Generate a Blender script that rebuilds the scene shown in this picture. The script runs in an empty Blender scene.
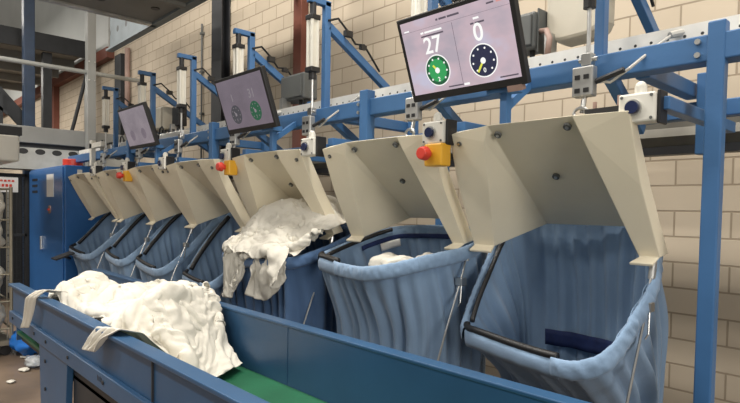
import bpy, bmesh, math, random
from mathutils import Vector, Matrix, noise, geometry
random.seed(11)
D = bpy.data; SC = bpy.context.scene; COL = SC.collection
PI = math.pi

# ---------------------------------------------------------------- helpers
def V(*a): return Vector(a)

class MB:
    """collects shapes and links them as one mesh object"""
    def __init__(s): s.v = []; s.f = []; s.mi = []; s.cur = 0
    def add(s, vs, fs):
        b = len(s.v); s.v += [tuple(p) for p in vs]
        for f in fs: s.f.append(tuple(b + i for i in f)); s.mi.append(s.cur)
        return s
    def box(s, x0, x1, y0, y1, z0, z1):
        vs = [(x, y, z) for x in (x0, x1) for y in (y0, y1) for z in (z0, z1)]
        return s.add(vs, [(0,1,3,2),(4,6,7,5),(0,4,5,1),(2,3,7,6),(0,2,6,4),(1,5,7,3)])
    def obox(s, c, size, M=None):
        hx, hy, hz = size[0]/2, size[1]/2, size[2]/2
        vs = [V(x, y, z) for x in (-hx, hx) for y in (-hy, hy) for z in (-hz, hz)]
        if M is not None: vs = [M @ p for p in vs]
        c = Vector(c)
        return s.add([p + c for p in vs], [(0,1,3,2),(4,6,7,5),(0,4,5,1),(2,3,7,6),(0,2,6,4),(1,5,7,3)])
    def bar(s, p, q, w, h, up=(0, 0, 1)):
        p = Vector(p); q = Vector(q); d = (q - p).normalized(); up = Vector(up)
        sd = d.cross(up)
        if sd.length < 1e-4: sd = d.cross(V(0, 1, 0))
        sd.normalize(); u = sd.cross(d)
        vs = []
        for e in (p, q):
            for a, b in ((-1,-1),(1,-1),(1,1),(-1,1)): vs.append(e + sd*(a*w/2) + u*(b*h/2))
        return s.add(vs, [(3,2,1,0),(4,5,6,7),(0,1,5,4),(1,2,6,5),(2,3,7,6),(3,0,4,7)])
    def cyl(s, p, q, r, n=16, r2=None):
        p = Vector(p); q = Vector(q); r2 = r if r2 is None else r2
        d = (q - p).normalized(); a = d.orthogonal().normalized(); b = d.cross(a)
        vs = []
        for e, rr in ((p, r), (q, r2)):
            for k in range(n):
                t = 2*PI*k/n; vs.append(e + a*(rr*math.cos(t)) + b*(rr*math.sin(t)))
        fs = [(k, (k+1) % n, n + (k+1) % n, n + k) for k in range(n)]
        fs += [tuple(range(n-1, -1, -1)), tuple(range(n, 2*n))]
        return s.add(vs, fs)
    def tube(s, pts, r, n=8, closed=False, rf=None):
        pts = [Vector(p) for p in pts]; m = len(pts); vs = []; prev = None
        for i, p in enumerate(pts):
            if closed: t = pts[(i+1) % m] - pts[i-1]
            else: t = pts[min(i+1, m-1)] - pts[max(i-1, 0)]
            t.normalize()
            a = t.orthogonal() if prev is None else prev - t*prev.dot(t)
            a.normalize(); prev = a; b = t.cross(a)
            rr = r if rf is None else rf(i, m)
            for k in range(n):
                g = 2*PI*k/n; vs.append(p + a*(rr*math.cos(g)) + b*(rr*math.sin(g)))
        fs = []
        for i in range(m if closed else m-1):
            j = (i+1) % m
            for k in range(n): fs.append((i*n+k, i*n+(k+1) % n, j*n+(k+1) % n, j*n+k))
        if not closed: fs += [tuple(range(n-1, -1, -1)), tuple(range((m-1)*n, m*n))]
        return s.add(vs, fs)
    def prism(s, poly, ext):
        n = len(poly); e = Vector(ext); a = [Vector(p) for p in poly]
        return s.add(a + [p + e for p in a], [tuple(range(n-1,-1,-1)), tuple(range(n, 2*n))] + [(k, (k+1) % n, n+(k+1) % n, n+k) for k in range(n)])
    def grid(s, rows, closed=False):
        n = len(rows); m = len(rows[0]); fs = []
        for i in range(n-1):
            for j in range(m if closed else m-1):
                k = (j+1) % m
                fs.append((i*m+j, i*m+k, (i+1)*m+k, (i+1)*m+j))
        return s.add([p for r in rows for p in r], fs)
    def ball(s, c, r, nu=12, nv=8, sc=(1,1,1)):
        rows = []
        for i in range(nv+1):
            t = PI*i/nv
            rows.append([Vector(c) + V(r*sc[0]*math.sin(t)*math.cos(2*PI*j/nu), r*sc[1]*math.sin(t)*math.sin(2*PI*j/nu), r*sc[2]*math.cos(t)) for j in range(nu)])
        return s.grid(rows, True)
    def build(s, name, mat, parent=None, bevel=0.0, smooth=False, solid=0.0, sub=0, weld=False, seg=2):
        me = D.meshes.new(name); me.from_pydata(s.v, [], s.f)
        mats = mat if isinstance(mat, (list, tuple)) else [mat]
        for m in mats: me.materials.append(m)
        bm = bmesh.new(); bm.from_mesh(me)
        if weld: bmesh.ops.remove_doubles(bm, verts=bm.verts, dist=1e-5)
        bmesh.ops.recalc_face_normals(bm, faces=bm.faces)
        bm.to_mesh(me); bm.free()
        if len(mats) > 1:
            for p, i in zip(me.polygons, s.mi): p.material_index = i
        if smooth:
            for p in me.polygons: p.use_smooth = True
        o = D.objects.new(name, me); COL.objects.link(o)
        if solid:
            md = o.modifiers.new('thickness', 'SOLIDIFY'); md.thickness = solid; md.offset = 0
        if sub:
            md = o.modifiers.new('smooth', 'SUBSURF'); md.levels = sub; md.render_levels = sub
        if bevel:
            md = o.modifiers.new('edge', 'BEVEL'); md.width = bevel; md.segments = seg; md.limit_method = 'ANGLE'; md.angle_limit = math.radians(35 if seg == 2 else 8)
        if parent is not None:
            o.parent = parent; o.matrix_parent_inverse = Matrix.Translation(-parent.location) if parent.type == 'EMPTY' or parent.location.length else Matrix()
        return o

def thing(name, label, cat, loc=(0, 0, 0), group=None):
    o = D.objects.new(name, None); COL.objects.link(o); o.location = loc; o.empty_display_size = .1
    o['label'] = label; o['category'] = cat
    if group: o['group'] = group
    return o
def tag(o, label, cat, group=None, kind=None):
    o['label'] = label; o['category'] = cat
    if group: o['group'] = group
    if kind: o['kind'] = kind
    return o
def struct_(o, label=None, cat='structure'):
    o['kind'] = 'structure'
    if label: o['label'] = label; o['category'] = cat
    return o

# ---------------------------------------------------------------- materials
def mat(name, col, rough=.5, metal=0., var=.0, vscale=6., bump=0., bscale=40., spec=.5, coat=0., trans=0.):
    m = D.materials.new(name); m.use_nodes = True; nt = m.node_tree; b = nt.nodes['Principled BSDF']
    b.inputs['Roughness'].default_value = rough; b.inputs['Metallic'].default_value = metal
    b.inputs['Specular IOR Level'].default_value = spec
    if coat: b.inputs['Coat Weight'].default_value = coat; b.inputs['Coat Roughness'].default_value = .15
    tc = nt.nodes.new('ShaderNodeTexCoord')
    n = nt.nodes.new('ShaderNodeTexNoise'); n.inputs['Scale'].default_value = vscale; n.inputs['Detail'].default_value = 5
    nt.links.new(tc.outputs['Object'], n.inputs['Vector'])
    r = nt.nodes.new('ShaderNodeValToRGB')
    lo = [c*(1-var) for c in col]; hi = [min(1, c*(1+var)) for c in col]
    r.color_ramp.elements[0].position = .3; r.color_ramp.elements[0].color = (*lo, 1)
    r.color_ramp.elements[1].position = .7; r.color_ramp.elements[1].color = (*hi, 1)
    nt.links.new(n.outputs['Fac'], r.inputs['Fac']); nt.links.new(r.outputs['Color'], b.inputs['Base Color'])
    if bump:
        n2 = nt.nodes.new('ShaderNodeTexNoise'); n2.inputs['Scale'].default_value = bscale; n2.inputs['Detail'].default_value = 4
        nt.links.new(tc.outputs['Object'], n2.inputs['Vector'])
        bp = nt.nodes.new('ShaderNodeBump'); bp.inputs['Strength'].default_value = bump; bp.inputs['Distance'].default_value = .01
        nt.links.new(n2.outputs['Fac'], bp.inputs['Height']); nt.links.new(bp.outputs['Normal'], b.inputs['Normal'])
    if trans:
        b.inputs['Transmission Weight'].default_value = trans
    return m
def emit(name, col, strength):
    m = D.materials.new(name); m.use_nodes = True; nt = m.node_tree; b = nt.nodes['Principled BSDF']
    b.inputs['Base Color'].default_value = (.02, .02, .02, 1); b.inputs['Roughness'].default_value = .25
    b.inputs['Emission Color'].default_value = (*col, 1); b.inputs['Emission Strength'].default_value = strength
    return m

def hexc(r, g, b):
    f = lambda c: (c/255/12.92 if c/255 <= .04045 else ((c/255+.055)/1.055)**2.4)
    return (f(r), f(g), f(b))

M_blue = mat('blue_enamel', (.05, .145, .32), .42, var=.12, vscale=3, bump=.05, bscale=60)
M_blueconv = mat('blue_sheet_steel', (.024, .078, .168), .38, var=.15, vscale=2.5, bump=.04, bscale=25)
M_bluecab = mat('blue_cabinet_paint', (.03, .13, .36), .3, var=.08, vscale=2)
M_cream = mat('cream_moulded_plastic', (.76, .69, .53), .42, var=.04, vscale=4, bump=.03, bscale=120)
M_creamd = mat('grey_beige_plastic', (.52, .48, .39), .5, var=.06)
M_alu = mat('brushed_aluminium', (.72, .72, .70), .35, 1., var=.08, vscale=14)
M_duct = mat('dull_duct_steel', (.17, .16, .135), .6, .3, var=.25, vscale=4)
M_bluepost = mat('dark_blue_post_paint', (.012, .03, .066), .45, var=.2)
M_galv = mat('galvanised_steel', (.50, .50, .48), .42, .85, var=.22, vscale=5)
M_steel = mat('zinc_steel', (.55, .55, .53), .35, 1., var=.1)
M_black = mat('black_plastic', (.012, .012, .013), .45, var=.1)
M_blackst = mat('black_painted_steel', (.018, .019, .022), .5, var=.2)
M_red = mat('red_plastic', (.62, .05, .03), .35, var=.05)
M_yellow = mat('yellow_plastic', (.80, .42, .03), .4, var=.05)
M_btn = mat('dark_blue_button', (.012, .02, .07), .2, var=.05)
M_white = mat('white_plastic', (.70, .68, .61), .4, var=.05)
M_whitecyl = mat('anodised_profile', (.74, .72, .64), .4, .3, var=.06)
M_greybox = mat('grey_junction_plastic', (.10, .105, .10), .5, var=.12)
M_greypaint = mat('grey_painted_steel', (.22, .22, .205), .5, var=.12, vscale=2)
M_lightgrey = mat('light_grey_panel', (.42, .43, .41), .55, var=.08, vscale=1)
M_bluegrey = mat('blue_grey_channel', (.14, .17, .185), .5, var=.1)
M_darkbeam = mat('dark_steel_beam', (.018, .02, .023), .6, var=.2)
M_brown = mat('red_brown_steel', (.17, .055, .035), .6, var=.2, vscale=3)
M_pink = mat('dusty_pink_pipe', (.33, .22, .18), .6, var=.15)
M_paper = mat('paper', (.78, .77, .74), .8, var=.05)
M_conveyorbelt = mat('green_belt', (.012, .10, .045), .45, var=.2, vscale=6, bump=.06, bscale=200)
M_linen = mat('white_linen', (.66, .63, .555), .9, var=.05, vscale=3, bump=.25, bscale=45, spec=.1)
M_navy = mat('navy_webbing', (.012, .025, .10), .8, var=.2, vscale=30)
M_bluebag = mat('blue_plastic_film', (.02, .16, .55), .25, var=.2, vscale=10, bump=.4, bscale=14)
M_clear = mat('clear_film', (.75, .78, .8), .15, var=.1, bump=.5, bscale=12, trans=.6)
M_cable = mat('black_cable', (.015, .015, .015), .5)
M_greycable = mat('grey_cable', (.45, .44, .40), .5)

def fabric(name, col):
    m = mat(name, col, .85, var=.10, vscale=3.5, bump=.12, bscale=90, spec=.15)
    b = m.node_tree.nodes['Principled BSDF']; b.inputs['Sheen Weight'].default_value = .25
    return m
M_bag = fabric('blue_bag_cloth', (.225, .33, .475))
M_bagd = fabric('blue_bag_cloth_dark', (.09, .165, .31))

# brick wall: blocks laid in running bond, object coordinates in metres
def brick():
    m = D.materials.new('sand_lime_blocks'); m.use_nodes = True; nt = m.node_tree; b = nt.nodes['Principled BSDF']
    tc = nt.nodes.new('ShaderNodeTexCoord'); sx = nt.nodes.new('ShaderNodeSeparateXYZ'); cx = nt.nodes.new('ShaderNodeCombineXYZ')
    nt.links.new(tc.outputs['Object'], sx.inputs[0])
    ax = nt.nodes.new('ShaderNodeMath'); ax.inputs[1].default_value = .02
    nt.links.new(sx.outputs['X'], ax.inputs[0]); az = nt.nodes.new('ShaderNodeMath'); az.inputs[1].default_value = -1.706 + .16*20
    nt.links.new(sx.outputs['Z'], az.inputs[0])
    nt.links.new(ax.outputs[0], cx.inputs['X']); nt.links.new(az.outputs[0], cx.inputs['Y'])
    br = nt.nodes.new('ShaderNodeTexBrick'); nt.links.new(cx.outputs[0], br.inputs['Vector'])
    br.inputs['Scale'].default_value = 1; br.inputs['Brick Width'].default_value = .31; br.inputs['Row Height'].default_value = .16
    br.inputs['Mortar Size'].default_value = .0065; br.inputs['Mortar Smooth'].default_value = .3; br.inputs['Bias'].default_value = -.2
    br.inputs['Color1'].default_value = (.525, .445, .34, 1); br.inputs['Color2'].default_value = (.47, .395, .30, 1)
    br.inputs['Mortar'].default_value = (.31, .25, .18, 1)
    n = nt.nodes.new('ShaderNodeTexNoise'); n.inputs['Scale'].default_value = 1.3; n.inputs['Detail'].default_value = 6
    nt.links.new(tc.outputs['Object'], n.inputs['Vector'])
    mr = nt.nodes.new('ShaderNodeMapRange'); mr.inputs['To Min'].default_value = .86; mr.inputs['To Max'].default_value = 1.1
    nt.links.new(n.outputs['Fac'], mr.inputs['Value'])
    mx = nt.nodes.new('ShaderNodeMix'); mx.data_type = 'RGBA'; mx.blend_type = 'MULTIPLY'; mx.inputs['Factor'].default_value = 1
    nt.links.new(br.outputs['Color'], mx.inputs['A']); nt.links.new(mr.outputs[0], mx.inputs['B']); nt.links.new(mx.outputs['Result'], b.inputs['Base Color'])
    bp = nt.nodes.new('ShaderNodeBump'); bp.inputs['Strength'].default_value = .5; bp.inputs['Distance'].default_value = .006; bp.invert = True
    nt.links.new(br.outputs['Fac'], bp.inputs['Height']); nt.links.new(bp.outputs['Normal'], b.inputs['Normal'])
    b.inputs['Roughness'].default_value = .85
    return m
M_brick = brick()

def perforated(name, col, axis, pitch, z0, r, metal=.85, rough=.4, dark=(.02, .02, .02), ovalx=1.):
    """sheet steel with one row of round holes along `axis` at height z0"""
    m = mat(name, col, rough, metal, var=.15, vscale=5); nt = m.node_tree; b = nt.nodes['Principled BSDF']
    src = b.inputs['Base Color'].links[0].from_socket
    tc = nt.nodes.new('ShaderNodeTexCoord'); sx = nt.nodes.new('ShaderNodeSeparateXYZ'); nt.links.new(tc.outputs['Object'], sx.inputs[0])
    def mth(op, a, bb=None):
        n = nt.nodes.new('ShaderNodeMath'); n.operation = op
        for i, q in enumerate((a, bb)):
            if q is None: continue
            if isinstance(q, (int, float)): n.inputs[i].default_value = q
            else: nt.links.new(q, n.inputs[i])
        return n.outputs[0]
    u = mth('MULTIPLY', mth('SUBTRACT', mth('FRACT', mth('DIVIDE', sx.outputs[axis], pitch)), .5), pitch/ovalx)
    w = mth('SUBTRACT', sx.outputs['Z'], z0)
    d = mth('SQRT', mth('ADD', mth('MULTIPLY', u, u), mth('MULTIPLY', w, w)))
    h = mth('LESS_THAN', d, r)
    mx = nt.nodes.new('ShaderNodeMix'); mx.data_type = 'RGBA'; nt.links.new(h, mx.inputs['Factor']); nt.links.new(src, mx.inputs['A']); mx.inputs['B'].default_value = (*dark, 1)
    nt.links.new(mx.outputs['Result'], b.inputs['Base Color'])
    nt.links.new(mth('MULTIPLY', mth('SUBTRACT', 1., h), metal), b.inputs['Metallic'])
    return m
M_rail = perforated('perforated_rail', (.74, .72, .66), 'X', .065, 2.415, .0065, metal=.1, rough=.45)
M_slotpanel = perforated('slotted_panel', (.42, .42, .39), 'Y', .24, 2.50, .045, metal=.2, rough=.55, ovalx=1.6)
M_channel = perforated('perforated_channel', (.14, .17, .185), 'X', .34, 4.28, .045, metal=.1, rough=.5)
M_platform = mat('platform_underside', (.20, .20, .185), .6, var=.12, vscale=2)

def concrete():
    m = mat('worn_floor', (.16, .115, .08), .45, var=.35, vscale=1.6, bump=.08, bscale=20); return m
M_floor = concrete()

# settled cloth surfaces: grid size, bounds, step numbers for x, y and z of each grid point
CONV = [
(30,[-4.198, 0.847, 0.891],[-3.426, 1.482, 1.179],
[1,0,5,2,-7,-1,0,0,0,0,0,0,1,0,1,0,2,1,2,2,3,2,-3,-3,3,2,8,-8,3,10,17,-3,1,2,0,-1,-2,2,0,0,0,0,0,0,0,2,1,2,2,2,1,2,-4,1,1,1,5,-3,2,10,16,-4,1,4,-1,-2,-2,2,1,0,-1,0,1,0,1,1,1,2,2,2,2,-4,1,2,0,2,2,0,2,8,16,-4,2,3,-1,-1,-2,0,2,-1,0,0,0,1,0,2,1,3,1,2,0,-4,4,1,2,1,3,-2,3,6,16,-2,0,3,-2,1,-1,-4,2,1,-1,0,0,1,1,1,3,2,1,-2,-3,5,3,1,2,2,2,-2,3,5,16,-1,-1,3,-1,0,-1,-3,-2,1,0,1,0,1,1,1,0,0,1,0,1,6,3,1,2,3,2,-3,3,2,17,-1,0,1,-1,1,-2,-2,-2,0,0,0,0,1,1,-2,1,2,2,2,0,6,3,2,2,2,3,-4,3,2,18,-1,-2,0,1,0,-1,-3,-1,-3,1,0,0,1,0,2,1,2,2,0,2,2,6,2,2,3,3,-4,1,3,19,-1,-2,-1,0,-2,-1,0,-2,-2,-1,0,0,1,1,2,2,2,1,1,1,2,5,4,1,3,3,-4,-1,3,19,-2,-1,-1,-1,-1,-1,-1,-2,-1,-2,-1,0,1,1,2,2,2,1,2,1,1,1,7,2,2,4,-3,-2,-6,18,-1,-1,-1,-1,-2,0,-2,-2,-1,-2,-1,0,0,1,2,3,1,2,2,0,1,1,2,5,3,5,-2,-5,-10,19,-2,-1,-1,-1,-1,-1,-1,-2,-2,-2,-1,0,0,1,2,3,2,2,1,0,1,1,2,2,4,6,-8,-6,-6,18,-1,-1,-1,-1,-1,-2,-2,-2,-1,-1,-1,-1,0,1,3,2,2,2,1,0,1,1,2,1,4,0,-5,-5,-5,17,0,-1,-1,-1,-1,-2,-2,-2,-1,-1,-1,-1,0,1,3,2,2,2,1,0,0,0,2,2,2,1,-3,-6,-5,18,1,-1,-1,-1,-1,-2,-2,-3,-1,-1,-1,0,0,-1,2,4,1,3,1,0,0,0,2,1,2,2,-4,-6,-5,19,1,0,-1,-2,-1,-2,-2,-3,-2,-1,0,-1,0,-1,0,2,4,2,1,1,0,0,-1,5,2,2,-5,-7,-3,19,1,0,-1,-2,-1,-3,-2,-2,-2,-3,0,1,-2,-2,1,2,3,1,2,1,0,1,-1,4,4,1,-6,-5,-2,19,-1,-2,3,-2,-2,-4,0,-3,-3,-1,-1,0,-2,-1,1,0,1,2,3,0,2,1,0,1,6,-6,-4,1,-1,17,-1,-4,3,0,-2,-3,-3,0,-3,-2,-3,3,-2,0,-1,1,2,0,2,2,1,1,1,-2,0,1,-6,1,3,16,-3,-2,0,3,-2,-2,-3,-2,0,-3,-3,2,1,-1,-2,1,2,1,1,2,1,2,-1,1,-1,-2,-4,-1,0,16,-4,-2,-2,3,0,-1,-3,-2,-3,1,-2,-1,3,-1,-1,-1,1,0,1,1,1,2,2,-1,1,0,-5,-1,0,14,-3,-1,-1,-2,3,-1,-2,-3,-2,-1,0,-1,2,2,-1,0,0,1,0,0,2,1,-1,0,0,-2,-2,-1,-1,12,-1,0,0,-3,2,0,-2,-2,-2,-2,-1,1,1,4,1,-1,0,1,0,1,0,0,-1,2,-2,-1,-1,-2,-3,17,-3,2,0,-3,0,1,-3,-2,-1,-1,-1,0,1,3,1,1,1,1,1,0,0,0,-1,-1,1,-1,-1,-3,-3,17,-4,0,-1,1,-2,0,-1,-2,-2,0,0,1,0,0,4,2,0,2,1,0,-2,1,0,-2,1,0,-1,-4,-5,18,-4,0,-1,-1,-1,-2,-1,-1,-1,1,0,0,1,0,1,4,2,0,0,1,-2,1,-1,0,1,0,-1,-5,-4,18,-4,0,-2,-1,-1,-2,-1,-1,0,0,1,0,1,0,1,1,5,0,0,1,-2,1,0,-1,0,2,-5,-3,-5,15,-1,0,-2,-1,-1,-2,-1,-1,0,1,0,1,0,1,0,1,2,3,1,-1,0,1,0,-1,-1,-1,-2,-4,-7,15,2,0,-1,-2,-1,-1,-2,0,0,0,1,0,1,0,1,1,0,4,1,0,0,0,0,-1,-2,0,-2,-7,-12,18,1,0,-1,0,-2,-1,-2,0,0,1,0,1,0,1,0,1,0,2,4,0,0,0,0,-1,-2,-1,-7,-10,-15],
[1,13,16,18,6,21,20,21,20,21,20,21,20,21,20,20,21,22,22,22,22,21,15,16,17,15,-3,14,12,1,0,7,16,11,20,20,20,20,21,20,21,20,21,20,20,20,21,21,22,22,22,20,17,14,19,19,8,4,4,9,6,-1,15,14,21,19,20,20,20,20,21,20,21,20,20,21,20,21,22,22,21,17,17,17,20,19,21,-12,1,15,6,-7,13,17,20,20,19,20,19,21,20,21,20,20,21,20,21,21,21,22,20,16,15,20,21,20,21,-6,-10,14,3,-10,13,17,20,21,20,17,20,20,20,21,20,21,20,20,21,21,21,21,19,15,17,21,21,21,22,-3,-18,8,3,-13,13,18,20,20,21,17,19,20,20,20,21,20,20,21,20,21,22,20,21,10,20,20,22,21,22,0,-18,-8,2,-14,11,20,20,20,19,20,17,19,20,20,21,20,20,20,21,21,22,20,20,12,18,21,21,22,22,2,-13,-19,2,-15,11,19,19,20,20,20,19,16,20,20,21,20,21,19,21,21,21,21,19,18,13,21,21,22,22,4,-12,-19,-1,-14,11,18,20,21,20,20,17,18,19,20,20,21,20,20,20,21,21,21,20,18,14,18,22,21,22,8,-11,-13,-1,-14,13,18,20,21,19,18,18,18,19,20,20,21,20,20,20,20,21,21,20,20,18,14,21,22,19,11,-8,-18,-2,-12,13,18,21,19,20,17,19,18,18,19,21,21,20,20,20,20,20,21,20,20,20,19,16,21,18,12,-12,-10,-3,-9,14,18,20,20,19,18,18,17,18,19,20,21,21,20,19,19,20,22,20,19,20,21,17,18,17,11,-2,-16,-3,-6,15,18,21,19,19,17,16,18,19,19,19,21,20,19,19,19,21,21,21,20,19,20,17,19,20,15,-11,-4,-7,2,15,19,20,20,18,18,18,15,18,18,20,21,19,18,19,19,21,21,22,20,19,19,19,20,20,10,-13,9,-3,9,13,19,20,20,19,18,17,13,19,18,20,20,21,19,15,20,20,22,21,21,19,18,20,20,20,6,-8,15,0,13,11,19,21,19,19,18,17,16,14,20,19,20,19,18,20,18,20,21,21,21,19,20,15,21,21,2,1,13,-1,15,12,20,19,19,19,18,16,18,16,16,19,19,18,20,20,20,20,20,20,21,18,20,16,18,20,4,8,8,-1,19,14,15,19,19,17,21,18,14,18,18,15,19,19,20,21,20,21,19,21,20,18,19,18,15,10,11,16,4,0,19,13,15,20,19,18,19,19,18,14,18,18,16,20,20,20,20,21,20,20,20,19,19,18,10,15,14,7,10,0,16,14,17,19,20,20,18,17,18,18,17,16,19,20,18,20,20,21,20,20,20,19,20,17,10,13,11,13,2,0,17,16,13,20,19,20,19,19,15,19,20,18,16,18,20,20,20,21,20,20,20,20,18,7,17,16,6,19,-3,0,16,16,19,14,19,20,19,19,20,16,20,19,18,17,20,19,19,20,20,20,19,19,11,17,14,14,18,9,4,-1,14,17,20,14,19,20,19,20,19,19,18,20,19,17,19,19,19,19,20,20,15,19,17,16,15,14,18,13,-12,0,9,20,20,17,17,20,19,20,19,20,17,20,20,19,19,16,20,19,20,20,17,17,15,18,12,18,18,12,-14,0,7,20,20,19,17,18,20,20,19,21,19,19,20,19,17,17,18,20,20,19,18,19,16,18,13,16,20,6,-12,0,7,20,18,19,19,19,18,20,21,20,20,19,19,17,19,17,17,19,20,19,18,20,17,18,14,17,19,6,-17,4,3,19,19,18,19,19,19,20,21,20,20,17,18,18,18,19,18,18,20,19,18,20,20,14,18,17,17,2,-14,3,-1,20,19,18,19,19,19,20,21,20,19,17,18,17,18,18,19,20,18,18,20,21,20,15,17,17,16,-1,-3,-7,9,18,18,19,19,18,19,20,21,19,18,18,17,18,17,19,19,18,19,20,20,20,21,18,16,15,14,2,9,0,12,19,18,18,19,18,18,17,20,19,18,18,18,18,18,19,20,16,19,20,21,20,20,21,17,13,12,12,0],
[0,17,-1,15,-27,0,0,1,1,0,1,0,0,1,0,1,2,2,2,2,3,3,13,2,-22,17,34,4,7,-31,19,27,4,-25,-2,3,6,-5,1,1,1,1,0,2,2,-2,3,1,1,3,4,5,15,-21,-5,-1,17,30,18,-26,21,33,-3,-25,1,7,8,-6,-2,3,1,1,1,2,-1,0,2,0,1,3,0,18,-8,-16,2,-5,-7,37,29,-9,23,29,-2,-21,4,0,10,2,-5,3,2,2,1,0,1,-2,-1,1,1,2,7,12,-24,-5,-1,-4,-11,32,23,9,23,22,3,-19,5,-4,4,18,-4,0,3,3,1,0,-1,0,-4,0,5,7,12,-20,-14,-3,-4,-7,-10,32,11,20,23,15,10,-18,4,-4,3,15,9,1,2,1,1,0,-2,-2,5,3,5,5,-1,-31,-8,-4,-6,-9,-12,38,3,24,19,12,12,-10,-1,-7,9,1,18,5,3,5,3,-1,-3,6,-1,-2,-4,-5,11,-27,-13,-5,-6,-12,-13,43,2,-2,16,11,16,-11,0,-3,5,6,6,23,1,4,4,-1,-1,-12,-11,-10,3,2,10,-9,-22,-6,-7,-10,-14,43,9,-7,5,13,12,-21,2,4,6,10,19,13,13,7,3,0,-7,-12,-13,-14,-9,-2,1,14,-11,-13,-5,-9,-16,41,21,-26,1,16,9,-22,2,3,10,21,13,16,17,14,4,-1,-8,-12,-16,-16,-8,-11,2,2,14,-15,-6,-5,-18,33,12,5,-2,20,6,-21,3,11,8,20,17,21,19,14,7,0,-8,-14,-18,-16,-18,-6,2,0,-2,12,-3,-6,-21,24,24,22,-4,26,2,-20,6,11,17,14,22,23,22,13,10,0,-9,-15,-20,-22,-16,-7,9,-9,6,-1,21,-16,-18,26,33,21,-4,32,-2,-17,7,12,16,23,26,22,15,16,11,0,-8,-19,-21,-22,-17,-3,3,-6,9,0,14,-16,6,5,28,33,-8,38,-2,-13,5,13,21,18,20,27,19,18,5,3,-3,-19,-21,-21,-15,-9,-3,10,6,0,4,-6,-19,27,31,25,-6,40,2,-12,6,11,17,20,23,33,11,20,9,-3,0,-5,-27,-15,-16,-8,-3,1,12,-5,1,-3,-19,32,30,1,2,33,7,-9,7,12,15,20,23,27,24,6,11,6,5,-16,-3,-19,-17,-5,-6,-1,3,14,-21,-7,-11,39,29,-20,11,21,9,-2,14,11,14,16,25,17,27,15,6,10,-3,-5,-9,-8,-9,-9,-5,-4,-4,6,-10,-16,-3,39,23,-32,17,16,17,-4,13,13,20,6,18,28,13,13,22,1,-3,-5,0,-2,-6,-14,-4,-8,-10,-4,-8,-6,10,30,8,-36,26,13,23,-3,5,13,17,14,9,18,26,19,-3,13,-5,6,-10,-6,-2,-5,-12,-7,-13,-14,-1,1,17,0,2,-2,28,18,18,6,-4,9,10,17,18,9,19,17,9,-1,2,10,-7,-8,-3,-7,-12,-9,-14,-8,-13,-1,27,-34,-3,34,28,17,10,23,-6,5,7,13,14,23,4,10,8,10,4,7,1,-5,-4,-7,-9,-11,-12,-17,-34,-8,18,-29,4,27,32,13,7,9,19,-4,9,12,12,12,17,2,8,4,-3,-6,9,-6,-8,-4,2,-18,-16,-24,-12,-5,-27,3,3,37,22,17,6,6,25,-1,7,11,11,9,16,11,-1,-1,-11,-10,2,0,-9,-9,-1,-27,-18,10,-17,-13,-20,-10,9,22,11,28,4,11,19,12,2,12,10,10,8,-4,-9,2,8,-14,-21,-4,6,-15,0,-20,-22,17,-5,-34,-9,-16,18,19,17,31,10,14,8,20,9,8,9,10,0,-10,-13,-9,-14,3,-14,-16,5,-4,-13,-9,-7,-3,-4,-16,-18,-7,19,33,13,29,7,20,18,13,18,12,6,3,-6,-11,-12,-19,-22,-16,0,-15,-8,-4,1,-6,-3,-19,13,-11,-15,-2,27,20,14,28,5,23,21,18,15,14,7,-1,-11,-12,-25,-22,-23,-21,-14,6,-19,-3,10,-18,-4,-3,20,-10,-14,16,16,29,6,27,10,22,23,20,18,14,6,-4,-14,-20,-24,-24,-25,-23,-17,-11,5,0,-8,-4,-1,-1,16,-13,6,-5,37,29,-18,37,21,24,22,21,19,16,5,-7,-15,-22,-25,-26,-25,-22,-16,-2,-8,5,-6,-2,-1,0,10,0,-14,9,32,-2,-12,35,23,28,26,23,18,19,0,-8,-11,-25,-23,-24,-23,-20,-16,-8,16,-11,-1,-2,-3,-1,-4,12,-17,23,-13,-19]),
(30,[-3.867, 0.848, 0.987],[-2.931, 1.495, 1.186],
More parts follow.
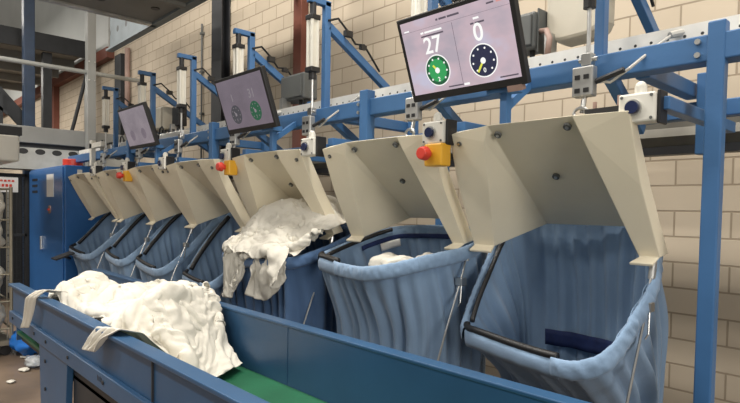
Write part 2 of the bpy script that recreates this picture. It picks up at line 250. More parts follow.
[32,-8,2,5,-18,-9,-4,7,4,0,5,6,5,3,15,8,-14,-4,3,-3,6,-6,7,4,-7,-1,-7,0,1,-1,18,-6,2,-2,-9,-10,-8,5,5,-1,5,7,2,4,4,4,5,-5,-1,-5,0,7,4,0,-1,-3,-4,0,3,-2,26,-9,-2,-5,-7,-3,-10,5,2,1,4,7,1,-1,2,7,5,-7,-1,-3,1,6,1,3,-4,0,-1,-1,3,0,15,1,-13,-10,-4,3,-2,-3,-1,6,1,7,1,-1,1,13,0,-4,-1,-7,4,5,2,5,-8,0,0,0,1,2,18,-4,-6,-11,0,-8,-3,4,2,2,1,-1,4,2,0,10,3,-2,1,0,0,3,1,1,-5,1,-1,-2,1,4,14,-6,-6,-7,-3,-8,-1,7,7,-1,0,0,0,1,5,5,1,0,-1,1,0,1,-1,-1,1,6,0,-3,-1,-4,16,-13,-5,0,-7,-4,7,4,1,-1,0,3,3,-2,3,3,1,0,-2,1,1,0,1,0,3,2,3,1,-2,-3,15,-10,-7,-3,-3,0,6,0,-1,2,0,0,6,-1,4,-2,3,0,1,0,0,1,4,1,2,0,4,0,-2,-3,14,-8,-4,-5,-3,1,1,2,-1,-1,2,0,2,10,-2,0,2,-1,3,2,-4,7,3,-2,1,0,10,-3,-4,-7,19,-11,-4,-6,-2,0,2,1,0,-3,2,3,7,2,2,2,3,-7,3,5,2,4,0,-3,2,6,0,-2,-9,-8,19,-11,-5,-1,-10,0,2,1,0,-2,0,8,2,5,7,2,-3,-3,2,2,1,5,6,-3,2,0,0,-5,-6,-6,23,-12,-9,3,-5,-6,-2,0,-2,2,3,8,2,7,5,8,-4,-8,7,4,9,1,3,0,0,-7,-5,-2,-6,-12,10,0,-12,-4,2,-7,-2,2,1,7,2,7,5,4,-4,0,1,-1,0,1,4,-1,1,-4,3,4,0,-2,-8,-7,-8,6,-4,0,6,-2,-3,-1,-1,2,2,2,-2,-2,-6,-7,0,1,-1,5,8,4,1,-2,2,4,-3,-7,-7,6,11,-10,-8,1,13,7,-4,-1,-1,2,-3,-2,-4,-3,-1,-4,-1,-2,2,5,0,-3,3,0,4,3,2,-10,-1,5,8,-4,-8,5,6,-1,7,0,0,1,-2,-3,-4,-2,-1,-3,-1,1,-1,-1,-2,-5,1,0,0,6,-1,-4,1,7,6,0,2,4,1,-4,4,4,4,3,-3,-6,-3,0,0,-2,-3,0,-2,-2,-4,-2,1,0,-3,7,4,-4,1,6,13,2,5,3,1,-5,1,4,4,5,-6,-4,0,1,1,-2,-4,-1,-2,-1,-3,0,-1,0,-2,1,7,-6,1,8,17,1,7,4,0,-5,0,4,2,4,-5,0,0,1,0,-6,0,-1,-1,-2,-1,-1,0,-1,-1,0,1,-1,-1,8,18,1,5,7,0,-5,-1,4,0,1,-1,0,2,-1,-5,1,-1,0,-1,-2,-1,0,-1,-1,0,-1,-1,0,-1,6,19,0,4,5,5,-4,-3,1,-1,2,0,1,2,-6,1,1,-1,0,-1,-1,-1,0,-1,-1,0,-1,-2,-1,-1,3,20,0,1,4,6,-2,-3,1,0,-1,1,2,-6,1,2,1,0,-1,-1,0,-1,-1,0,-1,0,-1,-2,-1,-1,-1,20,0,1,2,3,-1,1,0,1,-1,0,-2,-3,1,1,2,1,-1,0,-1,0,-1,0,-1,0,-2,-1,-1,-1,-2,20,-2,3,1,-1,1,3,1,1,0,-3,-3,-2,1,0,1,1,2,0,-1,-2,0,1,0,-1,-2,-1,-1,-1,-1,19,-2,3,1,-2,2,1,2,0,1,-3,-3,-1,-1,0,1,3,-2,-2,1,1,1,0,-1,-1,0,-1,0,-1,-2,18,0,1,1,0,1,1,0,-3,2,-2,-2,1,-3,-3,-1,2,2,0,1,3,1,-2,-1,1,0,0,0,-2,-1,19,1,1,1,0,0,1,-1,-2,-1,-2,-2,0,-2,-2,-1,0,1,3,1,1,1,1,1,0,0,0,0,-2,0,19,2,1,-1,1,0,0,-1,-2,0,-2,-1,-2,-1,-2,-1,0,-1,3,3,2,1,0,1,0,1,-1,-2,-1,0,20,1,2,-1,0,-1,0,-1,-1,-1,-1,-1,-2,-1,-2,-4,1,-3,5,4,3,1,1,0,1,-1,-1,-1,-1,-1,20,1,1,0,-1,-1,0,-1,-1,-1,-1,-1,-1,-2,-6,-2,-8,3,-3,11,9,2,1,0,0,-1,-1,-1,-1,-1],
[96,0,24,-7,-10,12,17,19,14,18,17,17,24,15,9,14,2,6,16,21,13,8,16,22,16,13,23,24,22,10,-11,17,23,-8,-12,7,21,14,11,15,18,17,15,15,16,12,16,11,10,8,14,19,19,16,18,14,15,34,22,7,0,7,15,-2,-8,12,16,16,18,15,18,16,11,12,15,14,13,16,12,12,11,21,18,17,13,15,17,24,27,14,-21,21,7,-11,9,13,17,14,19,21,15,17,13,10,13,18,10,11,16,22,16,20,15,16,12,16,15,19,25,18,6,-1,-3,2,17,17,9,19,18,20,14,10,14,14,15,19,13,14,18,25,21,17,15,12,13,12,13,15,26,20,-7,0,-11,-2,30,21,14,17,16,14,13,13,11,14,18,16,16,17,16,18,33,13,13,14,15,16,17,21,24,6,-15,5,-1,13,12,13,9,12,24,18,19,18,14,10,13,10,16,19,21,15,35,18,12,20,17,12,10,37,25,6,-26,3,8,28,11,8,10,19,22,20,21,16,9,15,15,14,15,14,20,21,18,22,15,24,17,12,11,15,40,11,-12,1,13,20,19,11,11,16,18,25,17,17,12,19,13,18,19,16,15,15,22,16,17,23,15,16,14,13,27,22,2,1,15,11,18,14,12,13,12,27,23,16,18,16,18,15,18,17,17,14,17,18,15,25,16,19,15,31,22,10,-4,12,13,15,-3,15,12,18,21,20,27,18,17,16,17,11,16,20,22,15,15,22,16,18,19,20,22,24,19,11,-1,8,13,16,-11,18,16,19,26,22,23,17,13,14,19,17,11,18,24,14,19,23,21,15,13,15,24,28,23,1,1,7,9,10,13,16,12,13,24,18,17,21,12,16,20,19,15,17,20,17,18,24,21,18,20,11,24,20,18,14,7,10,4,7,14,14,8,15,25,15,18,16,15,19,19,18,15,17,25,21,18,12,15,28,32,15,16,11,10,6,-11,9,14,13,10,16,6,18,20,15,21,23,16,19,15,21,13,16,26,21,23,14,14,25,24,18,13,-2,7,7,9,6,7,14,6,12,14,20,20,21,20,20,20,14,13,19,18,16,18,20,21,21,16,22,25,13,1,9,-8,13,5,-6,8,18,14,13,13,19,18,18,20,18,20,21,17,18,19,15,15,20,19,20,20,18,19,7,9,12,-2,0,-12,12,3,19,18,7,16,18,17,17,18,19,21,21,20,18,15,15,17,20,17,21,20,17,20,16,1,14,9,-5,-3,16,4,15,17,7,17,17,18,19,17,21,21,20,18,11,17,18,20,18,20,20,20,19,20,16,16,6,11,-4,-2,20,10,6,16,8,16,19,18,20,20,19,20,15,12,18,18,19,20,19,21,20,21,18,19,12,15,12,16,1,0,20,15,11,9,9,11,20,20,20,20,19,15,12,16,20,19,20,17,21,21,20,19,20,16,13,12,18,17,13,0,20,20,11,7,12,6,20,21,20,21,14,11,19,17,18,19,18,20,20,20,20,20,20,15,14,13,19,15,19,0,19,20,-2,16,8,16,20,21,20,21,11,10,19,20,19,18,18,20,20,20,19,20,20,16,13,17,17,18,15,0,17,20,-3,11,19,14,19,21,20,15,12,18,11,18,20,20,20,20,20,19,20,21,17,17,15,20,15,21,12,0,15,15,9,6,18,19,18,19,20,14,14,18,14,17,18,18,17,19,20,19,21,18,18,18,19,17,20,19,12,-1,15,9,14,8,18,20,20,16,18,18,17,14,18,19,20,17,17,14,14,19,19,18,19,20,20,18,20,17,14,0,13,7,19,7,19,20,20,17,17,20,21,17,16,14,19,13,11,18,14,17,20,20,21,20,20,19,19,17,15,0,11,6,14,19,16,19,20,20,18,21,20,20,16,16,11,14,16,11,15,14,19,21,21,20,20,19,17,19,17,1,9,3,16,20,19,19,20,20,20,21,20,20,19,16,12,15,13,10,11,14,18,20,20,20,19,18,19,18,19,-1,10,1,18,20,20,20,20,21,20,21,20,21,20,18,8,15,8,13,6,15,19,19,20,20,19,20,18,19,18],
[12,29,20,-24,-15,21,32,38,20,29,14,7,4,-15,8,11,-15,-22,-15,-29,3,-5,7,-1,-11,3,-18,-16,-18,47,13,21,34,-33,-29,1,44,34,32,19,20,17,12,1,1,13,-12,-14,-11,-28,-4,9,-4,-6,-17,-1,-11,-26,-14,46,54,-7,8,-33,-34,0,25,46,41,30,28,17,10,6,8,5,0,-14,-9,-16,-1,-6,-12,-4,-15,-15,-7,-21,-4,27,20,6,-37,-35,-13,19,14,24,51,42,27,20,13,13,-3,23,7,-15,-11,-22,-5,0,-11,-15,-22,-19,4,-28,-9,-5,54,-17,-32,-40,-4,15,22,27,25,37,24,24,5,13,7,23,6,-2,-9,-8,-12,-10,-20,-5,-27,-23,-14,-18,-5,-18,38,-6,-33,-55,-8,12,30,40,37,26,2,19,11,8,15,5,-2,0,7,-17,-11,-5,-21,-13,-29,-25,-12,-14,30,-20,36,-31,-33,3,-20,9,29,23,33,18,28,21,20,-15,18,-20,-5,-2,-10,4,-21,-10,-22,-25,-15,-1,-27,-6,11,45,17,-21,-37,12,18,6,23,14,20,27,20,5,12,-7,-9,6,-19,-17,-12,-1,-3,-18,-18,-24,-5,-7,5,-34,-20,24,19,-24,-16,13,25,15,25,4,14,18,22,0,1,1,-17,-20,-27,-18,-3,-15,2,-23,-9,-10,-6,-12,18,-29,-9,-4,-7,-7,14,8,31,10,17,24,7,16,18,0,-10,-20,-28,-24,-34,-26,-9,-1,-15,-10,0,-14,2,-1,-5,6,29,-1,-8,27,16,27,7,17,15,22,25,12,7,-5,-24,-30,-40,-28,-26,-33,-25,-2,-3,7,-11,-3,-2,10,2,-9,13,26,-13,34,26,26,13,26,18,21,35,17,-8,-22,-26,-30,-49,-23,-25,-34,-20,-3,16,1,4,3,-5,-15,-11,4,0,3,44,-30,20,29,34,39,29,12,29,17,-20,-14,-11,-29,-36,-7,-31,-42,-19,22,23,15,-6,-9,3,-28,-23,2,14,-46,16,10,-7,-4,27,47,31,20,22,31,-8,-3,-10,-46,-35,-43,-29,-26,-32,-5,11,6,8,-11,6,3,-13,32,27,-1,20,4,22,0,6,22,46,7,21,38,9,10,-32,-52,-33,-48,-23,-28,-30,-2,-1,-6,-8,-9,6,16,24,-13,63,61,-35,45,50,6,10,41,32,8,1,-1,19,-9,-18,-41,-44,-8,-36,-39,-9,10,-15,-18,2,0,7,16,20,10,44,11,21,42,41,11,9,-40,16,25,30,21,-16,-25,-15,0,-31,7,-11,-29,-16,15,18,-14,-1,-10,13,-17,-18,17,30,47,-18,16,49,27,2,-56,3,20,27,23,-24,-19,1,7,-5,12,-17,-20,10,12,-13,-6,-6,17,12,-6,-45,-22,31,54,-42,9,56,36,-2,-58,-12,29,13,12,-15,8,9,13,12,-20,11,6,12,-5,-12,-9,-17,21,6,2,-40,-50,15,51,-45,15,40,51,2,-58,-26,25,1,3,7,14,19,19,-6,24,10,23,3,-1,-2,-17,-12,-12,20,-14,-44,-41,-4,45,-27,-7,31,50,27,-49,-48,14,-7,15,11,23,32,-7,34,6,23,22,28,-6,1,-15,-24,-24,34,-28,-52,-23,-25,39,-21,-17,13,45,28,-24,-55,1,2,4,17,38,8,18,35,33,23,23,14,2,-14,-10,-19,-21,31,-38,-49,-7,-41,2,-16,-19,14,48,5,-6,-31,-12,-4,5,15,36,48,12,16,16,30,25,8,1,-12,-15,-16,-10,19,-45,-20,-24,-24,-37,-20,25,-11,43,47,2,-40,-25,-13,-5,21,31,23,54,33,21,20,7,-12,-20,-25,-7,-9,28,-22,-38,-1,-40,-9,-44,32,12,-20,47,36,-17,15,-23,-23,-5,30,19,-18,37,21,30,27,-9,-15,-17,-14,2,18,-9,-30,-3,-28,-9,-15,-47,37,-8,-14,36,36,-32,-3,6,19,4,19,0,-41,0,4,14,29,35,23,-28,-14,-2,-20,-21,1,-10,-27,5,-36,-36,36,-26,-21,26,47,-21,-10,3,30,-18,-4,5,28,-34,5,7,1,54,-13,-17,-28,-14,-7,6,-17,-11,-21,-4,-33,-32,35,-40,-21,41,10,16,-2,8,8,-20,-4,-8,10,-3,-24,35,-14,24,24,-17,-46,-22,-2,-10,-16,-13,-9,-35,-27,-29,23,-42,-21,39,18,17,11,-1,3,-6,-12,-12,-3,3,-34,18,18,-10,12,-4,-20,-33,-18,-19,-17,-14,-31,-27,-30,-29,-4,-16,-22,22,24,19,12,11,-4,-4,-10,-13,-15,-2,10,-49,-12,-3,-5,2,20,-24,-25,-20,-21,-26,-27,-29,-31,-33]),
(30,[-3.36, 0.84, 1.0],[-2.494, 1.481, 1.17],
[36,-2,-7,-8,-1,5,3,1,8,2,3,-8,-10,1,-2,-5,-8,5,7,-3,2,10,4,-5,-8,-11,-6,-3,1,10,12,-3,-4,-5,0,3,1,1,6,2,2,0,-11,-1,-1,-8,-5,1,10,0,-1,7,6,0,-7,-8,-11,-2,1,2,9,2,1,-4,-2,2,-1,1,7,1,4,-2,-4,-7,-2,-5,-6,4,7,1,8,6,0,-2,-4,-3,-18,-5,3,5,13,6,1,-6,0,3,1,5,1,1,9,-3,-12,-5,0,-1,1,1,0,0,13,1,0,0,-1,-10,-12,-10,5,5,23,4,-2,-4,2,4,0,3,4,6,2,-5,-7,-7,0,-1,-1,0,1,3,7,2,-3,3,0,-8,-14,-8,-2,6,22,0,0,3,0,0,1,2,4,2,1,-4,-7,-3,-1,0,-2,0,2,0,3,-1,0,4,1,-5,-7,-13,-5,6,15,3,-2,8,-3,0,3,4,1,3,-3,-2,-5,-3,-4,0,-1,-1,-1,2,1,4,-2,0,0,-2,-4,-10,-6,5,18,4,-1,5,-2,-1,4,4,5,1,-1,-3,-2,-5,-3,-6,0,-3,2,4,1,-1,-3,-7,-1,7,-6,-8,-4,3,12,3,7,-2,6,0,3,4,3,2,-3,0,-2,-2,-4,-6,-6,-3,5,4,-2,-2,-5,-9,5,-1,2,-6,-2,5,17,4,0,4,5,5,3,4,0,1,1,-2,-2,-3,-5,-2,-7,-6,6,6,-6,-2,-3,-3,2,-4,-2,-3,0,-7,21,3,1,1,3,10,2,1,2,-6,5,-3,-1,-2,-6,0,-9,-5,3,8,-1,0,-7,-2,2,-1,-7,-5,-2,-2,20,7,-1,-1,9,18,5,-4,-1,1,-1,-3,-9,-4,-4,4,-19,-10,9,9,0,-2,0,-10,2,0,-3,-9,2,-3,24,6,8,2,2,1,-1,-2,-10,1,2,3,-2,0,-4,-7,-11,-5,15,12,7,0,0,-20,-3,-5,-6,2,3,-7,10,11,3,-2,-8,-1,-3,-2,-3,-1,-1,0,-2,-1,2,-3,-13,-9,7,12,7,5,5,3,-2,0,-6,-1,3,-7,-5,9,-1,-6,-10,2,6,-5,1,-1,-1,-1,0,-4,-4,3,-10,-15,-3,9,13,16,3,1,0,0,2,-7,-3,-2,-14,9,-11,-3,14,8,1,-13,-3,-1,-4,0,0,-3,-8,4,-2,-10,-3,1,3,12,9,11,5,1,-7,-6,-3,1,6,7,3,-7,1,10,-5,-8,-5,-1,-4,-1,-2,1,3,3,0,-4,-12,0,-1,2,8,6,3,-1,-1,-7,4,1,16,4,7,-7,-4,3,2,-1,-6,-2,-5,-2,-4,1,4,2,2,-1,-8,-8,-1,5,-3,3,-10,-4,-5,0,8,12,19,4,4,-4,-1,2,-1,0,-4,-3,-3,-4,-2,-1,1,-1,0,-3,1,-3,-1,3,-4,-10,-6,-8,-7,2,5,14,18,5,2,-2,1,1,-2,-2,-3,-2,-3,-4,-3,0,2,-1,-3,-1,-2,-2,-1,0,-2,-7,-11,-6,-4,-3,-1,1,19,6,1,-1,1,1,-3,-2,-3,-1,-2,-4,-2,-3,3,0,-4,-2,-4,-2,-1,-4,0,-10,-4,-4,-6,-7,-2,-6,20,6,1,1,0,1,-3,-3,-2,-3,-2,-2,-2,-2,-1,0,-1,-5,-2,-4,-4,-3,-4,-3,-3,-5,-5,-6,-5,-2,21,4,2,1,0,0,-1,-3,-2,-3,-2,-2,-2,-3,-1,0,-2,-4,-1,-4,-4,-4,-3,-4,-3,-4,-6,-6,-5,-2,21,2,3,3,-2,-2,2,-3,-2,-2,-3,-2,-2,-3,-2,-1,-1,-3,-1,-4,-4,-4,-4,-3,-3,-5,-6,-6,-6,-2,20,1,4,4,-2,-2,0,-1,-2,-2,-3,-2,-3,-3,-1,-2,-2,-1,-3,-2,-4,-4,-3,-3,-6,-5,-6,-6,-5,-2,16,5,3,5,-4,0,1,-1,-2,-3,-2,-3,-3,-3,-1,-3,-2,-1,-2,-2,-6,-3,-1,-6,-6,-5,-7,-4,-4,-3,20,5,4,2,-1,-1,-3,3,-2,-3,-3,-2,-3,-2,-3,-2,-2,-1,-1,-7,-3,-1,-4,-7,-5,-8,-3,-4,-5,0,18,7,4,1,-1,-2,-1,0,0,-2,-3,-3,-2,-2,-2,-2,-2,-1,-5,-3,-3,-4,-6,-6,-6,-5,-5,-6,-1,1,16,9,6,1,-1,0,-2,-1,-1,-2,-2,-2,-2,-2,-2,-2,-2,-3,-4,-2,-3,-6,-5,-6,-6,-7,-8,-3,-1,-7,17,8,8,4,-1,0,-1,-1,-2,-2,-2,-2,-2,-2,-2,-2,-2,-3,-4,-3,-3,-6,-6,-6,-6,-8,-9,-4,-4,-13],
[50,-5,2,5,23,23,16,15,15,18,12,6,8,12,16,20,15,16,19,12,13,14,11,10,27,19,14,11,16,-4,0,1,7,-4,23,22,12,14,19,18,15,10,9,10,5,10,19,17,26,12,9,13,18,14,22,20,16,13,13,13,6,-5,11,-3,19,16,13,15,18,17,19,12,8,6,12,7,10,26,23,14,16,17,13,13,18,24,14,9,11,12,-10,13,6,7,-1,17,18,18,20,18,24,9,7,10,13,9,21,22,14,12,11,14,18,13,19,26,12,7,0,12,4,9,2,9,6,13,19,19,21,24,16,6,11,14,18,17,10,16,17,12,11,14,16,20,18,17,16,7,-8,2,15,-4,-3,11,7,12,17,20,21,24,8,10,17,13,13,17,18,14,14,11,12,17,21,23,18,10,11,15,1,-15,0,-3,-4,9,7,10,14,18,17,24,16,11,19,16,19,13,13,11,12,19,20,24,19,15,16,12,12,11,12,-14,-16,7,-4,8,9,12,17,23,19,20,13,11,18,18,21,25,6,9,15,15,22,18,18,17,15,20,12,9,14,-8,-35,18,15,8,9,11,20,26,13,18,25,18,15,17,18,29,10,10,6,12,22,22,16,11,23,13,17,15,18,-6,-9,3,17,27,8,13,14,20,17,15,26,20,23,16,26,20,11,9,13,14,34,23,13,12,15,9,12,14,16,14,-5,6,7,24,20,18,15,14,12,10,24,29,29,22,11,21,18,16,13,15,21,26,18,11,15,12,13,10,13,14,2,2,9,19,20,27,15,11,12,10,15,54,32,15,9,10,12,20,16,10,10,17,30,31,16,11,11,7,14,9,-1,9,16,15,14,20,22,22,30,15,11,16,28,20,16,15,6,10,16,12,12,11,20,34,16,19,14,14,13,11,1,5,13,15,16,17,22,14,32,33,9,15,18,21,22,21,6,11,10,9,15,16,20,19,20,22,17,9,14,9,9,2,14,15,19,14,14,19,19,19,14,16,20,19,16,20,15,22,13,13,4,6,16,24,20,22,18,8,23,8,9,8,16,15,-2,6,11,12,18,21,14,22,20,17,20,20,17,21,20,8,14,6,4,16,21,14,21,11,20,13,-11,11,14,9,1,2,12,15,15,21,15,20,26,18,23,21,16,17,21,20,12,8,2,3,13,11,17,14,18,15,-2,9,3,7,11,4,14,16,19,21,22,14,22,19,20,21,21,17,16,17,13,10,10,1,11,-1,3,19,12,8,-1,8,6,9,10,8,14,15,18,22,19,19,20,20,15,19,14,15,18,19,21,9,11,9,7,6,3,18,10,0,6,-3,11,15,6,10,11,20,19,20,20,20,20,20,17,12,16,19,15,17,17,16,11,10,10,7,7,11,17,9,-1,-4,7,18,13,13,9,19,21,20,20,20,20,20,14,15,19,18,19,16,14,15,15,14,-1,12,14,14,12,17,-1,-2,10,15,14,12,14,18,21,20,21,19,19,21,20,15,17,19,18,19,17,15,16,7,-2,11,16,18,16,11,-2,7,6,15,8,19,17,16,21,21,20,19,19,19,20,18,20,18,17,20,19,16,14,7,-2,10,18,19,17,8,-1,17,1,10,9,20,19,18,21,20,21,18,20,18,19,20,21,20,16,20,19,17,15,2,-2,17,19,19,17,10,0,13,9,3,16,20,16,21,21,20,19,20,19,17,20,21,19,18,20,21,19,19,9,-4,14,18,19,19,17,11,1,5,18,4,19,15,18,20,21,19,20,19,18,19,20,20,20,20,21,19,17,14,9,9,17,19,18,18,18,12,9,-7,16,19,7,20,20,17,20,19,19,19,19,20,20,20,21,21,19,16,13,15,17,16,19,18,15,19,19,7,8,-13,9,15,20,20,19,16,18,19,19,20,19,21,20,21,21,20,18,20,13,19,17,19,19,16,14,15,8,13,15,-15,-5,18,19,20,18,18,17,19,20,19,21,20,21,21,21,20,20,20,17,18,19,18,19,18,7,11,12,9,16,-17,-10,11,19,19,18,19,18,20,19,19,21,21,20,21,20,21,21,21,20,20,19,20,19,12,12,15,5,-7],
[257,41,0,-30,-11,17,18,13,-21,-5,-1,24,20,1,12,10,-15,-2,14,-2,13,2,0,-5,-32,-15,18,-28,-17,-8,-77,50,15,-37,-1,19,13,2,-15,8,9,17,31,4,5,8,9,10,18,4,17,-10,7,-9,-22,-27,0,-9,-6,-51,-40,26,26,-17,-20,10,9,-2,-3,2,18,31,32,-8,6,23,16,26,24,16,1,5,-7,-7,-16,-38,-14,28,-19,-46,-32,6,56,-23,-31,-9,13,-14,3,17,16,33,29,18,21,34,13,29,19,4,19,-21,-4,-8,-19,-30,-13,10,27,-36,-25,12,24,19,-43,-17,2,1,9,20,24,49,8,13,32,23,32,18,21,11,-21,1,-9,-18,-15,-10,-18,6,34,14,-1,27,21,18,-37,-11,-11,0,3,24,28,15,22,19,44,1,24,31,1,16,-6,-15,-10,-22,-3,9,-30,-9,27,22,21,17,14,28,-25,9,-26,-5,-1,20,22,-1,13,39,11,39,10,-2,18,-17,-7,-5,-1,5,7,-34,-6,-17,10,23,2,25,28,10,-16,5,-5,5,11,5,12,-7,-13,4,17,31,50,-5,-28,3,-6,5,8,2,-22,-13,0,-23,2,19,-1,7,44,38,-17,-7,2,14,22,-3,-6,-2,8,-20,6,10,36,12,-36,8,-7,0,-5,1,-11,-3,-8,-24,-10,26,57,-39,8,49,29,-3,11,11,10,2,-9,-11,2,-13,-10,4,16,16,2,-36,-19,4,1,-3,-4,-5,-2,-17,-16,-9,-14,18,-26,41,32,34,5,11,8,-12,6,-15,-21,2,-14,-6,3,18,-27,-5,-25,-8,2,-9,-10,-8,-8,-6,-14,-19,4,35,-15,23,37,49,22,8,-2,-1,-4,-29,-33,-5,2,-16,-16,-7,-19,-9,0,-13,-28,-6,-9,-7,-21,7,-32,-13,18,21,18,26,32,63,34,-6,-2,14,0,-17,-37,-17,-31,-10,-48,-13,0,17,-5,-14,-40,-54,-20,-22,-14,-13,-23,-8,86,-13,4,21,26,23,14,7,1,3,-10,-16,-21,-3,2,-17,-48,-17,-6,10,11,-11,-21,-45,-19,-24,-20,-36,-21,-29,10,-6,-24,26,11,18,23,1,2,3,-12,-4,-16,-14,-9,10,-12,-21,-23,-9,2,-5,-21,-4,-20,-18,-29,-23,-33,-27,14,-14,-7,20,14,26,31,-38,-4,0,1,-2,-16,-12,-13,16,13,-6,14,-28,-9,-52,-4,-25,-24,-16,-27,-14,-16,-2,67,-39,-26,15,22,15,17,-19,-1,-8,-1,2,-12,-5,-1,0,17,9,-44,-23,16,-32,-17,-17,-28,-15,-23,-12,-8,-19,44,-7,-60,25,44,-19,18,-10,7,-7,-6,4,5,-3,5,9,-4,-41,-49,-48,1,37,-34,-31,-21,-14,-9,-13,-10,-23,-46,54,-25,-30,63,-21,-28,25,-18,9,2,11,9,5,-38,-19,-15,-46,6,14,-13,24,-45,-15,-42,3,-13,-11,-31,-20,-49,70,-1,-47,72,-11,-49,-12,-3,10,8,-2,4,22,16,-51,-42,10,42,16,18,-27,-23,-21,-29,-58,-23,-12,-16,-20,-44,71,6,-34,58,10,-65,-22,-2,12,11,1,14,-6,41,-34,-19,-23,17,37,59,18,-45,7,-64,-49,-45,-14,-7,-20,-42,71,47,-31,19,20,-54,-29,-2,-1,13,30,-7,10,7,36,-37,-4,-25,26,42,55,18,-65,-72,-58,-41,16,32,-55,-37,66,61,17,-43,17,-18,-40,1,5,20,21,14,23,4,-3,-6,11,-33,16,30,44,16,-66,-77,-57,-25,19,31,-50,-12,38,59,44,-60,-12,19,-35,9,15,21,38,6,29,7,13,-14,13,-40,13,23,40,-6,-73,-69,-37,-18,0,34,-42,21,14,23,63,-32,1,-42,3,19,22,30,26,28,26,5,8,13,-22,-3,-4,18,25,-31,-71,-40,-22,-24,-12,23,-41,61,-58,11,57,20,-10,-39,11,22,28,30,30,36,21,11,17,-6,-7,-13,1,37,-25,-50,-36,-22,-26,-11,-31,4,-43,16,-54,-12,19,64,15,-3,-18,26,30,32,31,32,16,26,-5,8,-16,-15,39,-31,-50,-2,-14,-22,-7,-45,-18,-5,-59,-22,-12,-37,33,19,15,30,41,16,30,32,30,24,19,8,4,-5,-12,9,-3,-44,-3,5,-20,-22,-35,-10,8,-51,-39,21,-21,-27,5,29,26,33,41,40,32,26,26,19,10,2,-6,-8,-10,-18,-1,-26,0,-12,-22,-12,0,43,-46,-49,3,24,-1,-20,-55,31,37,38,40,38,33,32,27,18,1,-8,-16,-18,-14,-10,-7,0,-15,-12,-3,3,28,-9,-11,-12,30]),
(30,[-2.778, 0.844, 0.88],[-2.11, 1.482, 1.188],
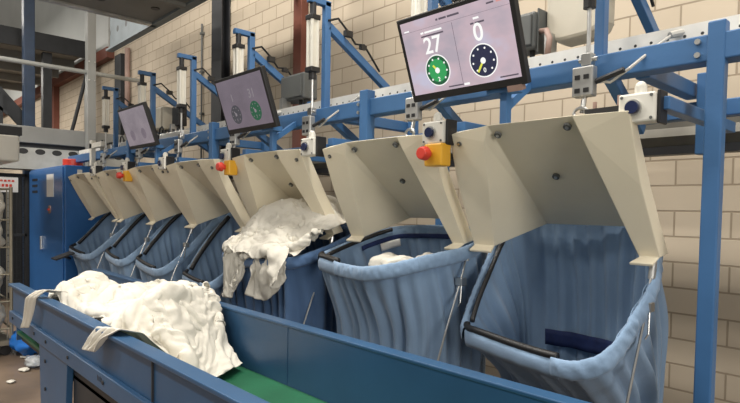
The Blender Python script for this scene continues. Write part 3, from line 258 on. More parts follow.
[17,-6,-2,-4,4,5,10,8,5,16,-4,-1,-11,-17,-14,-5,-1,10,19,14,15,21,15,9,-5,-21,28,12,9,8,17,-7,-3,-2,4,2,11,5,6,9,1,-15,-13,-12,0,2,1,-9,-2,17,17,18,17,11,8,-12,-4,21,6,12,20,-10,-3,-4,6,4,10,3,2,7,1,-9,-7,-7,-4,-2,1,-5,-10,2,7,17,19,13,13,1,-11,0,8,7,20,-5,-8,-10,10,4,14,2,0,-2,10,-2,-8,-6,-8,-1,-3,-7,-9,2,-2,1,12,16,12,12,-7,-6,-6,16,18,-4,-3,-12,9,4,5,6,4,2,0,-3,-8,-4,-7,-1,-1,-7,-4,-4,-2,1,-5,11,11,-1,-5,-8,-3,13,20,-11,-1,-8,10,4,4,5,5,4,-4,-5,-8,-2,-6,-2,-2,-3,2,-2,-11,0,-10,20,2,-12,-3,-7,1,-1,13,-4,-4,-6,10,5,1,4,7,4,-7,-4,-3,-3,-5,-5,0,-2,0,0,-8,1,-7,8,-2,-5,-4,-4,-2,-5,9,3,1,-8,-2,10,11,1,6,9,-9,-5,-5,-2,-5,-4,0,-2,2,-5,-12,4,-4,3,-2,-1,1,-11,-3,-9,22,1,0,-3,-10,8,12,6,6,6,-7,-4,-4,-7,-3,-2,1,-1,0,-8,-8,-1,1,2,-1,0,1,-14,-8,-4,24,-1,0,-3,-9,8,7,13,12,-8,-5,1,1,-8,-11,0,1,0,0,-9,-8,0,5,2,-4,-2,-9,-8,-6,-4,13,-3,-9,11,2,9,9,12,6,-5,-6,-3,1,-8,-7,-5,-7,-2,0,-5,-6,2,-1,4,-8,-3,-2,-6,-3,-4,19,-6,-7,7,18,6,-1,-7,2,-1,-4,-6,-3,-8,-8,-3,6,-1,-2,-4,-4,4,0,3,-3,-3,-2,-2,-2,-3,7,-1,4,6,-1,-6,0,-4,1,-6,-5,-8,-3,4,4,3,1,-2,2,-2,-2,-1,2,0,2,-3,-1,0,-1,-7,14,-6,-1,-6,-6,0,3,-7,-3,-3,3,5,4,6,1,0,1,-1,0,-1,-3,2,0,0,0,2,-1,1,-2,-7,9,-5,-4,-8,-9,1,8,-7,1,2,6,4,2,2,3,0,2,1,-3,-1,0,1,1,0,0,2,2,0,-3,-6,17,-5,-3,-7,-11,0,7,-4,0,4,1,6,2,-1,3,3,-1,3,2,-3,1,0,1,-1,1,0,2,4,-5,-5,11,2,-6,-10,-8,5,6,-7,1,6,-2,4,8,-3,2,1,0,-1,3,3,0,0,-1,1,0,0,3,4,-6,-5,13,5,-12,-3,-7,6,3,-7,3,6,-3,2,10,-2,2,-1,0,-1,-1,3,6,-2,1,-2,0,1,5,5,-7,-7,17,1,-13,3,-7,6,1,-9,5,9,-3,-1,10,-3,0,3,-1,-1,-1,-1,2,6,1,-1,0,2,6,3,-11,0,17,-4,-11,6,-6,5,-1,-7,0,12,1,-3,8,-2,-2,2,2,-2,-1,0,0,2,4,1,1,4,5,3,-14,-3,15,-7,-8,8,-5,3,-6,-1,-3,11,7,-4,3,4,-5,-1,2,1,-2,0,1,1,3,4,3,0,6,1,-14,-8,15,-9,-4,4,0,-1,-8,3,-4,4,14,1,0,5,-4,-4,0,1,0,-1,0,3,3,2,-2,4,10,-8,-9,-5,17,-9,-2,5,-4,-6,-5,4,-5,-1,16,9,-1,5,-2,-5,-3,0,0,0,0,2,1,0,4,6,1,-10,-5,0,17,-9,1,5,-7,-10,-2,4,-5,-6,11,17,6,2,1,-5,-5,-4,2,0,0,1,1,1,3,8,-5,-8,-1,-1,16,-6,3,3,-11,-10,0,1,-6,-4,2,17,15,4,4,-4,-5,-5,-2,1,1,1,1,1,2,7,-6,-5,-1,0,16,-3,4,0,-11,-10,-2,-2,-2,-5,-5,12,17,11,8,0,-5,-5,-3,0,1,1,1,2,3,4,-6,-2,-1,-1,18,-1,4,-3,-12,-9,-4,-2,-3,-7,-2,5,15,15,11,4,-2,-4,-4,-1,1,1,1,2,4,0,-3,-2,-1,0,16,4,2,-7,-11,-7,-5,-4,-2,-7,-1,5,7,16,9,9,2,-2,-4,0,1,1,1,2,4,1,-3,-2,-1,-1,11,11,2,-9,-9,-6,-5,-5,-5,-6,0,6,-3,13,10,8,11,2,-1,-1,0,2,2,1,4,1,-2,-2,-1,-1,17,12,2,-10,-7,-6,-5,-6,-5,-5,1,-4,-1,7,8,10,9,12,3,1,1,2,2,1,0,1,2,-1,-1,-1],
[20,18,17,17,20,22,14,19,24,16,21,9,13,4,1,15,13,27,6,-5,9,4,17,14,14,-5,23,10,9,12,11,3,14,16,15,21,17,17,21,15,26,4,10,9,12,12,14,16,20,8,13,3,1,16,11,10,22,21,3,11,5,-2,10,16,13,18,19,14,15,18,12,13,14,16,16,12,16,17,16,23,21,3,2,8,13,15,17,19,7,-1,9,-9,7,11,12,15,18,14,14,14,13,12,19,18,18,21,18,16,18,33,20,11,1,6,8,11,25,13,13,2,-1,-4,7,9,6,10,16,16,16,16,12,16,19,22,17,19,18,16,18,37,20,9,9,11,16,7,16,20,16,3,3,-6,6,5,7,9,15,17,20,16,15,15,20,22,16,19,19,19,19,31,16,9,11,19,23,14,8,10,17,13,-9,5,7,4,7,6,19,16,19,17,11,15,23,22,16,17,23,21,19,22,14,9,13,20,26,30,16,17,20,-20,-19,19,13,2,12,16,16,14,13,17,13,16,21,22,17,18,23,20,16,19,15,9,14,20,28,27,20,12,18,4,-13,24,17,9,11,16,21,13,9,15,18,19,20,23,17,25,19,16,15,14,15,13,16,21,27,24,19,11,11,15,-6,22,24,13,11,15,15,14,13,15,18,22,21,18,21,25,20,17,16,14,14,16,20,17,20,21,15,18,12,13,15,-8,23,19,21,12,13,13,15,20,20,20,24,17,18,14,24,22,14,19,19,18,17,16,16,19,20,16,13,11,6,-7,15,16,20,13,11,15,16,20,20,20,19,18,17,18,17,20,18,20,19,19,18,19,18,18,20,18,16,8,-14,9,12,14,13,19,14,22,20,16,13,15,17,18,20,19,20,20,19,17,17,20,19,19,20,17,20,20,17,-6,8,-8,14,17,10,20,16,14,17,19,14,15,21,20,21,20,19,19,19,18,18,20,19,20,20,19,19,20,15,-10,3,2,2,13,15,11,11,12,18,19,19,21,21,20,20,19,20,19,17,19,20,20,19,19,20,20,20,20,12,-14,-4,6,5,16,4,13,6,21,21,18,21,18,19,17,20,20,19,19,20,17,20,19,20,19,20,21,20,20,8,-16,-1,1,13,12,11,10,9,21,19,17,20,20,14,16,20,20,20,19,20,20,17,20,19,19,20,21,20,19,5,-17,-9,11,14,16,8,9,13,17,20,15,20,20,11,17,18,19,20,21,20,21,19,17,19,19,20,21,19,19,1,-18,0,15,14,12,11,9,17,16,16,14,20,20,8,17,17,20,19,20,21,21,21,18,18,18,20,20,18,19,1,-14,2,18,15,7,15,10,17,17,19,6,19,19,12,14,12,20,20,19,21,21,21,20,19,18,19,19,19,15,-2,4,3,19,17,5,18,9,15,19,20,5,14,18,18,13,6,17,20,21,20,21,21,20,19,18,20,20,15,17,2,13,5,18,18,10,13,11,15,17,20,13,2,18,18,15,12,6,19,20,21,20,21,20,20,19,19,18,16,13,10,18,7,17,17,3,17,15,17,14,20,17,0,11,19,17,14,6,12,20,20,20,21,20,20,19,19,16,13,14,18,20,6,17,12,6,19,14,18,15,19,19,4,1,17,18,17,6,10,15,21,20,20,20,20,21,18,15,15,14,20,20,6,17,8,11,16,14,18,17,19,19,12,-2,7,17,18,9,8,13,18,21,20,20,20,20,20,17,10,19,20,20,6,16,6,15,13,15,18,19,18,18,17,6,2,7,11,15,9,10,17,20,20,20,20,20,18,17,13,20,21,20,6,13,6,18,10,18,19,18,18,19,17,-6,4,0,13,18,15,10,14,20,20,20,20,20,18,15,17,21,20,21,10,6,8,17,11,19,19,20,18,19,13,-10,-12,7,15,17,16,16,13,19,21,20,20,20,19,16,18,21,20,20,18,-10,12,13,15,20,19,19,20,18,10,-13,-16,1,17,18,15,18,17,18,21,20,20,20,19,18,19,20,21,20,13,-13,7,17,13,19,20,19,19,19,8,-13,-19,-7,17,17,18,16,19,20,21,20,20,21,20,18,20,20,20,21],
[304,8,20,-12,-6,-3,-2,11,18,21,10,8,-3,-6,-20,-3,5,6,11,18,12,21,1,22,-2,-15,0,1,-3,-2,-2,16,-6,11,-8,-9,0,6,15,19,20,-6,-2,-5,-3,7,5,-8,-6,22,14,16,17,3,4,-8,-6,5,0,-1,1,6,-11,16,-6,-8,-1,6,11,16,17,-7,-1,8,10,6,9,-4,-17,1,14,17,15,7,4,1,-7,4,0,-4,2,1,-10,4,0,-2,-3,8,8,12,12,9,8,18,6,8,6,-5,-15,-5,-8,22,24,-2,-4,2,-4,2,-4,1,2,4,-21,8,11,-7,-2,4,13,14,10,17,10,20,6,6,9,-6,-11,-14,-1,10,1,8,-12,-1,-1,-10,-2,16,8,-1,-16,26,-19,-3,0,15,13,19,9,12,14,20,6,8,7,-2,-5,-19,-6,1,-12,-2,4,-6,-12,-4,0,7,-18,16,-16,28,-8,-5,10,2,28,15,8,12,16,16,8,8,4,2,-8,-5,-18,-1,-13,-5,3,-13,-3,-9,-6,12,-12,10,10,14,14,-2,5,13,20,23,9,11,15,10,7,5,2,-5,-4,-7,4,-12,-17,-3,-11,-5,1,-9,-12,-15,7,3,7,16,3,8,27,14,18,17,12,16,10,7,4,1,-5,-6,-8,-4,1,-2,-15,-6,-14,-1,0,4,-4,-25,5,3,8,5,7,17,18,14,15,16,20,18,12,5,1,-6,-10,-10,-11,1,0,1,-9,-4,-6,2,10,2,-26,-30,-16,28,12,-17,14,11,18,23,27,18,15,20,9,7,-1,-11,-12,-7,2,-7,-1,-4,11,2,-1,-5,-8,-20,-24,-32,4,-3,14,-10,27,21,41,25,23,17,14,10,1,10,0,4,-17,-17,-2,6,-5,-1,-3,-1,-17,-17,-11,-11,-12,-36,-4,15,-13,10,28,17,25,25,20,18,14,15,15,24,6,-3,-11,-12,-15,-17,-15,-11,-7,-7,-6,-17,-11,-1,-8,-22,9,18,17,0,-8,18,27,22,22,23,28,22,6,6,-8,-11,-11,-15,-17,-17,-17,-5,-8,-11,-6,-5,-11,2,-12,-13,-8,36,39,-3,-16,11,27,29,23,23,15,-1,-9,-2,-2,-13,-6,-11,-23,-19,-10,-8,-5,-10,-6,-1,0,-7,-16,-4,14,30,26,0,-18,15,41,5,11,19,2,11,-3,-15,-4,-4,-15,-4,-11,-24,-11,-11,-6,-10,-6,-3,2,5,-24,2,-9,33,9,-8,-17,28,35,-2,16,22,-8,8,13,-20,-7,-9,-11,-13,-6,-8,-18,-9,-13,-6,-6,-5,3,7,-24,3,-11,23,-9,7,-17,31,29,-4,19,25,-12,3,21,-19,-10,-12,-11,-13,-13,-6,-2,-19,-10,-12,-6,-3,10,6,-15,-8,-26,14,-11,19,-14,33,21,-7,26,25,-11,-5,20,-16,-15,-4,-16,-13,-12,-12,-6,-3,-12,-12,-6,-2,15,0,-23,12,-28,5,-7,25,-7,30,14,-3,21,26,0,-15,20,-9,-25,-8,-8,-16,-12,-11,-10,-7,-5,-11,-7,7,10,3,-27,11,-29,-3,0,28,8,13,6,14,9,23,15,-17,9,7,-34,-18,-6,-10,-16,-11,-7,-8,-6,1,-4,-5,14,-3,-26,5,-32,-6,8,30,13,2,3,22,5,22,16,-4,-3,16,-24,-36,-13,-9,-12,-12,-9,-4,-3,-4,-11,6,16,-16,-9,-4,-26,-7,16,36,-1,-3,4,22,4,17,19,11,-8,17,-12,-38,-30,-12,-9,-11,-9,-7,-6,-7,4,20,-7,-22,-7,4,-28,-5,26,36,-5,-16,9,22,9,4,21,12,9,10,-1,-37,-35,-27,-8,-9,-9,-7,-6,-7,6,23,-13,-23,-2,3,-29,3,33,30,-15,-16,12,19,4,10,18,9,16,18,4,-33,-37,-30,-20,-7,-8,-7,-6,-4,3,19,-17,-14,0,2,-28,14,37,19,-21,-14,11,13,15,9,7,18,13,20,10,-23,-37,-35,-22,-12,-7,-7,-5,-3,13,8,-23,-5,-1,1,-22,23,37,5,-24,-9,8,13,14,4,14,24,4,25,4,-15,-27,-34,-30,-12,-9,-5,-5,0,15,-2,-15,-5,0,-1,-12,25,30,-7,-21,-4,6,9,15,2,18,24,14,4,-1,-6,-19,-28,-30,-13,-7,-6,-3,4,13,-1,-14,-6,-2,0,-5,16,22,-17,-12,2,4,6,9,7,23,24,-8,8,-7,-6,-6,-18,-22,-18,-7,-3,-2,1,16,3,-12,-9,-2,0,-7,5,15,3,-22,2,4,4,5,10,27,4,-11,3,-8,-6,-5,-4,-13,-13,-3,-1,0,0,0,4,0,-4,0,0]),
(30,[-3.827, 0.989, 1.014],[-3.083, 1.501, 1.173],
[72,6,0,-7,-13,-14,-3,2,13,-5,14,4,11,12,14,6,-10,7,-2,-2,0,-8,-12,-6,-18,-13,-10,-10,-13,-15,18,-2,-15,-9,-9,-16,-8,12,10,10,10,8,4,7,14,6,-12,-1,13,3,-6,0,-13,-18,-6,-9,-13,-4,-12,-18,16,-12,-19,-14,-9,-2,-5,6,12,6,6,13,4,6,3,10,-5,-1,16,9,-6,-9,-5,-15,-7,-12,-11,-5,-12,-13,3,-15,-12,-18,-9,9,14,-7,4,6,3,9,9,5,7,2,4,-1,15,10,-5,-16,-4,-9,-9,-12,-7,-8,-13,-12,12,-11,-15,-14,-9,5,12,1,-4,6,2,10,5,6,13,-1,3,1,-8,9,17,-10,-16,-1,-12,-8,-3,-13,-10,-14,16,-10,-14,-13,-7,4,3,3,-3,3,7,10,3,2,10,7,-2,-7,-11,3,17,9,-13,-10,-3,-7,-10,-10,-8,-13,7,-10,-10,-4,-9,5,0,2,-2,0,7,8,7,0,3,7,6,-2,-16,-9,11,6,2,-2,-4,-8,-12,-8,-10,-15,9,-11,-6,-6,-6,6,4,-8,8,4,6,4,4,2,5,2,5,-2,-4,-15,1,0,5,4,-4,-8,-11,-9,-6,-6,12,-12,-7,-3,-6,7,8,-6,2,14,8,2,-4,0,0,10,2,-4,-3,-5,-1,1,-5,-2,0,-1,-12,-13,-10,3,-1,-5,-3,4,-7,5,13,6,-2,6,10,3,-10,-4,-3,7,10,-6,-4,-5,5,5,-4,-14,2,0,-13,-2,-14,6,15,-5,-3,7,-11,7,8,14,5,2,7,-2,-10,-4,1,8,0,0,-3,-8,4,12,-5,-12,-5,-2,3,-10,-9,-10,8,0,-1,7,-13,6,9,5,12,10,6,1,-7,-8,6,0,-2,2,-1,-1,0,4,2,-10,-10,-1,-5,-7,-10,-22,19,-7,2,-1,3,-4,9,10,7,15,-1,11,-2,-2,-3,-2,3,-3,1,0,-2,1,0,-7,-14,-4,-2,-12,-9,-9,33,-15,-6,6,0,-4,-1,8,10,19,11,5,1,7,-9,-6,-3,-2,-2,2,-1,-1,1,0,-16,-12,-5,-12,-11,-10,34,-12,-15,6,-5,-9,2,6,1,12,20,6,-1,1,-6,-2,1,-2,-2,1,-5,-3,7,13,-14,-16,-18,-5,-15,-14,8,3,-4,-10,1,-8,-5,10,7,10,3,5,0,-3,-4,-7,-1,5,-6,4,1,0,4,-3,-4,-10,-5,-12,-15,-15,6,1,2,0,-4,-5,-9,7,13,5,-1,1,3,-2,-3,-6,-3,1,-7,-4,7,5,2,-1,-7,-10,-7,-1,-17,-13,9,-1,0,-5,3,-4,-4,3,6,8,3,3,6,5,-10,-8,-6,1,6,-3,-5,-2,8,2,-6,-10,-6,-9,-18,-4,14,-7,-2,-2,-7,-4,10,-9,-4,8,6,3,4,7,4,-4,-8,-9,3,7,0,-9,4,14,-1,-14,-11,0,-12,-4,9,-9,-4,-2,-3,1,3,-5,-7,-2,2,0,2,-1,17,4,-3,5,7,-10,-4,-6,4,11,6,-12,-10,-3,-6,-2,8,-7,-7,-1,1,-6,-3,3,3,-9,-4,-3,1,2,-1,10,7,11,20,-7,-12,-2,0,-2,12,-4,-8,-4,-5,1,12,-5,-7,-2,-2,-5,-3,0,-3,0,-3,-2,2,5,-1,8,4,17,14,-10,-7,7,8,-5,-7,3,-3,-10,-2,2,10,-5,-3,-6,-5,-6,-5,-1,0,4,1,4,-1,8,-1,2,8,6,11,-2,0,10,14,-10,-8,-3,-9,-6,2,4,9,0,-4,-5,-10,-6,-6,-2,6,19,-1,1,-2,2,10,2,3,2,-1,3,3,9,22,-1,-9,-9,-18,-3,4,4,17,-1,2,-2,-7,-15,-7,5,7,8,4,10,10,3,-4,-3,5,2,-1,-7,-3,15,21,3,-5,-7,-10,-20,-14,0,16,0,1,1,-6,-10,-8,-1,15,3,6,11,4,5,-6,-1,1,5,-8,0,2,9,12,6,-3,-7,-9,-17,-20,-6,30,-3,-9,2,-1,-4,0,3,0,-1,3,9,2,1,0,1,-1,2,-13,1,16,6,14,2,-11,-4,-11,-8,-21,-8,21,0,-5,-7,2,7,5,-11,-2,-2,-2,1,4,6,0,2,3,-5,1,-8,4,17,10,5,-11,-6,-8,-10,-20,-6,22,-2,0,-7,-3,-1,4,-3,-1,-5,-4,-1,9,6,-2,1,0,2,-3,-8,5,19,8,6,-11,-5,-12,-12,-16,-11,15,0,-2,-5,-4,-3,1,0,0,-4,-12,2,7,18,0,-10,-3,-9,13,-4,-12,17,16,15,-8,-11,-11,-14,-12,-15],
[106,7,19,18,11,-4,25,25,12,5,16,21,8,18,14,5,-6,-13,20,15,-1,-19,-6,-3,-7,9,7,21,7,3,-6,16,-5,6,12,-7,26,30,17,17,14,12,8,15,10,13,-2,-4,17,14,19,-6,-8,0,-14,7,9,11,13,9,-19,7,-1,-6,11,17,16,26,24,20,13,8,12,8,14,6,10,8,15,15,16,16,2,-4,-18,16,12,4,7,11,-15,-4,5,-2,7,36,34,8,20,14,13,6,9,11,8,17,19,15,21,3,14,16,13,14,-15,16,6,11,0,11,-3,-8,-11,13,21,25,20,15,16,12,15,16,13,10,6,23,22,20,12,18,-2,24,16,3,14,7,14,3,16,-2,-5,-7,-6,13,21,18,13,16,17,13,12,21,23,19,6,22,18,20,15,23,5,19,17,-2,13,14,16,8,6,17,-28,-5,9,27,20,10,14,19,8,9,11,19,18,25,18,16,24,22,24,17,21,13,21,10,9,15,7,15,7,4,-13,-5,26,29,17,-2,16,12,15,8,17,15,19,18,27,19,18,24,31,15,17,18,15,15,31,19,5,9,15,-10,16,0,11,19,22,12,13,8,3,8,16,14,15,18,23,29,19,23,30,30,16,17,14,4,11,35,38,3,4,1,-12,7,23,19,15,12,16,18,3,-12,16,22,14,16,15,26,29,34,29,20,23,18,28,13,-21,0,78,18,-2,2,-21,26,21,15,15,14,14,20,18,-9,-4,26,22,17,20,26,21,35,33,10,20,31,30,23,-24,-31,5,67,31,8,2,13,22,7,24,19,0,20,19,12,4,11,19,20,31,23,19,28,31,16,20,20,27,28,5,-36,-23,21,26,37,7,12,15,18,13,17,13,9,16,21,11,7,19,36,17,18,23,23,25,22,22,23,22,17,23,9,11,-13,6,-3,-2,15,22,15,-4,21,18,16,12,21,19,13,19,36,13,14,23,26,18,24,23,18,22,16,14,23,11,9,9,-6,6,10,19,19,-10,17,25,18,16,17,22,24,12,27,13,26,24,22,25,26,17,18,17,16,8,11,19,5,17,-14,15,-4,18,15,10,9,16,19,14,18,19,22,20,41,4,21,48,15,7,27,27,11,18,15,8,1,11,23,12,6,-28,23,19,14,15,16,4,17,12,22,23,18,25,38,33,22,31,28,9,7,2,18,24,21,12,7,5,8,14,3,2,11,26,19,20,18,8,20,14,16,22,22,22,29,29,30,13,19,31,15,-4,-2,37,28,12,2,12,1,11,4,14,-6,20,21,14,20,25,19,21,19,24,26,32,20,26,28,14,8,13,19,15,-8,24,14,26,1,7,21,3,7,19,-5,5,20,19,21,25,21,22,17,25,30,26,24,22,22,18,11,15,5,5,-10,19,6,27,21,0,18,7,11,-9,13,5,22,27,21,16,27,15,11,19,29,28,21,18,24,18,16,27,20,-13,-17,2,17,9,17,18,22,12,9,7,-2,12,27,28,22,17,21,18,18,27,19,24,22,16,24,21,17,22,11,-7,-9,-5,4,19,18,10,20,24,10,6,5,15,11,22,27,15,15,27,25,30,24,17,25,16,15,25,12,23,20,-7,-7,-7,-11,22,19,15,23,23,3,-1,20,14,12,8,21,21,16,30,42,28,19,15,21,27,18,20,9,6,20,15,-21,0,-14,23,12,14,29,17,7,6,17,18,12,8,9,21,34,32,28,23,27,30,30,14,16,26,-4,2,14,7,-2,-7,0,17,14,2,20,15,5,13,13,12,15,8,10,20,26,43,23,25,29,29,29,11,17,17,-8,6,24,14,1,-8,-9,24,16,0,-11,9,17,2,16,16,16,15,13,24,26,28,17,25,28,24,20,18,17,9,0,8,22,26,12,-10,-17,17,17,15,-15,-6,12,-5,23,27,8,15,17,24,23,18,16,16,27,24,24,14,24,9,11,5,18,23,26,-5,-17,18,16,8,-2,-1,-13,-6,20,26,14,18,17,26,24,17,16,14,24,26,18,17,21,11,15,23,14,9,30,6,-6,12,5,3,8,5,-10,-1,20,23,24,17,12,25,22,17,23,12,16,19,20,18,10,17,17,25,37,2,2,30,2,13,4,-14,23,2,8],
[125,23,17,15,-14,-16,-3,14,-15,24,15,-12,4,-5,17,39,25,16,15,-50,-16,-21,12,-9,-54,-49,-20,-28,-18,-31,26,18,-9,-18,4,-14,18,23,6,12,15,13,-25,7,2,20,1,35,20,4,-53,-20,-12,-13,-31,-37,-21,-15,-25,-20,16,-9,-26,-36,21,41,18,15,12,1,25,11,4,-9,4,-21,31,18,12,-5,-23,-8,-57,-3,-24,-28,-18,-23,-9,-22,-40,-11,-10,-17,22,68,32,4,2,1,12,34,7,11,-2,-20,-1,-13,4,29,-21,-12,-43,-53,-6,-11,-27,-11,-13,-14,61,-36,-31,17,16,37,37,1,3,-2,23,-24,8,25,30,-14,-19,-20,0,-14,23,-27,-22,-37,-36,-9,-21,-9,-21,-13,44,-25,-21,-9,9,25,24,-5,13,18,-1,0,-18,0,31,9,-43,-33,7,-11,-2,-7,-15,-15,-48,-14,-9,-15,-15,-20,8,-36,21,13,-15,8,-5,9,29,22,-7,4,-5,-20,-21,10,2,-28,-21,-22,-12,3,3,-28,-36,-12,-14,-13,-15,-21,4,-11,38,10,1,-24,10,5,-2,27,9,-8,-2,-23,-22,-21,21,-18,-29,-27,-31,-11,11,0,-33,-23,-18,3,-17,-11,49,-30,35,12,12,1,3,10,-23,-5,9,-3,-14,-34,-11,-29,6,-7,-25,-22,-16,-19,-21,18,15,-42,-38,-14,26,3,42,-30,-10,20,29,19,1,3,-21,-9,-19,-10,-19,-14,-16,-28,-21,-4,-15,-10,-3,-50,-24,1,32,17,-68,-7,17,0,19,2,-2,3,10,-9,15,8,-22,-11,-21,-33,-12,-29,-36,-8,-10,-14,-9,-2,0,-33,-24,-6,22,20,6,-39,4,13,48,-20,17,-15,15,-3,-15,0,9,-35,-38,-36,-21,-31,-38,-15,0,-2,-8,-6,5,-4,-15,-19,19,5,14,11,-3,-31,26,-13,15,4,-15,3,-17,-38,1,-3,-41,-58,-13,-39,-27,-11,-4,-2,-10,-8,11,7,0,-5,-29,26,21,19,13,-23,43,-10,18,-17,-25,-5,-4,-29,-38,-19,-26,-42,-27,-13,-16,-18,-2,-8,-10,-13,-4,0,15,18,-40,-17,21,45,-22,-39,5,22,-5,-11,-35,-6,-10,-27,2,-31,-19,-22,-53,-7,-12,-34,-26,4,-16,-9,7,21,7,8,-24,-22,-18,27,-1,-30,-27,27,15,9,-40,-27,-4,28,-30,-63,2,-36,-26,-20,28,-29,-13,-14,-30,-5,6,42,10,3,-17,33,-106,-28,-2,7,-17,17,15,27,-11,-1,-74,30,-29,-46,-15,-3,-26,-14,8,14,-11,-8,9,-29,0,5,20,24,3,21,-45,-110,-7,38,27,-29,-1,21,-13,1,-57,-4,-29,-23,2,-5,-6,18,-12,-10,-24,-7,31,40,-39,-47,24,1,33,-23,-32,-44,10,-12,-31,24,3,-3,-32,-16,-25,-37,-10,-18,-11,-13,-2,16,18,-14,-22,-32,9,32,5,-57,-15,-7,84,-51,-43,-9,67,-28,10,-7,-5,-3,-12,-38,-35,-22,-17,-7,-23,-9,13,18,2,-5,12,-31,-8,15,-22,-20,-4,7,16,-26,-27,16,53,25,-57,2,4,-6,-17,17,-21,-30,-38,5,-28,-25,9,20,-1,5,-9,13,-18,27,-32,-25,-17,-2,16,-24,-24,42,18,42,-92,53,-18,2,7,21,-13,-16,3,-46,-9,-10,10,7,-4,-16,-19,23,-7,-12,-11,-5,-4,-23,-11,-11,25,-29,21,57,-39,19,28,15,-4,2,24,-5,-28,7,-8,4,-1,-9,-13,2,-33,17,29,-60,-30,11,0,-22,-11,-10,0,-22,11,61,-32,14,16,18,9,16,3,-6,-9,31,5,16,-12,-9,-25,-16,-19,28,33,-59,-52,12,2,-28,-12,0,-30,-16,3,71,-55,15,17,30,3,42,10,0,17,19,11,4,-22,-21,-17,-24,0,25,31,-40,-44,-15,14,-46,-16,0,-11,-12,34,36,-36,17,9,30,3,28,32,13,33,18,13,-7,-23,-26,-9,-28,2,36,35,-50,-49,-23,5,-40,-7,-2,17,24,8,-19,-59,25,32,26,20,19,30,34,27,28,-5,-9,-12,-16,-27,-28,6,43,36,-41,-62,-31,-17,-33,10,0,-5,65,3,-33,-27,30,36,23,19,14,31,41,22,18,13,-3,-11,-16,-27,-24,9,4,20,7,-37,-51,-27,-27,0,11,-10,36,-10,11,10,13,23,38,11,22,29,34,18,14,19,1,-27,-15,-5,-33,36,-26,-27,6,28,-65,-32,-29,-2,18,32,-21,-16,3,22,13,7,17,30,15,15,24,21,9,38,-7,-18,-32,4,-12,24,2,-61,-13,28,17,-77,-43,-5,39,3,-3,-28,18]),
(30,[-3.398, 0.834, 1.019],[-2.631, 1.403, 1.141],
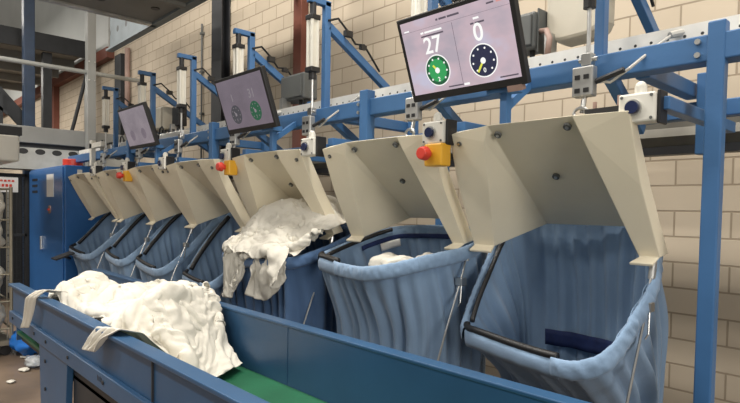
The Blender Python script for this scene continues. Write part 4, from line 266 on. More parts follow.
[21,-12,1,4,7,8,1,-8,-6,1,-6,5,7,-12,3,6,10,-4,3,-2,-5,-5,2,2,-7,-9,-5,1,0,12,11,-4,-2,-6,-10,7,13,-1,-7,7,-5,-1,4,-8,-5,8,9,3,-5,9,1,-9,-3,5,2,-2,-7,-13,-6,-6,15,-3,-9,3,-14,-6,16,3,3,4,-8,4,4,-2,-12,0,9,11,-3,9,3,-9,2,3,0,-4,-5,-17,1,-6,11,-2,-2,-14,-4,-11,17,7,2,5,-1,-1,5,2,-6,-11,18,7,-8,16,3,-14,6,7,-2,-4,-8,0,1,-10,14,-5,6,-16,-15,5,4,9,10,1,6,-2,-3,2,-2,-2,3,12,-5,9,2,-8,4,5,3,-2,-8,-3,3,-3,18,-8,4,-6,-16,5,4,10,10,-4,7,1,-2,-6,0,3,-1,1,7,0,7,1,2,0,-1,1,-10,0,1,-9,20,-4,-1,-5,-8,0,13,8,5,-2,8,-3,-4,-5,-4,3,-2,3,4,0,-1,9,4,-8,4,-2,-6,0,3,-11,21,-9,5,-3,-1,-9,1,19,4,5,13,6,-2,-4,-16,-10,5,-4,1,6,1,1,1,1,2,-2,-7,-5,2,-7,16,0,3,-8,7,-5,1,-3,9,7,8,11,4,-5,-15,-11,3,1,-3,5,3,2,-2,5,5,-6,-9,-6,-7,-5,20,-7,7,-9,2,-1,-1,-2,4,15,11,-4,9,-4,-10,-8,4,4,4,-3,0,1,9,-2,-2,2,-6,-15,-4,-7,26,-6,-1,-12,2,3,2,1,6,10,7,-2,-1,-9,-1,-8,1,1,4,-1,0,6,4,2,-4,3,-3,-13,-6,4,13,0,-7,-5,1,9,3,1,4,0,5,1,2,-11,1,-5,-8,0,9,4,-8,6,4,-3,-4,-2,2,3,-2,4,10,5,-1,-2,4,5,5,-4,3,-9,5,3,2,-3,-2,3,-8,-4,3,6,-5,2,4,0,-9,1,-1,9,-2,2,21,-3,0,10,4,2,0,1,-3,-13,1,4,4,2,0,3,-3,-5,-11,4,3,7,6,-3,-6,3,2,-2,-7,-5,20,-13,-6,16,11,4,-3,-3,1,-9,4,-3,8,-3,-1,6,-6,-5,-1,-4,6,5,7,-2,0,2,1,-8,-9,-9,21,-11,-11,11,29,-13,-5,0,-3,1,0,10,0,0,2,-8,-6,-2,0,-4,0,8,8,-1,6,8,-3,-5,-18,-9,20,-7,0,11,20,-12,-11,-3,-1,3,5,5,0,-8,-3,-1,-6,5,-3,-6,-7,7,13,2,-1,11,5,-3,-26,-15,27,-8,2,2,6,-2,-9,-4,0,-7,-1,9,5,-5,-9,3,0,4,-7,-4,-1,6,10,2,2,-1,-5,3,-12,-14,11,0,-3,3,-5,-7,3,-4,-9,-2,4,1,8,-3,0,-9,5,2,-3,-1,-1,5,11,1,1,-2,-14,-8,3,2,11,-3,-2,5,-3,-7,-7,3,-3,-2,-2,-2,5,1,2,-4,4,-1,-2,-2,1,6,5,2,-2,-4,-7,-1,4,-2,15,-9,3,1,2,-6,-6,0,-1,1,-7,-4,3,5,4,2,-2,-4,-6,2,4,1,7,-2,-6,1,-3,0,0,2,13,-3,1,1,-5,-1,-2,2,0,-1,-2,-7,-1,6,3,2,-4,-12,0,3,-2,3,3,2,-4,4,1,-1,-3,-6,19,-8,-5,0,1,-1,2,3,0,-1,-5,-3,-1,0,6,-4,-5,-3,-4,4,1,-6,7,1,1,3,2,2,-7,-5,13,-5,-11,-5,6,-3,4,8,-4,-2,-1,-4,2,-1,-1,-2,-6,-1,1,4,2,-7,4,3,6,3,-2,2,-4,-6,16,-11,-6,-10,-2,2,5,3,3,0,3,3,-2,-6,-6,-3,-3,-1,0,7,3,-5,2,10,3,0,-1,5,-6,-3,3,-7,-9,-9,3,3,-2,9,3,2,4,6,-7,-15,-14,-1,0,-1,4,7,9,1,4,9,3,-5,3,7,-2,-5,23,-12,-14,-17,1,14,0,6,-2,6,2,-10,-7,-6,-3,2,-4,-2,7,3,4,2,3,15,7,-6,14,3,-8,-3,20,-12,-17,-15,-10,8,20,2,-4,-5,-4,-8,-1,-2,-1,1,-1,3,22,9,-10,-9,1,10,1,4,20,4,-11,-8,9,-12,-15,-14,-9,-2,21,10,-7,0,4,-7,-5,-5,-4,-4,3,18,10,10,-2,-6,-2,13,0,-5,14,7,-6,-14,-7,-3,-9,-7,-13,0,-1,20,3,-1,4,2,-5,-10,-13,4,-3,23,9,6,0,2,0,-3,15,-1,-12,18,4,-15],
[68,-1,10,21,28,16,4,7,8,23,29,19,19,21,-3,-23,11,9,21,15,10,19,31,21,20,9,4,13,20,12,-8,7,3,5,27,33,13,10,-2,12,28,22,24,24,22,-23,-15,16,17,25,18,14,16,19,18,14,15,9,5,10,-11,9,1,10,14,28,30,11,13,12,11,32,25,18,17,2,-17,-7,20,31,15,19,18,15,12,11,20,18,17,3,8,-8,3,10,20,26,31,21,7,14,10,19,28,26,19,17,-19,-26,19,42,12,8,23,23,14,13,11,27,17,12,7,-11,-3,8,32,48,14,12,0,18,16,17,10,16,40,25,-12,-28,16,35,18,7,15,20,18,21,16,18,20,10,5,-1,-6,3,26,47,13,15,15,15,8,13,12,11,37,30,4,-24,7,21,19,10,11,18,18,23,19,26,25,10,15,-11,-9,9,7,39,30,18,13,14,21,13,13,16,22,26,8,-19,13,14,3,19,13,12,18,19,27,35,24,1,-3,-2,-8,6,6,6,48,20,13,17,28,18,14,13,16,17,9,0,13,13,9,10,13,14,16,16,14,41,27,12,6,-8,-1,1,10,9,32,13,16,24,22,18,16,15,23,15,-1,13,11,12,16,11,10,14,14,18,19,35,26,-4,-3,-2,-1,7,11,13,12,8,16,33,21,17,14,21,14,20,8,14,7,9,9,11,14,11,16,16,14,31,27,17,-9,9,7,-1,14,13,11,13,19,23,21,14,13,20,18,8,18,9,12,13,-3,12,14,17,15,13,15,22,27,18,-6,4,16,12,13,14,12,13,15,17,20,17,17,11,21,12,10,12,16,11,6,2,20,11,11,18,21,18,15,17,-42,28,24,16,17,16,15,12,15,11,16,25,22,16,16,20,8,9,11,16,9,-3,17,15,8,17,15,20,14,18,-27,13,48,37,13,12,14,18,14,12,17,25,21,20,18,17,13,11,4,12,16,10,-7,13,17,17,17,19,19,8,4,-4,43,45,14,14,14,14,21,24,20,18,24,14,18,18,15,10,12,-1,13,15,2,0,19,18,19,19,25,3,5,13,25,29,17,22,13,13,17,25,23,28,13,21,29,13,13,10,7,5,4,23,7,-1,12,15,17,21,14,14,13,15,15,4,9,39,22,20,19,21,17,22,20,17,30,31,6,7,6,15,1,12,10,-15,9,16,21,20,-6,11,-8,13,13,13,3,36,33,22,23,17,22,5,33,20,11,26,16,9,13,9,5,12,3,-15,2,15,19,22,5,-8,4,-1,20,16,14,26,31,22,18,16,19,17,14,25,15,13,13,18,16,8,6,12,11,-3,8,12,1,12,19,14,9,7,15,13,10,14,15,26,24,21,24,17,14,13,19,24,18,16,12,9,12,3,9,13,9,8,10,10,14,18,9,-3,16,11,9,16,21,21,20,22,33,15,18,15,14,26,20,17,11,6,11,13,4,15,10,-1,11,9,5,20,-8,6,13,14,3,17,19,27,23,18,28,24,24,16,17,18,16,19,14,14,11,13,6,10,12,-4,8,7,5,0,-3,7,12,16,15,15,19,21,22,27,23,19,21,22,21,14,18,23,17,15,9,14,4,-2,12,4,8,4,-3,16,9,-4,11,10,18,17,24,20,22,28,24,13,18,24,20,20,17,18,22,20,15,5,14,4,-7,9,13,-5,6,17,-5,4,11,11,18,16,20,27,20,26,21,16,19,16,17,19,22,23,21,13,13,12,11,10,-10,4,12,4,7,16,11,5,6,3,12,14,20,26,24,19,23,20,20,9,7,28,23,23,12,14,13,25,10,15,4,6,3,11,6,16,5,-3,14,4,17,11,14,22,19,15,28,12,11,15,15,14,23,20,14,17,21,23,28,13,10,4,5,7,16,17,2,7,6,11,17,-1,8,22,24,19,12,4,14,19,7,18,21,21,24,15,30,16,26,12,11,7,12,13,11,13,25,2,11,15,11,-16,-11,14,41,24,9,7,11,9,13,4,24,20,27,15,28,18,23,15,13,1,18,23,16,-2,25,-1,6,21,8,-20,-18,-9,31,36,18,13,13,11,-1,12,11,20,19,20,23,23,15,27,3,9,12,30,18,9],
[414,25,-60,16,22,-42,125,-33,29,-11,-35,-57,-47,24,49,-1,61,5,-82,-6,-7,14,-16,-16,-5,-14,-48,-15,4,-1,24,-33,-25,-29,82,23,-26,-8,63,15,-71,-2,-65,-17,19,34,17,9,-36,-41,20,24,18,-10,-28,-9,6,-36,-27,-13,-56,-29,-32,13,26,86,0,-37,-10,15,-33,-25,-18,-30,-9,46,11,20,7,-8,-27,31,22,-3,-9,-21,-18,-16,-21,-19,-5,-52,-58,-4,46,66,57,-34,-99,-34,52,6,-1,-30,10,15,19,-2,38,14,-31,17,32,-11,1,-20,-25,-28,-41,7,-98,10,-113,18,84,50,24,-19,-114,-19,27,18,35,-6,10,24,24,-21,51,34,-16,-17,36,2,-23,-19,-12,-48,-41,-11,-69,-6,-58,-18,80,21,-24,1,-44,-22,33,17,8,47,19,24,33,-11,46,14,-22,6,36,0,-11,-25,-24,-37,-32,-19,12,-59,-70,-9,34,-7,-28,-18,13,20,11,37,36,41,41,14,25,1,35,16,-32,8,22,23,-10,-18,-22,-35,-15,24,-93,0,-79,-16,16,-16,7,-16,11,-3,44,32,24,30,51,30,15,36,29,7,3,-26,8,16,-5,-7,1,-16,-1,-32,-10,-16,-38,-48,-7,-10,7,4,9,4,27,45,27,23,34,29,31,14,10,8,17,9,-1,-12,-20,9,7,5,-16,-4,-1,10,-42,-40,-18,1,-6,-20,11,42,21,-6,50,21,16,14,43,32,-26,10,-23,31,-6,5,-4,-12,22,3,9,-20,12,-23,-19,-41,7,8,-8,0,13,37,34,-20,14,13,6,28,15,53,10,-12,-25,-34,32,3,-3,-4,22,-2,-3,-23,-20,23,-31,-23,8,12,20,8,-1,8,11,13,-17,-1,14,11,1,15,51,9,-12,-46,-4,27,-5,9,1,-15,-11,-22,-48,48,17,6,3,14,15,0,0,12,-17,12,6,-16,8,-3,-3,9,29,7,-10,-40,-13,26,-10,8,8,-20,-2,-6,-8,1,86,40,28,5,1,6,-8,-24,-5,-7,21,-20,1,13,-4,4,-23,26,21,-31,-35,-7,5,7,7,-15,-5,-5,46,-51,68,115,24,7,2,-4,-13,-22,-5,-22,23,-13,-2,-10,2,1,-28,57,23,-16,-53,-58,4,-9,9,-26,-9,40,25,4,24,97,95,-53,-42,41,12,-21,-24,28,-14,-22,-24,28,-34,-34,-34,54,82,-10,-73,-54,-32,-18,-11,-13,30,-4,37,26,51,64,105,-11,-62,-8,5,-8,-17,34,11,-41,-35,17,-56,-33,-38,23,49,20,-48,-27,-39,-18,-34,8,48,13,63,-7,29,52,84,51,-2,-65,-21,40,-4,-12,11,11,-57,-6,-71,1,-26,17,23,14,-40,-23,-34,-12,-12,-21,19,17,22,70,34,1,-9,42,12,-4,9,21,12,5,-55,-52,0,-22,-43,-5,-33,28,31,-5,7,-34,-51,-3,37,-26,-4,-16,6,48,32,40,-33,24,4,-5,15,7,-6,5,12,-35,-50,-30,-10,3,19,-11,-47,76,27,-50,-50,-25,13,-36,3,-42,-30,27,59,-16,36,-19,24,7,16,-8,3,-6,10,1,-46,-37,-4,16,22,-69,23,-2,84,17,-50,-61,26,-63,-55,-40,66,-64,61,52,-62,9,4,5,5,10,9,8,-10,24,-38,-14,-24,-13,26,-9,-58,30,55,71,-10,-71,-10,-67,-31,-30,-5,-42,4,33,3,-25,18,-16,0,18,21,9,4,12,6,-20,-33,-18,-7,23,-33,-42,54,60,62,-31,-45,-72,-48,-24,-83,41,5,-2,-20,-1,7,28,-10,11,36,15,16,-2,42,-32,-35,-14,-27,16,-42,21,-11,50,62,-6,-4,-75,-67,-33,-17,0,28,46,18,-21,-26,-13,24,13,38,32,14,2,-28,0,-4,-5,-29,-1,1,27,-41,14,39,34,10,-41,-62,-43,-6,7,-6,61,7,7,-24,-29,13,45,32,28,1,-13,-24,-7,-15,6,3,18,20,-7,-25,3,58,49,-28,-21,-46,-24,-5,-8,-23,61,-4,35,-2,-26,-16,49,29,-2,13,1,-3,3,-21,22,11,-1,-13,49,-5,24,-2,57,-22,-34,-4,-18,-71,24,25,26,1,31,0,-10,-2,3,25,-10,3,16,29,-14,41,20,59,31,-34,31,-19,2,44,30,-41,-42,-6,-16,40,-12,7,10,15,35,-13,5,3,4,35,-15,2,5,29,8,39,67,24,59,-26,24,-5,-34,11,46,-26,-43,28,-9,2,-17,-6,21,7,28,-3,3,-2,14,18,40,25,-14,12,16,24,50,50,23,32,-10,37,-31,-7,29,5,-91,9,90]),
(30,[-2.884, 0.968, 0.944],[-2.242, 1.492, 1.176],
[31,-14,3,17,16,6,14,-2,14,11,24,22,-8,-13,-20,-22,-13,-14,-13,-17,0,-8,-8,-6,16,-1,6,-14,2,7,-1,-10,6,5,12,16,23,9,8,11,10,18,16,-21,-23,-14,-19,-13,-19,-16,-7,10,-2,-10,-8,7,3,1,4,-6,-10,13,12,4,7,16,17,18,16,4,8,9,8,-11,-19,-16,-13,-15,-20,-14,-4,7,-1,15,-13,-6,-1,0,0,-6,-5,21,21,12,-6,11,14,21,27,9,13,8,-7,-17,-5,-11,-20,-23,-10,-8,0,6,-6,6,-4,-7,-3,-1,-4,2,13,3,19,19,7,3,14,21,29,13,14,12,-4,-23,-27,3,-10,-18,-12,-2,-6,5,-2,-6,-1,-5,-2,-1,-4,0,17,-9,20,25,7,9,10,23,18,25,10,0,-10,-13,-31,-19,12,1,-10,-9,-7,2,1,-5,-1,-6,-4,4,-3,3,27,-12,11,21,9,4,26,6,15,21,18,1,-25,-33,-20,6,15,6,-3,-15,-9,-1,-3,3,-3,-7,-4,12,11,-9,13,-1,5,12,12,7,18,17,7,12,12,0,-14,-22,-10,6,6,-10,12,-6,-12,-11,3,-2,0,1,-5,-1,13,-5,14,-1,17,11,3,9,19,9,12,1,6,7,-6,-2,-11,6,-2,-14,10,-4,-11,-8,-11,1,-3,9,9,-9,16,-6,27,-3,21,10,-7,4,16,13,0,17,-4,10,0,-2,-1,-5,-3,-11,-5,8,-6,-7,-8,-5,-7,10,10,3,9,1,35,0,3,6,0,0,1,15,13,12,-1,2,1,-4,4,-7,-1,-5,-6,5,1,-15,1,0,-16,-3,23,4,-2,7,21,2,-1,6,1,-3,2,9,12,23,-3,-2,5,2,-6,-13,3,-2,0,2,2,-13,-1,2,-11,-4,11,8,0,-4,24,4,-5,-4,11,-6,0,15,2,13,18,19,0,13,2,-13,-17,-15,5,-6,-2,-1,-11,-8,-1,1,11,4,-1,-10,24,5,-5,-12,1,5,-5,13,17,12,21,12,5,-2,4,-9,-7,-18,0,-7,-7,0,-1,-10,-2,-2,4,8,-3,-3,21,8,-3,-13,-8,5,6,2,10,28,13,3,-5,7,-6,5,-8,-13,-8,0,-9,0,-1,-1,-4,-6,4,3,0,-6,23,-9,6,-3,-1,-5,39,-9,-7,11,6,0,5,3,-7,4,-7,-13,-5,-4,-4,0,-6,-4,5,-3,4,-4,5,3,21,-7,4,0,6,1,11,9,-1,-9,2,-1,2,1,-3,-6,1,-7,-11,-1,-6,1,-5,-8,4,4,1,4,8,-4,12,0,8,-3,3,3,-1,3,-1,0,-5,-3,8,2,4,-9,-3,-5,-9,3,-10,-9,-6,-2,3,8,3,5,7,0,14,-14,8,16,-14,4,7,-6,-2,0,7,-4,3,1,8,0,-11,-4,-11,-8,6,-10,-10,-2,-4,10,18,2,10,-4,22,-14,-2,11,-6,0,2,3,-1,2,1,-4,4,-3,-1,13,-9,-8,-7,-9,-1,-9,-10,5,4,-2,19,7,2,6,13,-5,-3,3,-1,-3,3,6,0,1,-1,-3,-1,-1,-4,9,-2,-7,-8,-9,-4,-11,-5,7,9,3,1,11,2,2,20,-8,-2,1,1,1,0,3,-1,1,-1,-3,-3,-1,0,1,3,-5,-10,-7,-7,-11,-3,13,7,14,-6,4,-1,2,9,-4,0,0,1,4,6,-9,3,1,-1,-4,-5,3,-6,3,0,0,-13,-7,-6,-8,1,12,4,14,4,-3,-3,-4,11,1,-1,1,-3,5,8,-8,0,1,-3,-3,-8,-1,7,-3,-5,2,-10,-9,-3,-10,7,9,5,8,10,-1,-2,-9,12,3,0,0,1,0,7,-5,-3,-1,-2,-4,-6,-8,5,6,-5,-2,-9,-12,-8,-12,8,10,12,9,8,5,0,-7,12,2,3,-4,4,3,5,-3,-6,-1,-3,-5,-5,-7,-6,3,3,-2,-9,-11,-11,-13,0,12,5,11,12,12,5,-5,9,0,9,-2,1,7,5,-5,-5,-3,-2,-5,-6,-4,-4,-10,8,1,-12,-5,-17,-12,-8,7,16,3,11,11,13,-9,2,9,13,1,-5,7,12,-7,-6,-5,-3,-5,-6,-3,-3,-7,1,0,-7,-6,-7,-14,-9,1,15,9,-6,7,12,0,14,1,8,10,2,5,14,-5,-6,-8,-4,-5,-6,-6,-3,-5,-3,-2,-4,-7,-6,-3,-7,1,-4,11,10,0,14,-5,13,3,-6,2,14,13,11,5,-8,-7,-5,-4,-11,-2,-10,-4,-9,-7,5,-2,-8,-7,-2,-4,-5,-4,21,8,-4,12],
[229,23,18,12,5,12,-11,14,16,17,13,8,7,-2,-19,-6,-6,-6,-15,-13,12,-6,13,19,42,22,14,2,22,3,-27,26,23,24,14,8,-8,3,13,20,11,9,2,2,-11,-10,-4,-4,-13,-14,-7,24,3,11,30,33,22,13,12,-2,-26,22,22,19,19,13,4,4,17,19,6,7,8,1,-2,-10,-10,-5,-8,-7,1,16,1,16,31,29,23,19,0,3,-14,17,15,8,22,18,3,11,12,26,5,6,16,2,7,2,-20,-12,6,9,-6,4,4,8,42,32,22,22,2,-21,-17,21,4,6,19,18,12,20,7,17,5,5,15,15,5,11,-3,-16,6,14,2,-2,21,18,16,29,29,17,-8,-21,-10,24,-7,0,15,21,17,26,11,-3,4,11,23,14,5,10,4,1,12,14,9,13,14,29,28,7,28,-3,-19,-6,-28,21,5,-1,10,16,29,21,12,5,0,20,20,3,3,16,7,10,22,15,16,25,15,26,30,7,16,-14,-30,-6,-28,19,9,6,12,17,30,22,6,2,6,20,18,12,-5,20,20,20,19,10,17,18,24,30,33,13,11,-15,-25,-7,-23,14,20,17,13,19,20,14,11,-3,12,15,15,20,5,24,23,17,23,19,11,18,6,16,51,19,16,-3,-13,-20,-3,14,20,23,7,13,17,5,6,16,4,16,15,21,24,21,22,15,18,30,13,11,0,14,27,43,10,16,6,-17,2,9,8,15,17,11,14,10,13,12,13,20,17,14,27,20,22,18,20,21,20,17,15,19,6,21,16,17,7,-3,-4,-5,11,15,17,14,16,11,12,5,24,18,21,26,22,25,16,15,19,18,21,19,20,19,6,17,14,10,12,-11,-1,-12,10,14,24,14,12,9,11,13,18,23,16,23,17,25,29,18,20,18,21,26,11,11,21,10,10,1,9,5,1,-10,1,16,18,10,14,13,7,22,30,15,23,15,17,19,24,25,18,18,22,23,21,5,17,14,0,8,10,6,3,-16,-2,16,13,8,13,13,10,34,27,20,15,12,17,19,24,27,23,13,17,29,16,14,8,15,7,6,17,-6,4,-17,-10,10,14,8,35,9,8,18,21,21,19,16,21,21,12,28,25,18,23,27,6,-1,14,17,15,7,11,16,-9,-8,-5,11,14,9,26,20,15,7,9,22,17,16,17,23,16,26,23,15,27,28,3,-8,13,14,17,19,18,14,-9,-15,-2,22,17,9,15,14,27,21,10,11,15,18,21,9,22,18,23,14,18,32,8,-10,13,15,15,23,18,17,-16,-12,-7,27,16,10,18,13,24,22,18,14,19,16,15,13,17,24,12,25,14,14,23,-8,-2,24,32,12,19,11,9,-16,-17,19,20,16,21,23,15,21,19,17,29,17,16,4,10,16,24,22,23,25,8,-16,-18,3,38,37,19,6,3,2,-17,-9,26,27,22,12,15,20,26,21,26,21,12,13,5,16,15,20,26,29,2,-18,-19,-8,19,33,27,19,7,-2,-6,-14,27,29,17,12,12,20,24,23,22,22,18,17,15,9,3,19,27,23,4,-18,-18,-16,17,21,24,21,-4,11,-1,-16,31,26,11,8,16,20,20,21,19,24,19,22,17,18,8,11,39,12,-10,-16,-16,-15,2,19,22,22,7,8,8,-3,17,25,-2,16,19,23,20,20,19,20,19,23,13,21,21,19,28,18,-14,-16,-19,-10,-2,-8,21,23,10,4,10,3,16,19,-2,13,23,25,24,23,22,21,10,33,7,18,26,19,31,19,-8,-13,-17,-9,-8,-14,1,18,7,1,11,12,11,9,9,12,25,25,23,25,22,19,23,25,7,14,33,22,11,29,5,-9,-5,-10,-12,-20,-3,2,16,-7,13,10,17,4,11,8,19,26,21,26,25,26,19,14,21,22,29,20,8,18,21,-7,-8,-2,-6,-21,-14,-2,-4,14,6,14,16,4,7,11,14,27,23,22,23,25,29,13,18,23,26,21,10,4,22,3,-13,-2,5,-14,-21,1,-13,22,19,15,17,7,-5,17,11,22,26,26,24,26,29,14,25,25,17,12,9,5,16,17,-9,-10,-15,0,-13,-5,0,25,25,20,-5,18,-3,16,11,19,23,26,25,29,32,11,14,21,23,17,-4,8,13,23,3,-3,-14,-14,-7,0],
[275,-7,-1,-15,-2,4,38,50,26,8,-10,-16,-26,-3,4,5,3,13,-36,-33,-41,22,-13,-20,-9,13,-8,10,-27,-46,16,-1,-7,-15,-7,-6,32,36,33,17,12,2,-31,-27,-4,3,-11,2,15,-26,-43,-18,23,-6,-40,-18,-14,16,17,-23,22,-1,-8,-10,-3,-1,4,37,40,16,18,15,-28,-28,-30,-20,11,-3,-8,-10,-29,-24,23,16,-63,-9,-14,-8,26,11,-6,-1,10,-3,-23,14,2,31,46,17,13,18,-18,-27,-25,-16,-15,-28,-10,0,-9,-20,6,18,-34,-29,-6,-1,20,1,11,-1,-3,3,-16,2,6,28,59,25,13,2,-28,-20,-28,-22,-18,-23,-17,14,-15,-15,-12,-5,14,-26,-11,3,16,-1,1,3,-8,1,2,6,3,28,27,47,13,-10,-31,-14,-31,-33,-4,-16,-13,-2,0,-11,-10,-4,-8,-12,-10,23,6,1,-15,13,6,-20,17,13,4,27,29,31,24,-23,-22,-43,-32,-9,8,-6,-2,-18,-7,7,-6,-15,-11,-14,-11,43,31,-14,-10,7,8,6,1,24,7,14,32,28,23,-21,-16,-31,-35,-4,12,3,5,-34,-14,-1,12,-23,-12,-11,-11,38,26,-2,-15,12,-6,15,24,21,6,27,12,25,19,-3,-34,-7,-15,-1,-5,-2,2,-19,0,-14,6,-9,-31,-6,-4,20,32,10,-14,1,48,-22,27,22,15,28,16,15,18,-18,7,-5,-3,-5,-12,-12,6,-15,12,-21,23,-14,-39,-18,-7,10,28,11,5,8,24,9,15,23,18,15,30,13,14,7,-3,-2,-3,-17,-8,-19,11,-8,-18,-2,4,8,-25,-19,-16,-9,11,22,25,-15,6,20,22,25,33,10,17,11,22,9,6,-11,-9,-7,-14,-10,-10,4,-15,-10,-3,8,-22,1,-14,-17,3,28,30,-6,-25,21,29,9,34,33,8,18,2,9,-1,-14,-15,-7,-2,-2,-8,-12,-6,-6,3,-22,-6,10,18,-20,-13,-9,33,-17,-22,1,30,28,11,21,27,13,21,-29,-10,20,-6,-19,-2,-17,-18,2,-1,0,17,-30,-12,-8,9,0,-21,-2,30,-19,-29,1,21,22,27,6,21,24,38,-19,-15,-9,-24,4,-11,-3,-19,0,7,12,-9,-7,-41,24,11,-30,-25,-1,19,-16,-23,-7,12,15,64,17,-23,36,8,-36,-6,-1,-13,-15,-5,-10,10,-1,16,18,-31,-34,17,-22,-6,-15,-15,8,6,-14,-17,-11,19,27,50,30,0,-19,18,-39,-3,-15,-22,-9,3,-13,9,0,14,25,-29,-22,-7,-9,-13,-24,-17,-2,30,-42,-25,-4,32,45,27,-17,10,-1,-1,2,13,-43,-18,-23,-9,4,11,-11,0,25,-12,4,-25,-11,-14,-27,-16,-23,-8,-19,-65,-3,71,34,-10,-17,9,9,-12,14,-11,-29,-7,-4,-11,-19,9,0,25,-7,14,-20,-5,-23,-25,-16,-25,9,-54,13,-42,-20,47,27,-4,10,-3,-2,-2,-3,-22,-14,-7,-9,6,-8,0,13,7,14,-2,-16,-4,-12,-49,-7,0,-23,-26,2,-13,-42,31,31,16,10,-13,-5,-8,1,-27,-14,-7,1,8,-17,11,20,5,9,-7,-13,-9,-16,-17,-29,-5,-10,12,-35,-9,-23,-2,30,21,14,-19,-2,-11,-7,-9,-25,2,-12,-2,-4,26,12,7,10,-13,-19,-12,-34,-4,-13,-7,-16,-41,-14,-16,-24,2,17,20,7,-11,-7,-6,-7,-5,-16,-7,-9,-4,8,16,14,0,6,-12,-23,-3,-25,-27,-4,0,5,-49,8,-17,-27,5,12,15,4,-17,-7,-1,-3,-7,-11,2,-13,-3,15,4,14,6,-5,-20,-13,-6,-13,-21,-5,-15,10,-42,18,-9,-32,13,-5,15,3,-18,-3,-10,-5,-3,-5,4,-11,13,5,4,24,5,14,-32,-18,-23,-18,-14,-8,-12,3,-46,35,-1,-24,-5,3,1,-3,-19,-3,-8,0,-4,1,2,1,9,9,1,22,19,26,-11,-30,-16,-25,-32,-20,-18,8,10,-7,7,-33,-1,8,20,-39,-20,-6,-2,3,0,-4,-3,20,-12,5,19,8,39,38,9,-22,-31,-28,-9,-44,-23,-1,-63,8,26,-17,-26,15,28,-42,-37,-5,-2,2,4,2,-1,4,-2,7,20,13,20,56,31,-23,-24,-23,-27,-38,-29,14,-39,2,26,-1,-22,7,24,-29,-43,-18,1,-2,10,5,5,13,-13,7,23,21,9,40,52,-37,-10,-3,-51,-38,-12,0,-44,5,22,10,-11,-6,19,-10,-49,-24,-9,1,15,-2,18,7,39,8,1,-1,22,24,60,-3,-62,7,-6,-49,-9,14]),
]
